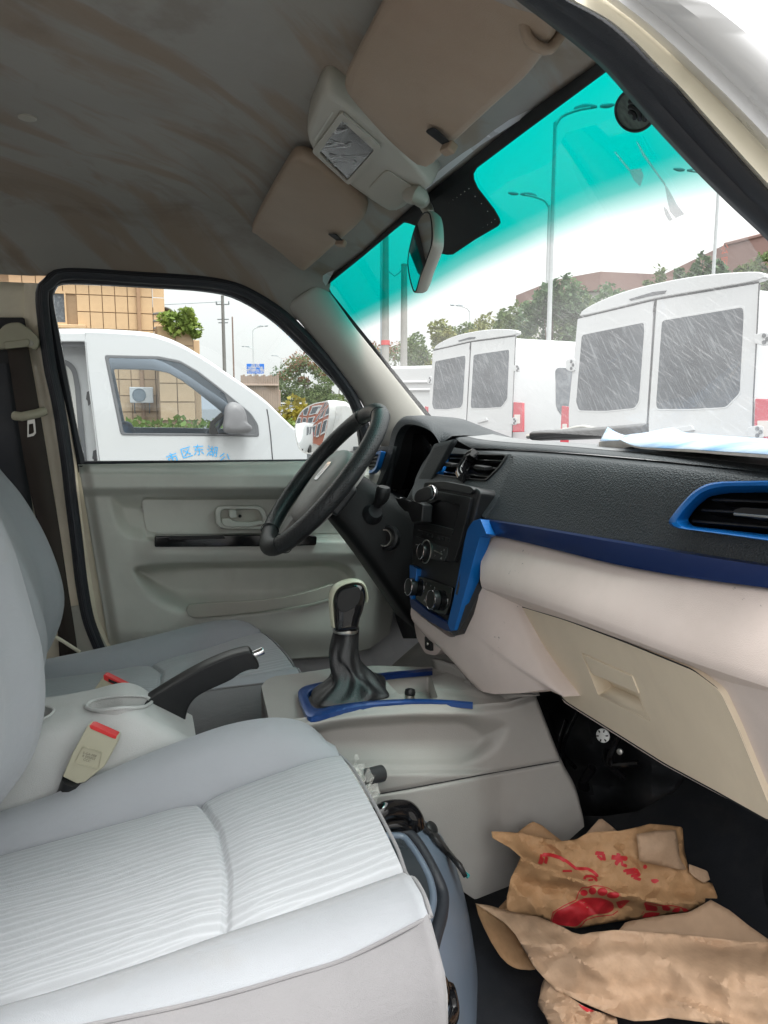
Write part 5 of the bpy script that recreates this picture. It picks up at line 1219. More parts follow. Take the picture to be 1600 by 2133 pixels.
cpd = [p + V((0, 0, -.05)) for p in cpr]; loft('cup_wall', [cpr + cpr[:1], cpd + cpd[:1]], m_grey, hbx, sharp=60, face=sum(cpr, V()) / 30 + V((0, 0, .01)))
prism('cup_floor', cpd, (0, 0, -.003), m_dark, hbx)
hb = thing('handbrake', 'black handbrake lever pulled up between the seats with silver release button', 'handbrake', U(330, 1490, y=.01))
ho_ = [(284, 1470), (308, 1450), (352, 1422), (400, 1394), (440, 1374), (480, 1358), (512, 1350), (522, 1352), (530, 1364), (538, 1380), (534, 1388), (520, 1389), (500, 1396), (480, 1410), (450, 1424), (422, 1437), (404, 1450), (392, 1468), (386, 1492), (384, 1530), (352, 1514), (320, 1498)]
ring = spline([U(a, b, y=.0) for a, b in ho_], 90, True); cc = sum(ring, V()) / len(ring); rows = []
nin = []
for i, p in enumerate(ring):
    tgt = (ring[(i + 1) % 90] - ring[i - 1]).normalized(); nn = V((tgt.z, 0, -tgt.x)); nin.append(nn)
if (cc - ring[0]).dot(nin[0]) < 0 and True: pass
def inset(ring, d): 
    out_ = []
    for p, nn in zip(ring, nin):
        q1 = p + nn * d
        out_.append(q1)
    return out_
area = sum(ring[i].x * ring[(i + 1) % 90].z - ring[(i + 1) % 90].x * ring[i].z for i in range(90))
sg = 1 if area < 0 else -1
for o, d in ((-.0175, .0035), (-.0162, .0015), (-.013, .0004), (-.006, 0), (.006, 0), (.013, .0004), (.0162, .0015), (.0175, .0035)): rows.append([p + nn * d * sg + V((0, o, 0)) for p, nn in zip(ring, nin)])
loft('lever', rows, m_smooth, hb, closed_u=True, cap=True, sharp=28)
b0, b1 = U(522, 1367, y=0), U(549, 1355, y=0)
lathe('release_button', [(.0062, 0), (.0062, (b1 - b0).length - .001), (.0055, (b1 - b0).length), (.0008, (b1 - b0).length)], b0, m_chrome, hb, ax=(b1 - b0), n=20)

# ================================================================ belt buckles
def buckle(label, body, top, y, red_in):
    t = thing('belt_buckle', label, 'belt buckle', U(*body[2], y=y), 'belt buckles')
    pts = [U(a, b, y=y) for a, b in rpoly(body, 3)]
    prism('buckle_body', pts, (.004, .014, 0), m_buckle, t, bevel=.003, bseg=3)
    tp = [U(a, b, y=y) for a, b in top]
    u = (tp[1] - tp[0]).normalized()
    # release button set in the upper end
    q = [U(a, b, y=y - .001) for a, b in rpoly(red_in, 2)]
    prism('release_button', q, (.0038, .0125, .0), m_red, t, bevel=.002)
    return t
b1_ = buckle('beige belt buckle with red button and moulded plate, beside the passenger cushion', [(183, 1510), (245, 1534), (243, 1548), (216, 1598), (176, 1630), (160, 1633), (130, 1618), (150, 1570)], [(183, 1510), (245, 1534)], -.118, [(186, 1511), (193, 1511), (243, 1533), (241, 1540), (234, 1538), (188, 1518)])
m_print = M('grey print', (.16, .15, .12), .6)
pl_ = [U(a, b, y=-.1195) for a, b in rpoly([(173, 1556), (213, 1567), (205, 1602), (156, 1589)], 4)]
tube('moulded_frame', pl_, .0006, m_buckle, b1_, n=5, closed=True)
for k, (s_, c_) in enumerate((('E-GA 008', (187, 1572)), ('R 005052', (185, 1578)), ('CCC', (181, 1584)))):
    lettering('buckle_print', s_, .0046, U(*c_, y=-.1188), (U(213, 1567, y=-.119) - U(173, 1556, y=-.119)), (U(173, 1556, y=-.119) - U(160, 1589, y=-.119)), m_print, b1_)
tube('buckle_stalk', [U(150, 1622, y=-.112), U(140, 1650, y=-.10), U(110, 1690, y=-.08)], .013, m_smooth, b1_, n=10)
b2_ = buckle('second beige belt buckle with red button, poking up behind the handbrake console', [(216, 1407), (264, 1428), (262, 1436), (256, 1460), (190, 1460), (192, 1442)], [(216, 1407), (264, 1428)], .125, [(215, 1406), (221, 1406), (265, 1428), (262, 1437), (252, 1436), (216, 1416)])
prism('buckle_slot', [U(a, b, y=.1235) for a, b in [(226, 1414), (252, 1425), (250, 1430), (226, 1420)]], (0, .003, 0), m_dark, b2_)

# ================================================================ engine box under the passenger seat
eb = thing('engine_cover', 'rounded slate grey engine cover with black rubber seal under the passenger seat', 'engine cover', (.36, -.36, .5))
def xo(y): return interp([(-.80, -.44), (-.70, -.36), (-.6, -.28), (-.45, -.16), (-.33, -.085), (-.22, -.03), (-.15, -.006), (-.10, 0)], y)
prof = [(.05, .748), (.28, .742), (.345, .735), (.385, .72), (.42, .695), (.445, .655), (.462, .60), (.474, .55), (.482, .498)]
rows = []
for k in range(36):
    y = lerp(-.80, -.108, k / 35); rows.append([V((x + xo(y) * (1 if i > 0 else 0), y, z - .012 * sstep(-.25, -.6, y) * (i < 4))) for i, (x, z) in enumerate(prof)])
loft('cover_shell', rows, m_cover, eb, sharp=180, sub=1, face=(1, -.5, 2))
# raised inspection lid with a double rubber lip
lid = []
for a in range(0, 181, 6):
    pass
lp = [U(a, b, z=.745) for a, b in [(760, 1725), (840, 1728), (862, 1742), (885, 1778), (908, 1822), (922, 1862), (922, 1900), (908, 1945), (895, 1990), (872, 2080)]]
lp = spline(lp, 50)
def onbox(px, py, lift=.0):
    d = ray(px, py); t = .5
    while t < 2:
        p = CAM + d * t
        if -.8 < p.y < -.1:
            xs = [(x + xo(p.y) * (1 if i > 0 else 0), z - .012 * sstep(-.25, -.6, p.y) * (i < 4)) for i, (x, z) in enumerate(prof)]
            zz = interp(xs, p.x)
            if p.z < zz + lift and p.x < xs[-1][0] + .02: return p
        t += .002
    return CAM + d * 1.1
l1 = spline([onbox(a, b, .010) for a, b in [(770, 1735), (838, 1732), (862, 1748), (886, 1784), (908, 1826), (922, 1862), (921, 1900), (909, 1944), (898, 1985), (880, 2050)]], 60)
tube('rubber_lip', l1, .0085, m_rubber, eb, n=10, up=(0, 0, 1))
l2 = spline([onbox(a, b, .014) for a, b in [(770, 1746), (832, 1742), (852, 1758), (874, 1790), (894, 1830), (902, 1866), (899, 1894), (888, 1925), (878, 1960), (866, 2040)]], 60)
tube('rubber_lip', l2, .0055, m_cover, eb, n=10, up=(0, 0, 1))
m_lid = M('dark lid', (.03, .036, .042), .3, var=.2)
li_ = [p + V((-.004, -.004, .001)) for p in l2]; back_l = [V((.15, p.y, .755)) for p in l2]
loft('inspection_lid', [li_, back_l], m_lid, eb, sharp=60, face=(0, 0, 4))
# black carry grip and dark upstand behind it
gr = [onbox(776, 1716, .03), onbox(800, 1690, .045), onbox(842, 1686, .045), onbox(862, 1704, .035), onbox(868, 1722, .02)]
tube('grip', spline(gr, 30), .014, m_piano, eb, n=12, ry=.011)
gr2 = [onbox(778, 1722, .02), onbox(830, 1716, .022), onbox(866, 1722, .018)]
tube('grip_bar', spline(gr2, 16), .010, m_piano, eb, n=10)
relief('dark_upstand', [(760, 1662), (838, 1650), (866, 1652)], [(770, 1720), (860, 1712), (896, 1732)], 10, 8, lambda px, py: -.116, m_smooth, eb, solid=.004)
# strap with buckle lying down the front, and lower latch
st1 = [onbox(a, b, .006) for a, b in [(884, 1722), (900, 1735), (914, 1752), (935, 1778), (955, 1800), (966, 1818)]]
sweep('latch_strap', spline(st1, 24), [(a * .0035, b * .009) for a, b in rpoly([(-1, -1), (1, -1), (1, 1), (-1, 1)], .3, 2)], m_smooth, eb, up=(0, 0, 1))
lathe('strap_rivet', [(.011, 0), (.011, .006), (.007, .009), (.001, .009)], onbox(896, 1728, .004), m_smooth, eb, ax=(.5, -.5, .7), n=16)
tube('strap_tip', [onbox(966, 1818, .008), onbox(976, 1826, .008)], .0035, M('teal tip', (.02, .22, .22), .5), eb, n=8)
la = [onbox(a, b, .012) for a, b in [(905, 2075), (932, 2058), (940, 2075), (944, 2110), (930, 2140), (905, 2140)]]
tube('latch_loop', spline(la, 40, True), .008, m_piano, eb, n=10, closed=True)
tube('latch_arm', spline([onbox(898, 2035, .02), onbox(912, 2050, .018), onbox(915, 2080, .01), onbox(900, 2120, .012)], 20), .013, m_piano, eb, n=10)
# plastic tube in torn film
pt = thing('plastic_tube', 'short dark plastic tube wrapped in torn clear film beside the seat front', 'tube', U(790, 1612, y=-.14))
t0, t1 = U(752, 1622, y=-.16), U(795, 1611, y=-.145)
m_tub = M('dark tube', (.035, .036, .038), .4)
rows = [[p for p in r] for r in []]
link('tube_body', lathe_me('tube_body', [(.0125, 0), (.0125, (t1 - t0).length), (.0105, (t1 - t0).length), (.0105, .006)], t0, t1 - t0, 24, True), m_tub, pt, sharp=40)
random.seed(11); filmv = []; filmf = []
for k in range(46):
    c = t0.lerp(t1, random.uniform(-.35, .45)) + V((random.gauss(0, .004), random.gauss(0, .006), random.gauss(-.004, .012)))
    a = V((random.gauss(0, 1), random.gauss(0, 1), random.gauss(0, 1))).normalized(); b = a.orthogonal().normalized(); s = random.uniform(.006, .014); i0 = len(filmv)
    for j in range(3):
        for l in range(3): filmv.append(c + a * s * (j - 1) + b * s * .7 * (l - 1) + a.cross(b) * random.gauss(0, .0025))
    for j in range(2):
        for l in range(2): filmf.append((i0 + j * 3 + l, i0 + j * 3 + l + 1, i0 + j * 3 + l + 4, i0 + j * 3 + l + 3))
m_film2, tt, bb_, oo = nt('torn film'); bb_.inputs['Base Color'].default_value = (.85, .83, .78, 1); bb_.inputs['Roughness'].default_value = .12; bb_.inputs['Alpha'].default_value = .30
f_ = link('torn_film', mesh('torn_film', filmv, filmf), m_film2, pt); f_['kind'] = 'stuff'

# ================================================================ dark footwell ahead of the passenger
fw_ = thing('footwell_hardware', 'black heater box and wiring with a white plastic clip under the glove box', 'heater box', (.8, -.1, .8))
relief('heater_box', [(1090, 1420), (1200, 1420), (1330, 1500), (1420, 1600)], [(1200, 1700), (1260, 1700), (1330, 1690), (1400, 1650)], 14, 14, lambda px, py: .80 + .03 * math.sin(px * .05) + .02 * math.sin(py * .06), m_dark, fw_, plane='x', sharp=60, solid=.02)
for k, (pa, pb2, r_) in enumerate((((1180, 1500), (1200, 1600), .004), ((1205, 1480), (1180, 1620), .0035), ((1290, 1530), (1300, 1620), .006), ((1235, 1600), (1232, 1640), .008), ((1262, 1560), (1330, 1590), .005))):
    a_, b_ = U(*pa, x=.75), U(*pb2, x=.77); tube('wire', spline([a_, a_.lerp(b_, .4) + V((-.015, .01, -.02)), b_], 14), r_, m_piano, fw_, n=8)
q = U(1257, 1532, x=.735)
cw = lathe('white_clip', [(.0118, 0), (.0118, .003), (.010, .004), (.004, .0045), (.004, .007), (.0005, .0072)], q, M('white nylon', (.72, .73, .72), .45), fw_, ax=(-1, -.6, .2), n=24, sharp=30)
for a in range(0, 360, 60):
    e = V((-1, -.6, .2)).normalized(); u = e.orthogonal().normalized(); w = e.cross(u); dd = u * math.cos(R(a)) + w * math.sin(R(a))
    box('clip_notch', q + e * .0045 + dd * .0085, (.004, .0018, .0018), m_dark, cw, rot=dd.to_track_quat('X', 'Z').to_matrix(), bevel=0)
lathe('bolt', [(.005, 0), (.005, .005), (.002, .006)], U(1293, 1565, x=.74), m_satin, fw_, ax=(-1, -.6, .2), n=10)
# rubber-lined wheel arch bulge under the dash on the passenger side
rows = []
for i in range(16):
    r = []
    for j in range(24):
        u = i / 15; v = j / 23; y = lerp(-.70, -.05, v); ht = .26 * math.exp(-((y + .50) / .22) ** 2)
        r.append(V((lerp(.94, 1.06, u) - .05 * math.exp(-((y + .50) / .3) ** 2), y, lerp(.50, .62, u) + ht * math.sin(math.pi * .5 * u) ** .8)))
    rows.append(r)
loft('toe_bulge', rows, m_vinyl, van, sharp=180, face=(0, 0, 4), solid=.01)
# ================================================================ kraft paper bags on the floor
def mat_kraft(name, col):
    m, t, b, o = nt(name); v = texco(t); n1 = noise_(t, v, 14, 6, .65); n2 = noise_(t, texco(t, (260, 40, 260)), 1, 3)
    c = mixc(t, ramp(t, n1, [(.35, 0), (.65, 1)]), tuple(x * .86 for x in col), tuple(x * 1.1 for x in col)); c = mixc(t, ramp(t, n2, [(.45, 0), (.7, .25)]), c, tuple(x * .72 for x in col))
    t.links.new(c, b.inputs['Base Color']); b.inputs['Roughness'].default_value = .62; b.inputs['Specular IOR Level'].default_value = .3
    bb = bump_(t, b, n1, .25, .006); bump_(t, b, n2, .12, .0008, bb); return m
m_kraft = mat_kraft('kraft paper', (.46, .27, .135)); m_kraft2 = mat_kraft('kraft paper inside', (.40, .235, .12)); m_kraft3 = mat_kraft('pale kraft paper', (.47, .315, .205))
m_redink = M('red print', (.50, .022, .030), .55, var=.15, vs=40)
def crumple(px, py, seed, amp, sc_):
    """sharp paper creases: folded noise"""
    p = V((px * sc_, py * sc_, seed)); a = abs(mnoise.noise(p)); b = abs(mnoise.noise(p * 2.3 + V((5, 2, 1)))); c = mnoise.noise(p * .45 + V((9, 1, 4)))
    return amp * (1.0 * (.35 - a) + .45 * (.3 - b) + .8 * c)
def rfolds(seed, x0, y0, x1, y1, n, L, w, k, ang=None):
    r = random.Random(seed); out = []
    for _ in range(n):
        x, y = r.uniform(x0, x1), r.uniform(y0, y1); a = r.uniform(0, math.pi) if ang is None else ang + r.gauss(0, .45); l = L * r.uniform(.4, 1.2)
        out.append((x - math.cos(a) * l / 2, y - math.sin(a) * l / 2, x + math.cos(a) * l / 2, y + math.sin(a) * l / 2, w * r.uniform(.5, 1.4), k * r.choice((-1, 1)) * r.uniform(.4, 1.2)))
    return out
class Sheet:
    def __init__(s, p0, n, seed, amp, sc_, extra=None, folds=None):
        s.folds = folds or []
        s.p0, s.n, s.seed, s.amp, s.sc, s.extra = V(p0), V(n).normalized(), seed, amp, sc_, extra
    def at(s, px, py, lift=0):
        h = crumple(px, py, s.seed, s.amp, s.sc) + (s.extra(px, py) if s.extra else 0)
        for (ax, ay, bx_, by_, w, k) in s.folds:
            d = pdist(px, py, [(ax, ay), (bx_, by_)], False)
            if d < w: h += k * (1 - d / w)
        return UP(px, py, s.p0 + s.n * (h + lift), s.n)
    def build(s, name, outline, mat, par, step=9, thick=.0009, **k):
        """triangulated sheet that fills the outline"""
        xs = [p[0] for p in outline]; ys_ = [p[1] for p in outline]; bm = bmesh.new(); vm = {}
        ring = resample([(a, b, 0) for a, b in outline], max(24, int(sum(math.dist(outline[i], outline[i - 1]) for i in range(len(outline))) / step)), True)
        from mathutils import geometry as geo
        pts = [V((p.x, p.y)).to_2d() for p in ring]; edges = [(i, (i + 1) % len(pts)) for i in range(len(pts))]
        rnd = random.Random(s.seed); y = min(ys_); row = 0
        while y < max(ys_):
            x = min(xs) + (step / 2 if row % 2 else 0)
            while x < max(xs):
                q = (x + rnd.uniform(-2, 2), y + rnd.uniform(-2, 2))
                if inpoly(*q, outline) and pdist(*q, outline) > step * .5: pts.append(V(q))
                x += step
            y += step * .87; row += 1
        vs2, _, fs, *_r = geo.delaunay_2d_cdt([V((p[0], p[1])) for p in pts], edges, [], 1, .001)
        me = mesh(name, [s.at(p[0], p[1]) for p in vs2], [tuple(f) for f in fs]); facing(me, CAM)
        return link(name, me, mat, par, sharp=k.pop('sharp', 24), solid=thick, **k)
    def decal(s, name, pts, mat, par, lift=.0012, step=5):
        """flat print that follows the paper"""
        from mathutils import geometry as geo
        ring = resample([(a, b, 0) for a, b in pts], max(10, int(sum(math.dist(pts[i], pts[i - 1]) for i in range(len(pts))) / step)), True); out = [(p.x, p.y) for p in ring]
        P2 = [V(p) for p in out]; y = min(p[1] for p in out)
        while y < max(p[1] for p in out):
            x = min(p[0] for p in out)
            while x < max(p[0] for p in out):
                if inpoly(x, y, out) and pdist(x, y, out) > step * .5: P2.append(V((x, y)))
                x += step
            y += step
        vs2, _, fs, *_r = geo.delaunay_2d_cdt(P2, [(i, (i + 1) % len(out)) for i in range(len(out))], [], 1, .001)
        me = mesh(name, [s.at(p[0], p[1], lift) for p in vs2], [tuple(f) for f in fs]); facing(me, CAM)
        return link(name, me, mat, par, sharp=180)
def Z8(pts): return [(960 + a * .4, 1640 + b * .4) for a, b in pts]
# --- printed bag lying on its side
bag = thing('paper_bag', 'crumpled brown paper bag printed with red footprints and characters on the floor', 'paper bag', U(1250, 1920, z=.505))
b0 = U(1150, 1918, z=.565); b1 = U(1440, 1890, z=.565); e1 = (b1 - b0).normalized(); nn = e1.cross(V((0, 0, 1))); nn = nn if nn.dot(CAM - b0) > 0 else -nn; nn.z = 0; nn.normalize()
BN = (nn * .86 + V((0, 0, .50))).normalized()
def bag_ex(px, py):
    fold = interp([(1040, 1765), (1130, 1810), (1240, 1850), (1330, 1868), (1400, 1880), (1500, 1880)], px)   # long diagonal fold
    d = py - fold; h = -.020 * sstep(0, 40, d) * (1 - .4 * sstep(1300, 1450, px)) + .016 * math.exp(-(d / 14) ** 2)
    h += .020 * math.exp(-((px - 1375) / 50) ** 2 - ((py - 1760) / 40) ** 2)
    h += -.02 * sstep(1895, 1935, py)
    return h
fs_ = Sheet(b0 + V((0, 0, .02)), BN, 3.3, .011, .022, bag_ex, rfolds(21, 1060, 1740, 1480, 1900, 34, 130, 16, .007, .45))
body = Z8([(160, 230), (255, 233), (320, 240), (425, 262), (520, 280), (600, 272), (655, 242), (700, 232), (830, 228), (900, 212), (985, 190), (1080, 198), (1155, 207), (1165, 330), (1190, 440), (1250, 478), (1310, 500), (1340, 577), (1272, 575), (1272, 602), (1190, 648), (1060, 668), (940, 682), (800, 702), (600, 736), (480, 712), (460, 690), (380, 672), (238, 660), (240, 570), (262, 470), (315, 362), (255, 312), (164, 262)])
fs_.build('bag_body', body, m_kraft, bag, step=6)
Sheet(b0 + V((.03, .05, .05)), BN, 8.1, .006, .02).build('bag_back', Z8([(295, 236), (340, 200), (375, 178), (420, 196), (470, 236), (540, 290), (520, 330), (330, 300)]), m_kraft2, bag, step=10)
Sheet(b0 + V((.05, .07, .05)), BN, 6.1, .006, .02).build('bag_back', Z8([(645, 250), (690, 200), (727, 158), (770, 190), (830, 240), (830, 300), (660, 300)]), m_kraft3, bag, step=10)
flap = Sheet(b0 + V((0, 0, .045)), BN, 5.7, .005, .02, bag_ex)
flap.build('bag_flap', Z8([(915, 245), (1000, 228), (1120, 222), (1135, 300), (1140, 370), (1180, 430), (1130, 428), (1000, 400), (930, 385)]), m_kraft3, bag, step=9)
flap.build('bag_flap', Z8([(1190, 400), (1285, 436), (1298, 480), (1270, 500), (1220, 470), (1190, 440)]), m_kraft3, bag, step=9)
# prints
def DZ(name, pts, closed=True): return fs_.decal(name, Z8(pts), m_redink, bag)
sole = rpoly([(470, 712), (488, 650), (560, 618), (640, 575), (730, 575), (795, 600), (800, 640), (760, 658), (690, 662), (640, 690), (605, 728)], 24)
DZ('footprint', sole)
for cx_, cy_, rx, ry in ((642, 550, 20, 17), (686, 540, 20, 20), (738, 545, 27, 22), (793, 563, 34, 17)):
    DZ('toe_print', [(cx_ + rx * math.cos(a), cy_ + ry * math.sin(a)) for a in [2 * math.pi * k / 18 for k in range(18)]])
DZ('toe_print', [(808, 598), (850, 586), (882, 590), (858, 612), (830, 636), (818, 622)])
ol = [(468, 700), (478, 650), (540, 612), (600, 585), (610, 550), (630, 520), (660, 520), (690, 510), (720, 512), (760, 520), (800, 540), (830, 555), (838, 585)]
fs_.decal('foot_outline', Z8(ol + [(a + 3, b + 5) for a, b in ol[::-1]]), m_redink, bag)
ol2 = [(618, 728), (650, 690), (700, 672), (790, 662), (820, 640)]; fs_.decal('foot_outline', Z8(ol2 + [(a + 2, b + 5) for a, b in ol2[::-1]]), m_redink, bag)
DZ('footprint', [(945, 678), (960, 655), (990, 650), (1040, 655), (1030, 668), (980, 676)])
for pts in ([(955, 604), (985, 612), (1025, 622), (1025, 646), (965, 642)], [(1048, 618), (1080, 618), (1095, 632), (1085, 646), (1050, 640)], [(1112, 630), (1140, 626), (1146, 640), (1130, 652), (1098, 650)], [(1150, 632), (1170, 630), (1190, 644), (1160, 648)]): DZ('toe_print', pts)
o2 = [(940, 660), (958, 640), (950, 615), (962, 598), (1000, 606), (1040, 614), (1100, 614), (1150, 624), (1176, 640)]; fs_.decal('foot_outline', Z8(o2 + [(a, b + 5) for a, b in o2[::-1]]), m_redink, bag)
# big brush strokes and characters, broken by the folds
def stroke(pts, w):
    w *= 1.45
    L = []; Rr_ = []
    for i in range(len(pts)):
        a = V(pts[max(i - 1, 0)]); b = V(pts[min(i + 1, len(pts) - 1)]); d = (b - a).normalized(); nn_ = V((-d.y, d.x)); p = V(pts[i]); L.append(tuple(p + nn_ * w / 2)); Rr_.append(tuple(p - nn_ * w / 2))
    DZ('red_stroke', L + Rr_[::-1])
stroke([(425, 350), (470, 352), (520, 368), (545, 385)], 13); stroke([(426, 350), (420, 380), (412, 400)], 16); stroke([(448, 362), (440, 398)], 12); stroke([(540, 376), (570, 400), (600, 424), (660, 424), (690, 440), (716, 466)], 11); stroke([(530, 436), (580, 436)], 8)
stroke([(642, 478), (650, 464), (680, 462), (702, 472), (708, 492)], 10); stroke([(664, 484), (690, 482)], 7)
stroke([(700, 342), (745, 346)], 14); stroke([(742, 345), (748, 382)], 12); stroke([(712, 356), (738, 380)], 10)
stroke([(785, 364), (868, 372)], 17); stroke([(822, 343), (818, 385), (806, 404)], 15); stroke([(808, 386), (840, 382), (838, 402), (866, 410)], 12)
for a, b in (((846, 436), (910, 426)), ((862, 448), (926, 440)), ((886, 462), (934, 458)), ((900, 470), (938, 482))): stroke([a, b], 11)
stroke([(912, 424), (932, 460)], 10)
DZ('red_dot', [(960 + 11 * math.cos(a), 414 + 12 * math.sin(a)) for a in [2 * math.pi * k / 14 for k in range(14)]])
DZ('red_dot', [(990, 480), (1020, 476), (1036, 488), (1012, 502), (994, 496)])
# --- big opened-out bag in front of it
bg2 = thing('paper_bag', 'large plain brown paper bag lying open and rumpled at the front of the floor', 'paper bag', U(1300, 2080, z=.505))
g0_ = U(1240, 2100, z=.535); GN = V((-.36, -.36, .86)).normalized()
def ex2(px, py):
    h = .030 * math.exp(-((py - interp([(1000, 1930), (1200, 1985), (1400, 2010), (1600, 2050)], px)) / 45) ** 2)
    h += -.014 * math.exp(-((py - interp([(1150, 1990), (1300, 1960), (1600, 1975)], px)) / 22) ** 2)
    h += .012 * math.sin((px - 1100) * .012 + (py - 1950) * .02)
    return h
s2 = Sheet(g0_ + V((0, 0, .03)), GN, 1.7, .009, .012, ex2, rfolds(22, 1040, 1930, 1640, 2130, 30, 170, 22, .007, .3))
s2.build('bag_body', Z8([(75, 604), (150, 615), (230, 640), (330, 660), (400, 672), (470, 700), (530, 727), (580, 755), (632, 768), (680, 755), (800, 744), (950, 752), (1100, 762), (1270, 780), (1420, 798), (1600, 806), (1800, 900), (1800, 1300), (1500, 1260), (1250, 1222), (1080, 1200), (1000, 1212), (900, 1216), (800, 1190), (700, 1150), (600, 1105), (500, 1060), (440, 1000), (380, 930), (330, 850), (285, 765), (230, 705), (150, 650)]), m_kraft3, bg2, step=7)
s3 = Sheet(g0_ + V((.01, .03, .0)), GN, 2.4, .004, .012)
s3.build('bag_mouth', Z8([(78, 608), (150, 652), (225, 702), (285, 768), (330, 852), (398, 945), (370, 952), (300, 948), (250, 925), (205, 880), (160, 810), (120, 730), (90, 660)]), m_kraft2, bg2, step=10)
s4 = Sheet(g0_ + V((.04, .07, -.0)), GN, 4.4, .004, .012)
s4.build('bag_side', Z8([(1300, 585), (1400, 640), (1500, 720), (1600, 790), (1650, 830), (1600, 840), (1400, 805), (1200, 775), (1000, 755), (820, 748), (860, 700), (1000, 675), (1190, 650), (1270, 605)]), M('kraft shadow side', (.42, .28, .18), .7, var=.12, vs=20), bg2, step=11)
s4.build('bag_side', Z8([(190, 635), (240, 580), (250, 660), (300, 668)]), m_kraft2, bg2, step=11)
# --- third scrunched bag poking out underneath
bg3 = thing('paper_bag', 'small scrunched brown paper bag half under the larger one at the bottom edge', 'paper bag', U(1180, 2110, z=.505))
s5 = Sheet(U(1180, 2120, z=.525), V((-.36, -.40, .8)), 9.2, .012, .025, lambda px, py: .02 * math.exp(-((px - 1170) / 30) ** 2), rfolds(23, 1120, 2040, 1300, 2150, 16, 90, 14, .007))
s5.build('bag_body', Z8([(440, 985), (500, 1050), (580, 1100), (640, 1140), (700, 1165), (810, 1195), (830, 1300), (480, 1300), (440, 1190), (398, 1135), (410, 1090), (420, 1030)]), m_kraft3, bg3, step=8)
s5.decal('red_mark', Z8([(612, 1128), (660, 1150), (700, 1166), (660, 1172), (630, 1152)]), m_redink, bg3)

# ================================================================ booklet on the dash top
bk = thing('booklet', 'blue covered paperback booklet with curled corner lying on the dash top', 'booklet', U(1420, 945, z=1.292))
m_page = M('pages', (.66, .63, .58), .8, var=.1, vs=60); m_cov = None
def mat_cover():
    m, t, b, o = nt('blue printed cover'); v = texco(t); n1 = noise_(t, texco(t, (6, 14, 14)), 1, 6, .6, .5)
    c = mixc(t, ramp(t, n1, [(.38, 0), (.62, 1)]), (.20, .42, .72), (.62, .74, .86)); t.links.new(c, b.inputs['Base Color']); b.inputs['Roughness'].default_value = .35; return m
m_cov = mat_cover()
def dx_(px): return interp([(1247, .665), (1600, .60), (1750, .585)], px)
e0 = [(1290, 919), (1325, 933), (1380, 938), (1445, 942), (1520, 948), (1600, 954), (1740, 966)]
e1_ = [(1290, 915), (1325, 929), (1380, 933), (1445, 936), (1520, 941), (1600, 946), (1740, 957)]
e2_ = [(1329, 905), (1398, 891), (1424, 900), (1470, 905), (1522, 909), (1600, 914), (1740, 925)]
n_ = 40
E0 = [U(q.x, q.y, x=dx_(q.x) - .02) for q in spline([(a, b, 0) for a, b in e0], n_)]; E1 = [U(q.x, q.y, x=dx_(q.x) - .02) for q in spline([(a, b, 0) for a, b in e1_], n_)]
E2 = [U(q.x, q.y, x=.79 - .0002 * (q.x - 1330)) for q in spline([(a, b, 0) for a, b in e2_], n_)]
loft('cover', [E1, [a.lerp(b, .3) + V((0, 0, .004)) for a, b in zip(E1, E2)], [a.lerp(b, .7) + V((0, 0, .003)) for a, b in zip(E1, E2)], E2], m_cov, bk, sharp=180, solid=.0006, face=(0, 0, 4))
loft('page_block', [[V((p.x + .10, p.y, p.z - .004)) for p in E0], E0, [a.lerp(b, .8) for a, b in zip(E0, E1)], [V((p.x + .10, p.y, p.z - .002)) for p in E1]], m_page, bk, sharp=30)
lf_ = [U(a, b, x=.68) for a, b in [(1247, 920), (1290, 917), (1318, 930), (1300, 934), (1259, 939), (1246, 934)]]
prism('page_block', lf_, (.09, -.0, .001), m_page, bk, bevel=.001)
cf = [[U(a, b, x=xx) for a, b in ((1249, 920), (1256, 905), (1265, 889))] for xx in (.68,)]
crow = []
for k in range(9):
    t = k / 8; a = V((1250, 920, 0)).lerp(V((1330, 932 - 14, 0)), t); b = V((1266, 889, 0)).lerp(V((1330, 904, 0)), t); b.y += 10 * math.sin(math.pi * t) * .9
    crow.append([U(a.x, a.y - 2, x=.676), U((a.x + b.x) / 2, (a.y + b.y) / 2 - 1, x=.70), U(b.x, b.y, x=.725)])
loft('curled_cover', crow, m_cov, bk, sharp=180, solid=.0006)

# ================================================================ wiper outside the glass
wp_ = thing('windscreen_wiper', 'black windscreen wiper parked on the cowl outside the glass', 'wiper', U(1230, 900, x=.80))
def wx(px): return interp([(1090, .83), (1350, .80)], px)
bl2 = [U(a, b, x=wx(a)) for a, b in [(1108, 908), (1180, 905), (1260, 901), (1345, 895)]]
sweep('wiper_blade', spline(bl2, 30), [(a * .012, b * .006) for a, b in rpoly([(-1, -1), (1, -1), (.5, 1), (-.5, 1)], .3, 2)], m_smooth, wp_, up=(0, 0, 1))
tube('wiper_arm', spline([U(a, b, x=.85) for a, b in [(1100, 909), (1170, 899), (1215, 891), (1250, 897), (1345, 893)]], 30), .006, m_satin, wp_, n=8)
prism('arm_knuckle', [U(a, b, x=.842) for a, b in rpoly([(1168, 896), (1212, 888), (1232, 892), (1210, 900)], 3)], (.01, 0, 0), m_satin, wp_, bevel=.002)

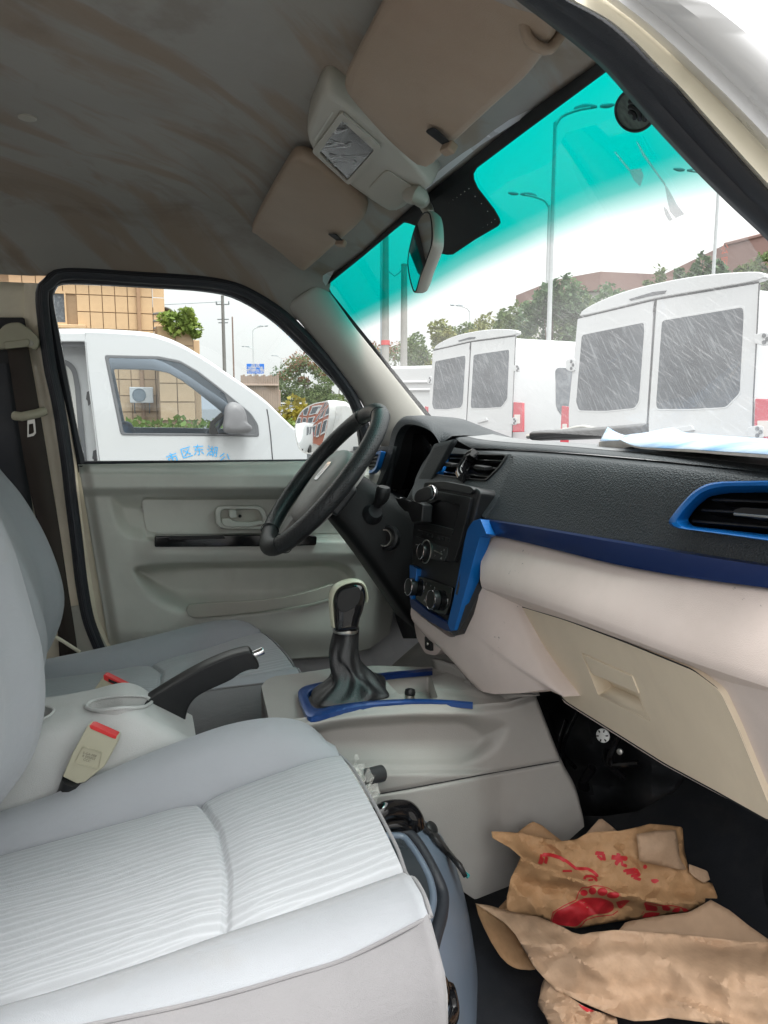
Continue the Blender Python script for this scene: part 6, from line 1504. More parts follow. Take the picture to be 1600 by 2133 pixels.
# ================================================================ phone mount clipped beside the stack
pm = thing('phone_mount', 'black magnetic phone mount on an arm clipped beside the radio', 'phone holder', sp_(890, 1030, .03))
dcn = sp_(889, 1030, .032); fn = (CAM - dcn).normalized() * .35 + V((-.9, .15, .2)); fn.normalize()
prism('mount_pad', [sp_(a, b, .030) for a, b in rpoly([(869, 1030), (876, 1020), (896, 1013), (904, 1016), (906, 1036), (896, 1044), (876, 1048), (868, 1044)], 6)], SN * .006, m_smooth, pm, bevel=.002)
pd = [sp_(904 + 8.5 * math.cos(a), 1027 + 15 * math.sin(a), .026) for a in [2 * math.pi * k / 28 for k in range(28)]]
prism('mount_disc', pd, SN * .006, m_smooth, pm, bevel=.001)
tube('disc_rim', [p + SN * .006 for p in pd], .0012, m_chrome, pm, n=6, closed=True)
prism('mount_neck', [sp_(a, b, .004) for a, b in rpoly([(872, 1046), (886, 1044), (903, 1052), (900, 1090), (880, 1092), (870, 1066)], 4)], SN * .022, m_smooth, pm, bevel=.003)
prism('mount_arm', [sp_(a, b, .012) for a, b in [(834, 1038), (854, 1040), (870, 1046), (868, 1060), (860, 1067), (854, 1066), (842, 1054)]], SN * .012, m_smooth, pm, bevel=.002)
tube('arm_rail', [sp_(834, 1037, .025), sp_(852, 1040, .025), sp_(868, 1047, .025)], .0012, m_chrome, pm, n=6)
# ================================================================ outside: ground, vans, buildings, trees, street furniture
m_tile = M('tan stone tile', (.60, .41, .24), .55, var=.10, vs=.7, dirt=(.40, .25, .14), dirt_amt=.3, ds=.9)
m_joint = M('tile joint', (.30, .20, .12), .8)
m_vside = M('neighbour van paint', (.44, .455, .475), .3, coat=.4, var=.02, vs=.6, dirt=(.40, .39, .37), dirt_amt=.2, ds=1.2)
m_vwhite = M('van white paint', (.52, .525, .535), .3, coat=.4, var=.02, vs=.6, dirt=(.55, .53, .50), dirt_amt=.18, ds=1.2)
m_gap = M('panel gap', (.05, .05, .055), .7)
m_greyr = M('grey rubber', (.10, .105, .115), .5)
m_dglass = M('dark dusty glass', (.085, .095, .11), .18, var=.3, vs=3, dirt=(.30, .32, .34), dirt_amt=.6, ds=9, coat=.3)
m_brown = M('brown facade', (.24, .155, .135), .8, var=.08, vs=.3)
m_pale_wall = M('pale wall', (.62, .60, .57), .8, var=.05, vs=.4)
m_conc = M('concrete pole', (.33, .32, .30), .85, var=.12, vs=1.5)
m_pole = M('lamp post paint', (.48, .50, .51), .45)
m_lampd = M('lamp head grey', (.22, .25, .27), .4)
gr_ = loft('asphalt_yard', [[V((x, y, 0)) for x in (-300, -60, -10, 0, 10, 60, 400)] for y in (-300, -60, -10, 0, 10, 60, 400)], m_asphalt, None, face=(0, 0, 9)); kind(gr_, 'structure')

def atd(px, dist, z=0):
    d = ray(px, 845); h = V((d.x, d.y, 0)).normalized(); p = CAM + h * dist; return V((p.x, p.y, z))
def zat(py, px, dist):
    d = ray(px, py); return CAM.z + d.z / math.hypot(d.x, d.y) * dist

# ---------------- the white van parked beside us (side view, front to the right)
nv = thing('parked_van', 'white van parked alongside with its side door open, seen through the driver window', 'van', (.3, 2.9, 0), 'white vans in the yard')
NY = 2.75; NVN = V((0, -1, .10)).normalized(); NV0 = V((0, NY, 1.2))
def nq(a, b, o=0): return UP(a, b, NV0 + NVN * o, NVN)
roof = [(60, 694), (123, 692), (180, 692), (237, 694), (304, 699), (342, 708), (380, 724), (413, 743), (445, 763), (475, 784), (522, 816), (560, 845), (600, 884), (640, 920)]
winp = rpoly([(218, 740), (332, 743), (375, 752), (413, 774), (456, 807), (503, 845), (522, 861), (537, 884), (540, 909), (400, 907), (252, 906)], 6, 3)
lowline = [(640, 932), (60, 932)]
body = spline([(a, b, 0) for a, b in roof], 60); bodyp = [(p.x, p.y) for p in body]
# upper side, with the door window left open
O_, I_ = ringpx([(176, 712), (178, 693)] + [p for p in bodyp if p[0] > 178] + [(640, 1010), (420, 1010), (214, 1010)], winp)
up_ = frame_ring('side_panel', [nq(a, b) for a, b in O_], [nq(a, b) for a, b in I_], (0, .035, 0), m_vside, nv, bevel=.006, bseg=2, sharp=30)
dk = lambda pts: [V((p.x, p.y, p.z)) for p in pts]
a_, b_ = nq(214, 1011), nq(640, 1011)
prism('door_skin', [V((a_.x, a_.y - .002, a_.z)), V((b_.x + .35, b_.y - .002, b_.z - .06)), V((b_.x + .4, NY - .01, .45)), V((a_.x + .02, NY - .01, .45))], (0, .04, 0), m_vside, nv, bevel=.006)
# window surround, mirror triangle and glass
W2 = [(lerp(385, a, 1.0), lerp(835, b, 1.0)) for a, b in winp]; W3 = [(lerp(385, a, .955), lerp(835, b, .945)) for a, b in winp]
frame_ring('window_rubber', [nq(a, b, .004) for a, b in W2], [nq(a, b, .004) for a, b in W3], (0, .012, 0), m_greyr, nv, bevel=.002)
prism('mirror_base', [nq(a, b, .003) for a, b in rpoly([(468, 820), (503, 846), (524, 864), (537, 886), (540, 909), (498, 909), (480, 850)], 4)], (0, .008, 0), m_greyr, nv, bevel=.002)
prism('door_glass', [nq(a, b, -.012) for a, b in W3], (0, .003, 0), glass_mat('van glass', (.78, .84, .90)), nv, smooth=False)
# door mirror
mring = spline([nq(a, b, .10) for a, b in [(468, 900), (467, 870), (470, 848), (480, 838), (492, 838), (506, 846), (514, 866), (516, 880), (526, 890), (522, 900), (505, 904)]], 40, True); mcn = sum(mring, V()) / 40
rows = [[mcn + (p - mcn) * s_ + V((0, o, 0)) for p in mring] for o, s_ in ((-.03, .55), (-.025, .8), (-.008, .97), (.02, 1.0), (.06, .9), (.07, .6))]
dm = loft('door_mirror', rows, M('mirror grey', (.15, .15, .16), .4), nv, closed_u=True, cap=True, sharp=180)
prism('mirror_arm', [nq(a, b, .06) for a, b in rpoly([(436, 904), (438, 880), (462, 858), (466, 866), (446, 884), (456, 904)], 3)], (0, .03, 0), m_smooth, nv, bevel=.004)
# cut lines
def cut(pts, w=.0028, mat=m_gap): tube('panel_gap', [nq(a, b, .001) for a, b in pts], w, mat, nv, n=6)
cut([(556, 852), (559, 868), (564, 910), (568, 958), (572, 1000)])
# open side door: dark slot, door edge and its window behind
cut([(178, 712), (184, 790), (196, 880), (206, 968)], .004, M('soft gap', (.30, .31, .32), .6))
prism('roof_edge', [nq(a, b) for a, b in [(60, 694), (178, 693), (178, 712), (60, 712)]], (0, .035, 0), m_vside, nv, bevel=.006)
prism('door_track', [nq(a, b, -.03) for a, b in [(120, 713), (177, 713), (178, 722), (120, 722)]], (0, .03, 0), m_greyr, nv)
prism('inner_pillar', [nq(a, b, -.16) for a, b in [(112, 720), (178, 720), (205, 970), (182, 990), (112, 990)]], (0, .03, 0), m_vside, nv, bevel=.004)
dwin = rpoly([(96, 752), (138, 748), (158, 764), (166, 800), (180, 950), (186, 1000), (96, 1000)], 12)
prism('inner_window', [nq(a, b, -.15) for a, b in dwin], (0, .006, 0), m_greyr, nv); prism('inner_pane', [nq(lerp(120, a, .78), lerp(880, b, .93), -.147) for a, b in dwin], (0, .004, 0), M('grey inside', (.38, .38, .37), .6), nv)
for a, b in ((184, 832), (197, 955)): prism('door_striker', [nq(*p, -.10) for p in rpoly([(a - 3, b - 16), (a + 3, b - 18), (a + 5, b + 8), (a, b + 14), (a - 2, b + 2), (a - 5, b)], 1.5)], (0, .02, 0), m_gap, nv)
# roof, far side, screen and simple cabin so that one looks right through
FY = NY + 1.45
rline = [nq(p[0], p[1]) for p in bodyp]
rline = [V((-2.6, rline[0].y, rline[0].z))] + rline
loft('roof', [rline] + [[V((p.x, lerp(p.y, FY - (p.y - NY), t), p.z + .055 * math.sin(math.pi * t) ** .5)) for p in rline if True] for t in (.06, .2, .5, .8, .94, 1)], m_vside, nv, sharp=180, face=(0, NY, 9), solid=.02)
bigF = [V((p.x, FY, p.z)) for p in (nq(a, b) for a, b in O_)]; smF = [V((p.x, FY, p.z)) for p in (nq(a, b) for a, b in I_)]
frame_ring('far_side', bigF, smF, (0, .03, 0), m_vside, nv, bevel=.004, sharp=30)
prism('far_lower', [V((-2.6, FY, .45)), V((1.1, FY, .45)), V((1.1, FY, 1.17)), V((-2.6, FY, 1.17))], (0, .03, 0), m_vside, nv)
m_int = M('van interior', (.30, .32, .35), .7)
wheel_c = V((.42, NY + 1.05, 1.16)); wn_ = V((-.8, 0, .6)); wu_ = V((.6, 0, .8))
tube('cabin_wheel', [wheel_c + wu_ * (.18 * math.cos(a)) + V((0, 1, 0)) * (.18 * math.sin(a)) for a in [2 * math.pi * k / 40 for k in range(40)]], .012, m_int, nv, n=8, closed=True)
box('cabin_seat', (-.05, NY + .40, .95), (.16, .46, .62), m_int, nv, rot=Matrix.Rotation(R(-14), 3, 'Y'), bevel=.05, bseg=3)
box('cabin_seat', (-.05, NY + 1.05, .95), (.16, .46, .62), m_int, nv, rot=Matrix.Rotation(R(-14), 3, 'Y'), bevel=.05, bseg=3)
box('cabin_dash', (.72, NY + .72, 1.06), (.35, 1.36, .22), m_int, nv, bevel=.05, bseg=3)
prism('bonnet', [nq(640, 922), V((1.45, NY + .06, .98)), V((1.45, FY - .06, .98)), V((nq(640, 922).x, FY - .03, nq(640, 922).z))], (0, 0, -.03), m_vside, nv, bevel=.01)
for x in (.95,): lathe('wheel', [(.10, .0), (.26, .0), (.28, .03), (.28, .15), (.26, .18), (.1, .18)], V((x, NY - .01, .28)), m_smooth, nv, ax=(0, 1, 0), n=28)
# blue lettering in an arc on its door
m_bluepaint = M('blue lettering', (.02, .38, .80), .45)
arc_ = [('市', 360, 964, 20), ('区', 389, 952, 16), ('东', 414, 947, 3), ('湖', 442, 950, -8), ('公', 467, 964, -18)]
for ch, a, b, rot in arc_:
    o_ = nq(a, b - 8, .004); px_m = (nq(420, 945) - nq(400, 945)).length / 20
    ux = V((math.cos(R(rot)), 0, math.sin(R(rot)))); uy = V((-math.sin(R(rot)), 0, math.cos(R(rot))))
    lettering('door_lettering', ch, 20 * px_m * 1.25, o_, ux, uy, m_bluepaint, nv)

# ---------------- white vans parked in front, seen from behind
HD = V((.985, .17, 0)).normalized(); LF = V((-HD.y, HD.x, 0)); RC = V((3.13, 2.88, 0))
vr = thing('parked_van', 'white van with two dusty rear door windows, nearest on the right through the windscreen', 'van', RC, 'white vans in the yard')
RNn = (-HD + V((0, 0, .10))).normalized(); R0 = RC + V((0, 0, 1.3))
def rq(a, b, o=0): return UP(a, b, R0 + RNn * o, RNn)
# body: sections along the van, rear outline rounded
cl_ = rq(1190, 760); cr_ = rq(1578, 760); cw_ = (cl_ - cr_).length / 2; cx_off = ((cl_ + cr_) / 2 - RC).dot(LF)
def bodyrow(s, k, top=1.0):
    sec = [(-.93, .30), (-1.0, .5), (-1.015, .9), (-1.01, 1.25), (-.985, 1.6), (-.955, 1.83), (-.90, 1.955), (-.78, 2.015), (-.45, 2.05), (0, 2.06), (.45, 2.05), (.78, 2.015), (.90, 1.955), (.955, 1.83), (.985, 1.6), (1.01, 1.25), (1.015, .9), (1.0, .5), (.93, .30)]
    out_ = []
    for a, z in sec:
        zz = lerp(1.1, z, 1) if top == 1 else (z if z < 1.0 else 1.0 + (z - 1.0) * top)
        lean = .10 * (zz - 1.3) if s < .3 else 0
        out_.append(RC + LF * (cx_off + a * cw_ * k) + HD * (s + lean) + V((0, 0, zz * (1 if k > .98 else 1 - (1 - k) * .15))))
    return out_
rows = [bodyrow(.012, .955), bodyrow(.012, .985), bodyrow(.045, 1.0), bodyrow(.3, 1.012), bodyrow(1.4, 1.015), bodyrow(2.4, 1.0), bodyrow(2.8, .98, .92), bodyrow(3.3, .95, .25), bodyrow(3.6, .85, 0)]
loft('body', rows, m_vwhite, vr, closed_u=False, cap=True, sharp=50)
def rpl(name, pts, o, th, mat, par=vr, **k): return prism(name, [rq(a, b, o) for a, b in pts], -RNn * th, mat, par, **k)
def dusty():
    m, t, b, o = nt('dusty rear glass'); v = texco(t)
    s1 = noise_(t, texrs(t, (R(-52), 0, 0), (6, 5, 75)), 1, 4, .6); s2 = noise_(t, texrs(t, (R(-52), 0, 0), (30, 30, 120)), 1, 3, .7); s3 = noise_(t, v, 2.5, 5)
    c = mixc(t, ramp(t, s3, [(.3, 0), (.7, 1)]), (.04, .046, .056), (.085, .095, .11)); c = mixc(t, ramp(t, s1, [(.52, 0), (.74, .5)]), c, (.36, .38, .40)); c = mixc(t, ramp(t, s2, [(.62, 0), (.74, .35)]), c, (.5, .5, .5))
    t.links.new(c, b.inputs['Base Color']); b.inputs['Roughness'].default_value = .12; return m
m_dusty = dusty()
dl_ = rpoly([(1203, 664), (1362, 626), (1346, 890), (1340, 960), (1176, 960), (1183, 866)], 3)
dr_ = rpoly([(1368, 624), (1582, 589), (1571, 824), (1566, 960), (1344, 960), (1350, 888)], 3)
dL = rpl('rear_door', dl_, .012, .012, m_vwhite, bevel=.004, bseg=2); dR = rpl('rear_door', dr_, .012, .012, m_vwhite, bevel=.004, bseg=2)
wl = rpoly([(1212, 698), (1341, 672), (1342, 690), (1331, 835), (1322, 850), (1262, 856), (1206, 855), (1200, 838)], 6); wr = rpoly([(1379, 668), (1548, 640), (1549, 660), (1541, 818), (1512, 848), (1440, 852), (1368, 852), (1367, 836)], 8)
for par, w in ((dL, wl), (dR, wr)):
    cx2 = sum(p[0] for p in w) / len(w); cy2 = sum(p[1] for p in w) / len(w)
    frame_ring('window_frame', [rq(lerp(cx2, a, 1.035), lerp(cy2, b, 1.035), .014) for a, b in w], [rq(a, b, .014) for a, b in w], -RNn * .004, m_vwhite, par, bevel=.001)
    rpl('rear_window', w, .0135, .003, m_dusty, par, smooth=False)
# roof spoiler lip with brake light slot, hinges, lamps
rpl('roof_lip', spline([(a, b, 0) for a, b in [(1206, 658), (1230, 634), (1300, 606), (1390, 584), (1480, 570), (1580, 566), (1588, 580), (1480, 600), (1365, 620), (1270, 643)]], 60, True) and [(p.x, p.y) for p in spline([(a, b, 0) for a, b in [(1206, 658), (1230, 636), (1300, 607), (1390, 585), (1480, 571), (1582, 566), (1586, 582), (1480, 602), (1365, 622), (1270, 645)]], 60, True)], .020, .05, m_vwhite, bevel=.008, bseg=3)
rpl('brake_light', [(1310, 623), (1360, 608), (1388, 605), (1384, 611), (1350, 617), (1314, 626)], .024, .006, m_greyr)
def tail(a0, b0, w, h, sgn=1):
    t = rpl('tail_light', rpoly([(a0, b0), (a0 + w, b0 + 2), (a0 + w, b0 + h), (a0 - 4, b0 + h)], 2), .016, .03, M('tail red', (.45, .02, .04), .2, coat=.5), bevel=.003)
    rpl('reverse_lens', rpoly([(a0 + w * .1, b0 + h * .42), (a0 + w * .75, b0 + h * .42), (a0 + w * .75, b0 + h * .72), (a0 + w * .1, b0 + h * .72)], 2), .018, .003, M('clear lens', (.6, .55, .52), .15), t, bevel=.001); return t
tail(1573, 830, 46, 110); tail(1170, 845, 14, 90)
def hinge(a, b, s_):
    t = rpl('door_hinge', rpoly([(a - 15 * s_, b - 9), (a + 3 * s_, b - 14), (a + 18 * s_, b - 12), (a + 18 * s_, b + 12), (a + 3 * s_, b + 14), (a - 15 * s_, b + 9)], 3), .022, .012, m_vwhite, bevel=.003)
    for dx, dy in ((6, -7), (13, 0), (6, 7)): lathe('hinge_bolt', [(.012, 0), (.012, .004), (.006, .005)], rq(a + dx * s_, b + dy, .022), m_greyr, t, ax=RNn, n=10)
hinge(1586, 706, 1); hinge(1187, 760, .55); hinge(1572, 900, 1)
for (pts) in ([(1365, 624), (1362, 650)],): tube('panel_gap', [rq(*p, .013) for p in pts], .006, m_gap, vr, n=6)
tube('panel_gap', [rq(*p, .010) for p in [(1206, 662), (1290, 642), (1365, 624), (1480, 605), (1580, 588)]], .006, m_gap, vr, n=6)
tube('panel_gap', [rq(*p, .012) for p in [(1582, 590), (1577, 690), (1570, 826), (1566, 960)]], .004, m_gap, vr, n=6)
tube('panel_gap', [rq(*p, .009) for p in [(1365, 650), (1356, 760), (1347, 890), (1342, 950)]], .0025, m_greyr, vr, n=6)
# side windows (right flank, as its neighbour shows them)
for a0, a1 in ((.55, 1.25), (1.4, 2.15)):
    for sgn in (-1, 1):
        pts = rpoly([(a0, 1.74), (a1, 1.74), (a1, 1.24), (a0 + .1, 1.24), (a0, 1.34)], .06)
        prism('side_window', [RC + HD * s_ + LF * (cx_off + sgn * cw_ * (1.028 - .04 * max(0, z_ - 1.25) / .5)) + V((0, 0, z_)) for s_, z_ in pts], LF * -sgn * .02, m_dglass, vr, smooth=False)
for s_ in (.55, 2.75):
    for sgn in (-1, 1): lathe('wheel', [(.10, 0), (.27, 0), (.29, .03), (.29, .15), (.27, .18), (.1, .18)], RC + HD * (s_ + .1) + LF * (cx_off + sgn * cw_ * .88) + V((0, 0, .29)), m_smooth, vr, ax=LF * sgn, n=24)
tl_ = rpl('rear_handle', rpoly([(1395, 893), (1440, 886), (1446, 896), (1400, 904)], 3), .026, .014, m_vwhite, bevel=.004)
v2 = copy_tree(vr); v2.location = VAN2; v2.rotation_euler.z = R(VAN2R)
v2['label'] = 'white van with two dusty rear door windows, farther one beside the windscreen pillar'
bt = thing('box_truck', 'white ribbed box body standing behind the pillar, left of the farther van', 'truck', (2.2, 10.6, 0))
tb0 = atd(800, 12.6); tb1 = atd(925, 12.2); ex_ = (tb1 - tb0).normalized(); nx_ = V((0, 0, 1)).cross(ex_); tz = zat(762, 860, 12.4)
prism('box_body', [tb0 + V((0, 0, .6)), tb1 + V((0, 0, .6)), tb1 + V((0, 0, tz)), tb0 + V((0, 0, tz))], nx_ * 1.8, m_vwhite, bt, bevel=.05, bseg=3)
for py in (796, 812, 850):
    z_ = zat(py, 860, 12.4); tube('rib', [tb0 - nx_ * .01 + V((0, 0, z_)), tb1 - nx_ * .01 + V((0, 0, z_))], .022, m_vwhite, bt, n=8)
for f_ in (.15, .8): lathe('wheel', [(.1, 0), (.32, 0), (.35, .04), (.35, .18), (.32, .2)], tb0.lerp(tb1, f_) + V((0, 0, .35)), m_smooth, bt, ax=nx_, n=20)
# ---------------- trees: tapered trunk, limbs, leaf clumps through the crown
m_bark = M('bark', (.14, .11, .085), .9, var=.3, vs=3)
def leafmat(name, col, var=.35):
    m, t, b, o = nt(name); oi = nd(t, 'ShaderNodeNewGeometry'); v = texco(t); n1 = noise_(t, v, 1.3, 4)
    r1 = ramp(t, oi.outputs['Random Per Island'], [(0, 0), (1, 1)]); c = mixc(t, r1, tuple(x * (1 - var) for x in col), tuple(x * (1 + var) for x in col)); c = mixc(t, ramp(t, n1, [(.4, 0), (.7, .5)]), c, (col[0] * 1.7, col[1] * 1.35, col[2] * .9))
    t.links.new(c, b.inputs['Base Color']); b.inputs['Roughness'].default_value = .6; b.inputs['Specular IOR Level'].default_value = .25
    tl = nd(t, 'ShaderNodeBsdfTranslucent'); t.links.new(c, tl.inputs[0]); mx = nd(t, 'ShaderNodeMixShader'); mx.inputs[0].default_value = .3; t.links.new(b.outputs[0], mx.inputs[1]); t.links.new(tl.outputs[0], mx.inputs[2]); t.links.new(mx.outputs[0], o.inputs[0]); return m
m_leaf = leafmat('mid green leaves', (.12, .17, .075)); m_leaf2 = leafmat('yellow green leaves', (.19, .21, .09)); m_leaf3 = leafmat('deep green leaves', (.09, .15, .08)); m_leafr = leafmat('reddish seed heads', (.26, .14, .09)); m_hedge = leafmat('golden hedge leaves', (.22, .20, .03)); m_grass = leafmat('ground cover', (.13, .19, .05))
def leaves_me(name, clumps, n, size, rnd):
    vs2 = []; fs = []
    for _ in range(n):
        c, r = rnd.choice(clumps); d = V((rnd.gauss(0, 1), rnd.gauss(0, 1), rnd.gauss(0, 1))).normalized(); p = c + V((d.x * r.x, d.y * r.y, d.z * r.z)) * rnd.uniform(.35, 1.0) ** .5
        a = V((rnd.gauss(0, 1), rnd.gauss(0, 1), rnd.gauss(0, .7))).normalized(); b = a.orthogonal().normalized(); q = a.cross(b); b = b * math.cos(3 * rnd.random()) + q * math.sin(3 * rnd.random()); s = size * rnd.uniform(.6, 1.4); i = len(vs2)
        vs2 += [p - a * s, p + b * s * .55, p + a * s, p - b * s * .55]; fs.append((i, i + 1, i + 2, i + 3))
    return mesh(name, vs2, fs)
def tree(label, px, dist, top_row, width_px, mat, base=.30, n=2200, seed=1, extra=None, cat='tree', nm='broadleaf_tree', grp='trees beyond the yard', squash=1.0, leaf=None):
    rnd = random.Random(seed); b = atd(px, dist); H = zat(top_row, px, dist); w = width_px / FPX * dist / 2 * 1.25
    t = thing(nm, label, cat, b, grp); zc = lerp(H * base, H, .5); rz = (H - H * base) / 2 * squash * 1.08
    tube('trunk', [b, b + V((rnd.uniform(-.1, .1), rnd.uniform(-.1, .1), H * base)), b + V((rnd.uniform(-.2, .2), rnd.uniform(-.2, .2), H * .75))], .02 * H, m_bark, t, n=8, scale=lambda q: 1.2 - .9 * q)
    cl = []
    for k in range(26):
        while True:
            d = V((rnd.uniform(-1, 1), rnd.uniform(-1, 1), rnd.uniform(-1, 1)))
            if d.length < 1: break
        r = rnd.uniform(.22, .40)
        d.z = math.copysign(abs(d.z) ** .55, d.z); cl.append((b + V((d.x * w * .9, d.y * w * .9, zc + d.z * rz * .80)), V((w * r, w * r, rz * r * .9))))
    for k in range(5):
        c = rnd.choice(cl)[0]; s = b + V((0, 0, H * rnd.uniform(base * .8, .55))); tube('limb', [s, s.lerp(c, .5) + V((0, 0, .1)), c], .008 * H, m_bark, t, n=6, scale=lambda q: 1.1 - .8 * q)
    link('crown', leaves_me('crown', cl, n if leaf else int(n * 2.2), leaf or .018 * H, rnd), mat, t, smooth=False)
    if extra: 
        top_ = [c for c in cl if c[0].z > zc]; link('seed_heads', leaves_me('seed_heads', [(c[0] + V((0, 0, c[1].z * .6)), c[1] * .8) for c in top_], n // 3, .02 * H, rnd), extra, t, smooth=False)
    return t
tree('bushy yellow green tree behind the farther van', 925, 34, 672, 105, m_leaf2, seed=2)
tree('open crowned tree beside the bushy one, behind the farther van roof', 1010, 38, 655, 110, m_leaf2, seed=3, n=1700)
tree('small tree between the lamp posts and the open crowned one', 1070, 36, 640, 95, m_leaf, seed=4, n=1600)
tree('tallest dark green tree beside the twin lamp posts', 1145, 30, 582, 105, m_leaf3, seed=5, n=2600)
tree('rounded green tree in front of the pale low building', 1262, 44, 592, 110, m_leaf3, seed=6)
tree('thin leafed tree against the brown roof of the low building', 1355, 46, 566, 60, m_leaf, seed=7, n=700)
tree('pointed dark tree left of the tall brown building', 1446, 44, 535, 75, m_leaf3, seed=8)
tree('green tree beside the base of the single lamp post', 1490, 46, 552, 70, m_leaf3, seed=18)
tree('pale green tree in front of the tall brown building', 1570, 40, 520, 95, m_leaf, seed=9)
tree('distant low tree behind the concrete poles', 868, 60, 706, 90, m_leaf, seed=10, n=1500)
tree('distant low tree left of the concrete poles', 790, 62, 715, 110, m_leaf, seed=11, n=1500, extra=m_leafr)
tree('low hazy tree filling the gap left of the farther van', 892, 48, 690, 90, m_leaf, seed=31, n=1800)
tree('wide pale tree between the bushy and the open crowned one', 968, 44, 672, 100, m_leaf, seed=32, n=2000)
tree('broad green tree low behind the roof of the farther van', 1045, 46, 652, 110, m_leaf2, seed=33, n=2000)
tree('leafy tree right of the twin lamp posts, before the low building', 1190, 42, 612, 90, m_leaf, seed=34, n=2000)
tree('dense green tree with reddish seed heads beyond the parked car', 640, 44, 745, 120, m_leaf, seed=12, extra=m_leafr, n=3000)
tree('green roadside tree next to the pillar, right of the seed-headed one', 706, 42, 772, 110, m_leaf, seed=13, n=2200)
tree('smaller green tree just behind the parked car', 602, 48, 770, 80, m_leaf3, seed=14, n=1600)
hg = tree('golden green clipped hedge bush below the parked car', 625, 13, 832, 95, m_hedge, base=.02, n=2600, seed=15, cat='hedge', nm='hedge_bush', grp='hedges by the yard', leaf=.045)
tree('low green hedge at the foot of the golden bush', 612, 11, 876, 120, m_grass, base=.02, n=2200, seed=16, cat='hedge', nm='hedge_bush', grp='hedges by the yard', leaf=.04)
# planting strip seen through the neighbouring van
rnd = random.Random(5); cl = [(V((lerp(-4, 6, k / 40), 18 + rnd.uniform(-1, 1), .55)), V((.5, .9, .55))) for k in range(41)]
kind(link('planting_strip', leaves_me('planting_strip', cl, 6000, .09, rnd), m_grass, None, smooth=False), 'stuff')

# ---------------- tan tiled building, left window
tb_ = thing('tan_building', 'tan stone tiled building with dark window and terrace behind the parked van', 'building', (-2, 33, 0))
TY = 33.0
def tq(a, b, o=0): return U(a, b, y=TY - o)
xl = -16.0; xr = tq(318, 640).x
prism('wall', [V((xl, TY, 0)), V((xr, TY, 0)), V((xr, TY, 10)), V((xl, TY, 10))], (0, 12, 0), m_joint, tb_)
cw2 = (tq(286, 640).x - tq(260, 640).x); rh = tq(250, 617).z - tq(250, 652).z; z0 = tq(250, 652).z
tme = None; cols = int((xr - tq(90, 640).x) / cw2)
win_x0, win_x1, win_z0, win_z1 = tq(100, 640).x - 2, tq(135, 640).x, tq(130, 672).z, tq(130, 612).z
tile_me = box_me('tile', (0, 0, 0), (cw2 - .035, .05, rh - .035)); 
for i in range(-1, cols + 3):
    for j in range(-7, 5):
        cx2 = xr - (i + .5) * cw2; cz = z0 + (j + .5) * rh
        if cz < .3: continue
        if cx2 - cw2 / 2 < win_x1 and cx2 > win_x0 - 1 and win_z0 - .2 < cz < win_z1 + .3: continue
        o = bpy.data.objects.new('tile', tile_me); COL.objects.link(o); o.location = (cx2, TY - .03 + rnd.uniform(-.006, .006), cz); o.parent = tb_; o.matrix_parent_inverse = Matrix.Translation(-tb_.location)
tile_me.materials.append(m_tile)
wf2 = frame_ring('window_frame', [V((win_x0 - .1, TY - .09, win_z0 - .1)), V((win_x1 + .06, TY - .09, win_z0 - .1)), V((win_x1 + .06, TY - .09, win_z1 + .1)), V((win_x0 - .1, TY - .09, win_z1 + .1))], [V((win_x0, TY - .09, win_z0)), V((win_x1, TY - .09, win_z0)), V((win_x1, TY - .09, win_z1)), V((win_x0, TY - .09, win_z1))], (0, .1, 0), m_tile, tb_)
prism('window_pane', [V((win_x0, TY - .02, win_z0)), V((win_x1, TY - .02, win_z0)), V((win_x1, TY - .02, win_z1)), V((win_x0, TY - .02, win_z1))], (0, .01, 0), m_dglass, wf2)
box('window_sill', ((win_x0 + win_x1) / 2 + .3, TY - .25, win_z0 - .18), (win_x1 - win_x0 + 1.0, .4, .16), m_tile, tb_)
p_ = tq(289, 640); box('drain_pipe', (p_.x, TY - .16, 5), (.16, .16, 10), M('pipe brown', (.36, .22, .13), .6), tb_)
box('cornice', (xr - 4, TY - .15, tq(300, 582).z + .5), (8.6, .6, .5), m_tile, tb_)
# terrace block with curved dark awning and climbing plant
x0, x1 = xr, tq(396, 700).x; zt_ = tq(360, 690).z
prism('terrace_wall', [V((x0 + .05, TY - 2, 0)), V((x1, TY - 2, 0)), V((x1, TY - 2, zt_)), V((x0 + .05, TY - 2, zt_))], (0, 10, 0), m_joint, tb_, bevel=.03)
tile_l = box_me('tile', (0, 0, 0), ((x1 - x0 - .1) / max(1, round((x1 - x0) / (cw2 * 1.3))) - .04, .05, rh * 1.1 - .04)); tile_l.materials.append(m_tile)
tw_ = (x1 - x0 - .1) / max(1, round((x1 - x0) / (cw2 * 1.3)))
for i in range(max(1, round((x1 - x0) / (cw2 * 1.3)))):
    for j in range(5):
        o = bpy.data.objects.new('tile', tile_l); COL.objects.link(o); o.location = (x0 + .08 + (i + .5) * tw_, TY - 2.03 + rnd.uniform(-.005, .005), zt_ - (j + .5) * rh * 1.1); o.parent = tb_; o.matrix_parent_inverse = Matrix.Translation(-tb_.location)
x2 = tq(412, 720).x; prism('terrace_wall', [V((x1, TY - 1, 0)), V((x2, TY - 1, 0)), V((x2, TY - 1, tq(400, 712).z)), V((x1, TY - 1, tq(400, 712).z))], (0, 8, 0), m_tile, tb_, bevel=.03)
aw = spline([tq(a, b) for a, b in [(318, 640), (340, 638), (356, 643), (366, 655)]], 20)
loft('awning', [aw, [p + V((0, 3, 0)) for p in aw]], M('awning grey', (.20, .19, .18), .7), tb_, face=None, solid=.06)
for k in range(6): tube('awning_rail', [p + V((0, -.05, -.28 - .30 * k)) for p in aw[:14]], .05, M('rail grey', (.16, .155, .15), .6), tb_, n=6)
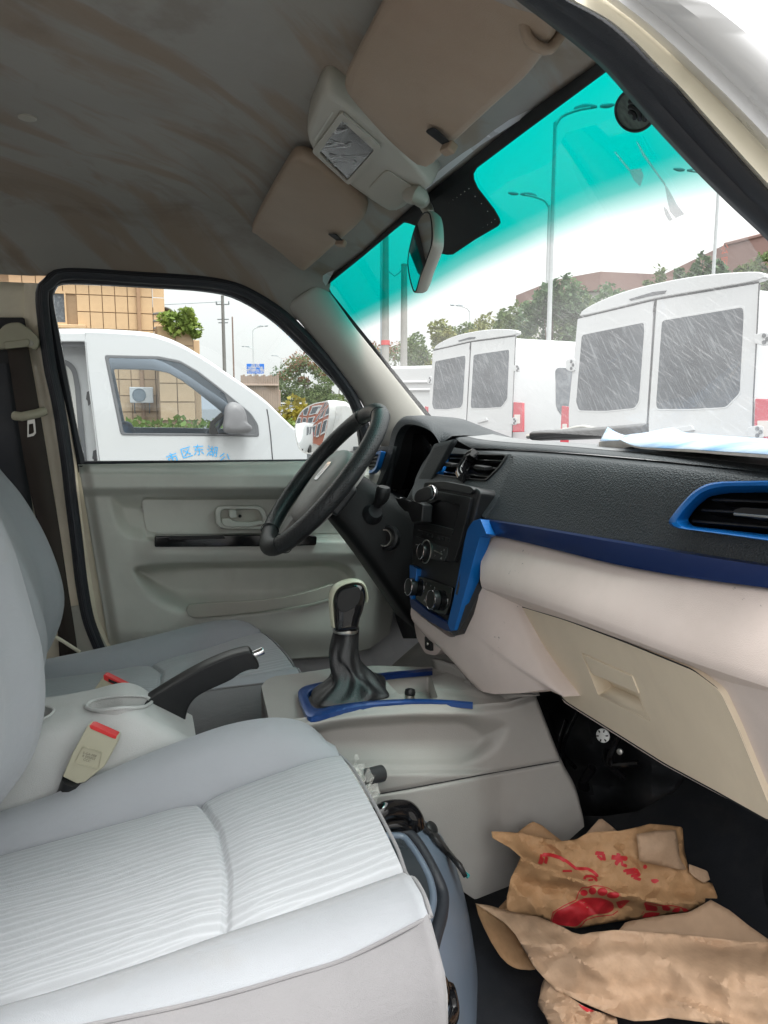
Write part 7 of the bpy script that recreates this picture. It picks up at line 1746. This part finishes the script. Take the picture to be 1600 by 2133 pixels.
prism('awning_wall', [tq(318, 644, -1.2), tq(352, 644, -1.2), tq(352, 690, -1.2), tq(318, 690, -1.2)], (0, .2, 0), M('shaded wall', (.22, .20, .18), .8), tb_)
pl = thing('terrace_plant', 'bright green bush spilling over the terrace edge of the tan building', 'plant', V((tq(365, 690).x, TY - 2.3, zt_)))
cl = [(tq(a, b, 2.4), V((r, .5, r * .8))) for a, b, r in ((345, 664, .35), (358, 668, .5), (372, 672, .55), (384, 660, .45), (396, 672, .4), (404, 684, .35), (408, 696, .2), (365, 682, .5), (392, 652, .25))]
link('foliage', leaves_me('foliage', cl, 900, .12, rnd), leafmat('bright leaves', (.20, .28, .07)), pl, smooth=False)
tube('stem', [V((tq(365, 690).x, TY - 2.3, zt_ - .3)), tq(370, 672, 2.4)], .05, m_bark, pl, n=6)
ac_ = thing('air_conditioner', 'white outdoor air conditioner unit on the tan wall, seen through the parked van', 'air conditioner', tq(295, 825, .6))
c = tq(295, 823, .5); box('casing', c, (.95, .40, .66), m_pale_wall, ac_, bevel=.03)
tube('fan_guard', [c + V((-.10 + .26 * math.cos(a), -.21, .26 * math.sin(a))) for a in [2 * math.pi * k / 30 for k in range(30)]], .02, m_lampd, ac_, n=6, closed=True)
lathe('fan', [(.24, 0), (.24, .01)], c + V((-.10, -.205, 0)), m_lampd, ac_, ax=(0, -1, 0), n=24)
for s in (-.3, .3): tube('bracket', [c + V((s, -.15, -.34)), c + V((s, .45, -.75))], .03, m_lampd, ac_, n=6)

# ---------------- brown buildings to the right
D1 = 58
q0, q1, q2, q3 = atd(1148, D1 * 1.02), atd(1240, D1), atd(1418, D1 * 1.18), atd(1148, D1 * 1.02)
lb = thing('low_building', 'low pale building with a brown roof band beyond the trees', 'building', q1)
def wallseg(nm, a, b, z0, z1a, z1b, mat, par, th=(3, 6, 0)): return prism(nm, [V((a.x, a.y, z0)), V((b.x, b.y, z0)), V((b.x, b.y, z1b)), V((a.x, a.y, z1a))], th, mat, par)
za, zb_, zc_ = zat(583, 1148, D1 * 1.02), zat(566, 1240, D1), zat(575, 1418, D1 * 1.18)
lo_a, lo_b, lo_c = zat(612, 1148, D1 * 1.02), zat(606, 1240, D1), zat(612, 1418, D1 * 1.18)
wallseg('roof_band', q0, q1, lo_a, za, zb_, m_brown, lb, (1, 8, 0)); wallseg('roof_band', q1, q2, lo_b, zb_, zc_, m_brown, lb, (1, 8, 0))
wallseg('wall', q0 + V((.4, .4, 0)), q1 + V((.4, .4, 0)), 0, lo_a, lo_b, m_pale_wall, lb, (1, 7, 0)); wallseg('wall', q1 + V((.4, .4, 0)), q2 + V((.4, .4, 0)), 0, lo_b, lo_c, m_pale_wall, lb, (1, 7, 0))
for k in range(4):
    u0, u1 = .12 + k * .22, .26 + k * .22; A, B = q1.lerp(q2, u0), q1.lerp(q2, u1); off = V((.2, .2, 0)); fwd = (CAM - A); fwd.z = 0; fwd.normalize()
    w_ = wallseg('window', A + off + fwd * .3, B + off + fwd * .3, 3.2, 6.2, 6.2, m_dglass, lb, (.02, .05, 0))
D2 = 62
r0, r1, r2 = atd(1490, D2), atd(1640, D2 * .93), atd(1490, D2 * 1.3)
tbb = thing('brown_building', 'tall brown building with a small vertical red sign at the right edge', 'building', r0)
h0, h1 = zat(511, 1490, D2), zat(472, 1640, D2 * .93)
wallseg('wall', r0, r1, 0, h0, h1, m_brown, tbb, (4, 12, 0))
tube('parapet', [V((r0.x, r0.y, h0)), V((r1.x, r1.y, h1))], .15, m_brown, tbb, n=6)
m_signred = M('sign orange red', (.55, .14, .09), .6)
sg_ = U(1503, 545, y=atd(1503, D2 * .985).y); ux = (r1 - r0).normalized()
for k, ch in enumerate('公司大楼'[:3]):
    lettering('wall_lettering', ch, .75, sg_ + V((0, -.25, .75 - .85 * k)) + (CAM - sg_).normalized() * .5, ux, (0, 0, 1), m_signred, tbb)

# ---------------- lamp posts (all alike), at growing distances
def lamp(label, px, dist, dirn, H=10.7):
    b = atd(px, dist); t = thing('street_lamp', label, 'street lamp', b, 'street lamps')
    side = V((_rt.x, _rt.y, 0)).normalized() * dirn; top = b + V((0, 0, H))
    tube('post', [b, b + V((0, 0, H * .5)), top], .085, m_pole, t, n=8, scale=lambda q: 1.15 - .45 * q)
    arm = spline([top - V((0, 0, .15)) , top + side * .22 + V((0, 0, .18)), top + side * .75 + V((0, 0, .38)), top + side * 1.15 + V((0, 0, .45))], 16)
    tube('arm', arm, .05, m_pole, t, n=8)
    e = arm[-1]; d = (arm[-1] - arm[-4]).normalized()
    hd = []
    path = [e - d * .55 + V((0, 0, .03)), e - d * .2 + V((0, 0, .06)), e + d * .1 + V((0, 0, .02)), e + d * .22]
    sweep('lamp_head', spline(path, 10), circ(.085, 10, .035), m_lampd, t, scale=lambda q: .45 + .75 * math.sin(math.pi * min(q * .9 + .08, 1)), up=(0, 0, 1))
    sweep('lamp_head', spline([e + d * .32, e + d * .55 - V((0, 0, .02)), e + d * .8 - V((0, 0, .02))], 8), circ(.075, 10, .03), m_lampd, t, scale=lambda q: .4 + .7 * math.sin(math.pi * min(q * .9 + .08, 1)), up=(0, 0, 1))
    return t
lamp('tallest street lamp, its arm reaching right into the green tinted glass', 1139, 27, 1)
lamp('street lamp beside the tallest one, its arm reaching left', 1132, 37.5, -1)
lamp('single street lamp with left arm in front of the tall brown building', 1470, 36, -1)
lamp('small distant street lamp above the farther van roof', 975, 76, -1)
lamp('street lamp behind the blue road sign, arm reaching right', 530, 96, 1)
lamp('lower street lamp behind the blue road sign, arm reaching left', 531, 128, -1)
lamp('far street lamp in the driver window, right of the blue sign', 588, 150, -1)
# concrete poles with a wire, timber power pole with crossarm
m_redband = M('red band', (.6, .10, .10), .6)
def pole(label, px, dist, top_row, r, grp='concrete poles', band=False, mat=m_conc):
    b = atd(px, dist); H = zat(top_row, px, dist); t = thing('utility_pole', label, 'pole', b, grp)
    tube('pole_shaft', [b, b + V((0, 0, H * .5)), b + V((0, 0, H))], r, mat, t, n=10, scale=lambda q: 1.1 - .3 * q)
    lathe('pole_cap', [(r * .85, 0), (r * .85, .05), (r * .4, .09)], b + V((0, 0, H)), mat, t, n=10)
    if band: z = zat(714, px, dist); lathe('red_band', [(r * 1.1, -.09), (r * 1.12, .09)], b + V((0, 0, z)), m_redband, t, n=12)
    return b, H, t
pa, ha, _t = pole('concrete pole with red band, nearest the windscreen pillar', 803, 30, 470, .155, band=True)
pb3, hb3, _t = pole('shorter concrete pole right of the banded one', 841, 30, 553, .15)
pole('thin dark pole just left of the banded concrete pole', 794, 34, 480, .03, mat=m_lampd)
tag(tube('overhead_wire', [pa + V((0, 0, ha - 1.6)), (pa + pb3) / 2 + V((0, 0, hb3 - .4)), pb3 + V((0, 0, hb3 - .1))], .02, m_lampd, None, n=6), 'short wire slung between the two concrete poles', 'wire')
b_, H_, tp_ = pole('power pole with crossarm and transformer gear in the driver window', 470, 46, 618, .11, grp='poles left of the sign', mat=M('dark pole', (.19, .19, .185), .8))
sd = V((_rt.x, _rt.y, 0)).normalized(); zc2 = zat(634, 466, 46)
for zz, hw in ((zc2, .38), (zat(665, 466, 46), .33), (zat(672, 466, 46), .28)): tube('crossarm', [b_ + sd * -hw + V((0, 0, zz)), b_ + sd * hw + V((0, 0, zz))], .035, m_lampd, tp_, n=6)
for s in (-.36, 0, .36): lathe('insulator', [(.03, 0), (.05, .06), (.03, .12), (.045, .16), (.01, .2)], b_ + sd * s + V((0, 0, zc2)), m_lampd, tp_, n=8)
pole('thin plain pole between the power pole and the blue sign', 489, 40, 663, .045, grp='poles left of the sign', mat=M('brown pole', (.25, .19, .17), .8))
tag(tube('overhead_wire', [b_ + V((0, 0, zc2 + .15)), b_ + sd * -5 + V((-4, -6, zc2 - 1.2))], .018, m_lampd, None, n=5), 'power line leaving the crossarm pole to the left', 'wire')
# blue direction sign
sgb = thing('road_sign', 'blue road direction sign with white writing on a post', 'road sign', atd(534, 70))
sc_ = atd(534, 70, zat(768, 534, 70)); fr_ = (CAM - sc_); fr_.z = 0; fr_.normalize(); sdv = V((0, 0, 1)).cross(fr_); w_ = 34 / FPX * 72 / 2; h_ = 19 / FPX * 72 / 2
prism('sign_plate', [sc_ + sdv * a * w_ + V((0, 0, b * h_)) for a, b in rpoly([(-1, -1), (1, -1), (1, 1), (-1, 1)], .08, 3)], -fr_ * .05, M('sign blue', (.015, .16, .62), .4), sgb)
tube('sign_post', [atd(534, 70.3), sc_ - fr_ * .12 + V((0, 0, h_))], .09, m_pole, sgb, n=8)
for k, (s, yy) in enumerate((('道路', .55), ('东湖路  青山', -.05), ('阳明东路', -.60))): lettering('sign_lettering', s, .42, sc_ + fr_ * .012 + V((0, 0, yy * h_)), sdv if sdv.dot(_rt) > 0 else -sdv, (0, 0, 1), m_pale_wall, sgb)
# slatted gate and its pillar
gt = thing('slat_gate', 'tall brown slatted yard gate beyond the parked van bonnet', 'gate', atd(545, 21))
g0 = atd(505, 21); g1 = atd(580, 21); m_slat = M('gate slat', (.30, .23, .19), .7); zt2 = zat(782, 545, 21)
for k in range(17):
    p = g0.lerp(g1, k / 16); box('slat', p + V((0, 0, zt2 / 2)), (.055, .03, zt2 + .05 * math.sin(k * 2.1)), m_slat, gt, bevel=0)
for zz in (zt2 * .88, zt2 * .45, .25): tube('rail', [g0 + V((0, -.05, zz)), g1 + V((0, -.05, zz))], .035, m_slat, gt, n=6)
tag(box('sliding_panel', atd(543, 23, .9) , (1.2, .15, 1.9), M('panel brown', (.34, .25, .20), .8), None, bevel=.02), 'dull brown wall panel behind the slatted gate', 'wall')
# small parked car
cr = thing('parked_car', 'small white and blue car parked beyond the golden hedge', 'car', atd(603, 28))
c0 = atd(603, 28); fx = V((_rt.x, _rt.y, 0)).normalized(); fy = V((0, 0, 1)).cross(fx)
def cp(a, b, z): return c0 + fx * a + fy * b + V((0, 0, z))
rows = []
for b, k in ((-2.0, .92), (-1.95, 1), (-1.0, 1), (1.2, 1), (1.9, .97), (2.0, .85)):
    zt3 = .95 if b < -1.2 or b > 1.8 else 1.0
    rows.append([cp(a * .82 * k, b, z) for a, z in [(-.9, .3), (-1, .55), (-.97, zt3 * .9), (-.85, zt3), (.85, zt3), (.97, zt3 * .9), (1, .55), (.9, .3)]])
loft('car_body', rows, m_vwhite, cr, closed_u=True, cap=True, sharp=50)
rows = [[cp(a * .72 * k, b, z) for a, z in [(-1, .98), (-.85, zz), (.85, zz), (1, .98)]] for b, k, zz in ((-1.3, 1, 1.0), (-.7, .92, 1.42), (.8, .92, 1.45), (1.5, 1, 1.02))]
cabn = loft('cabin', rows, m_dglass, cr, closed_u=True, cap=True, sharp=40)
prism('car_roof', [cp(a, b, 1.45) for a, b in ((-.6, -.7), (.6, -.7), (.6, .8), (-.6, .8))], (0, 0, .04), m_vwhite, cr, bevel=.02)
prism('rear_panel', [cp(a, -2.02, z) for a, z in ((-.72, .62), (.72, .62), (.68, .92), (-.68, .92))], fy * -.02, M('car blue', (.10, .20, .62), .35), cr)
for sgn in (-1, 1): prism('tail_light', [cp(sgn * a, -2.03, z) for a, z in ((.74, .62), (.8, .64), (.78, .9), (.7, .9))], fy * -.02, m_gap, cr)
for a in (-.75, .75):
    for b in (-1.25, 1.3): lathe('wheel', [(.1, 0), (.29, 0), (.31, .03), (.31, .16), (.29, .18)], cp(a - .09, b, .31), m_smooth, cr, ax=fx, n=18)
# glazed brick building behind us: shows in the door mirror only
rb = thing('brick_building', 'red brick building with white window grids reflected in the door mirror', 'building', (-26, 6, 0))
prism('wall', [V((-26, -4, 0)), V((-26, 18, 0)), V((-26, 18, 12)), V((-26, -4, 12))], (-6, 0, 0), M('red brick', (.34, .13, .09), .8, var=.15, vs=8), rb)
for i in range(14):
    for j in range(7):
        y, z = -3 + i * 1.5, 1.0 + j * 1.55; f_ = frame_ring('window', [V((-25.9, y, z)), V((-25.9, y + 1.1, z)), V((-25.9, y + 1.1, z + 1.2)), V((-25.9, y, z + 1.2))], [V((-25.9, y + .12, z + .12)), V((-25.9, y + .98, z + .12)), V((-25.9, y + .98, z + 1.08)), V((-25.9, y + .12, z + 1.08))], (-.1, 0, 0), m_vwhite, rb)
        prism('pane', [V((-25.95, y + .12, z + .12)), V((-25.95, y + .98, z + .12)), V((-25.95, y + .98, z + 1.08)), V((-25.95, y + .12, z + 1.08))], (-.02, 0, 0), m_dglass, f_)

v4 = copy_tree(vr); v4.location = (-13.5, 4.0, 0); v4['label'] = 'white van farther back, only seen reflected in the door mirror'
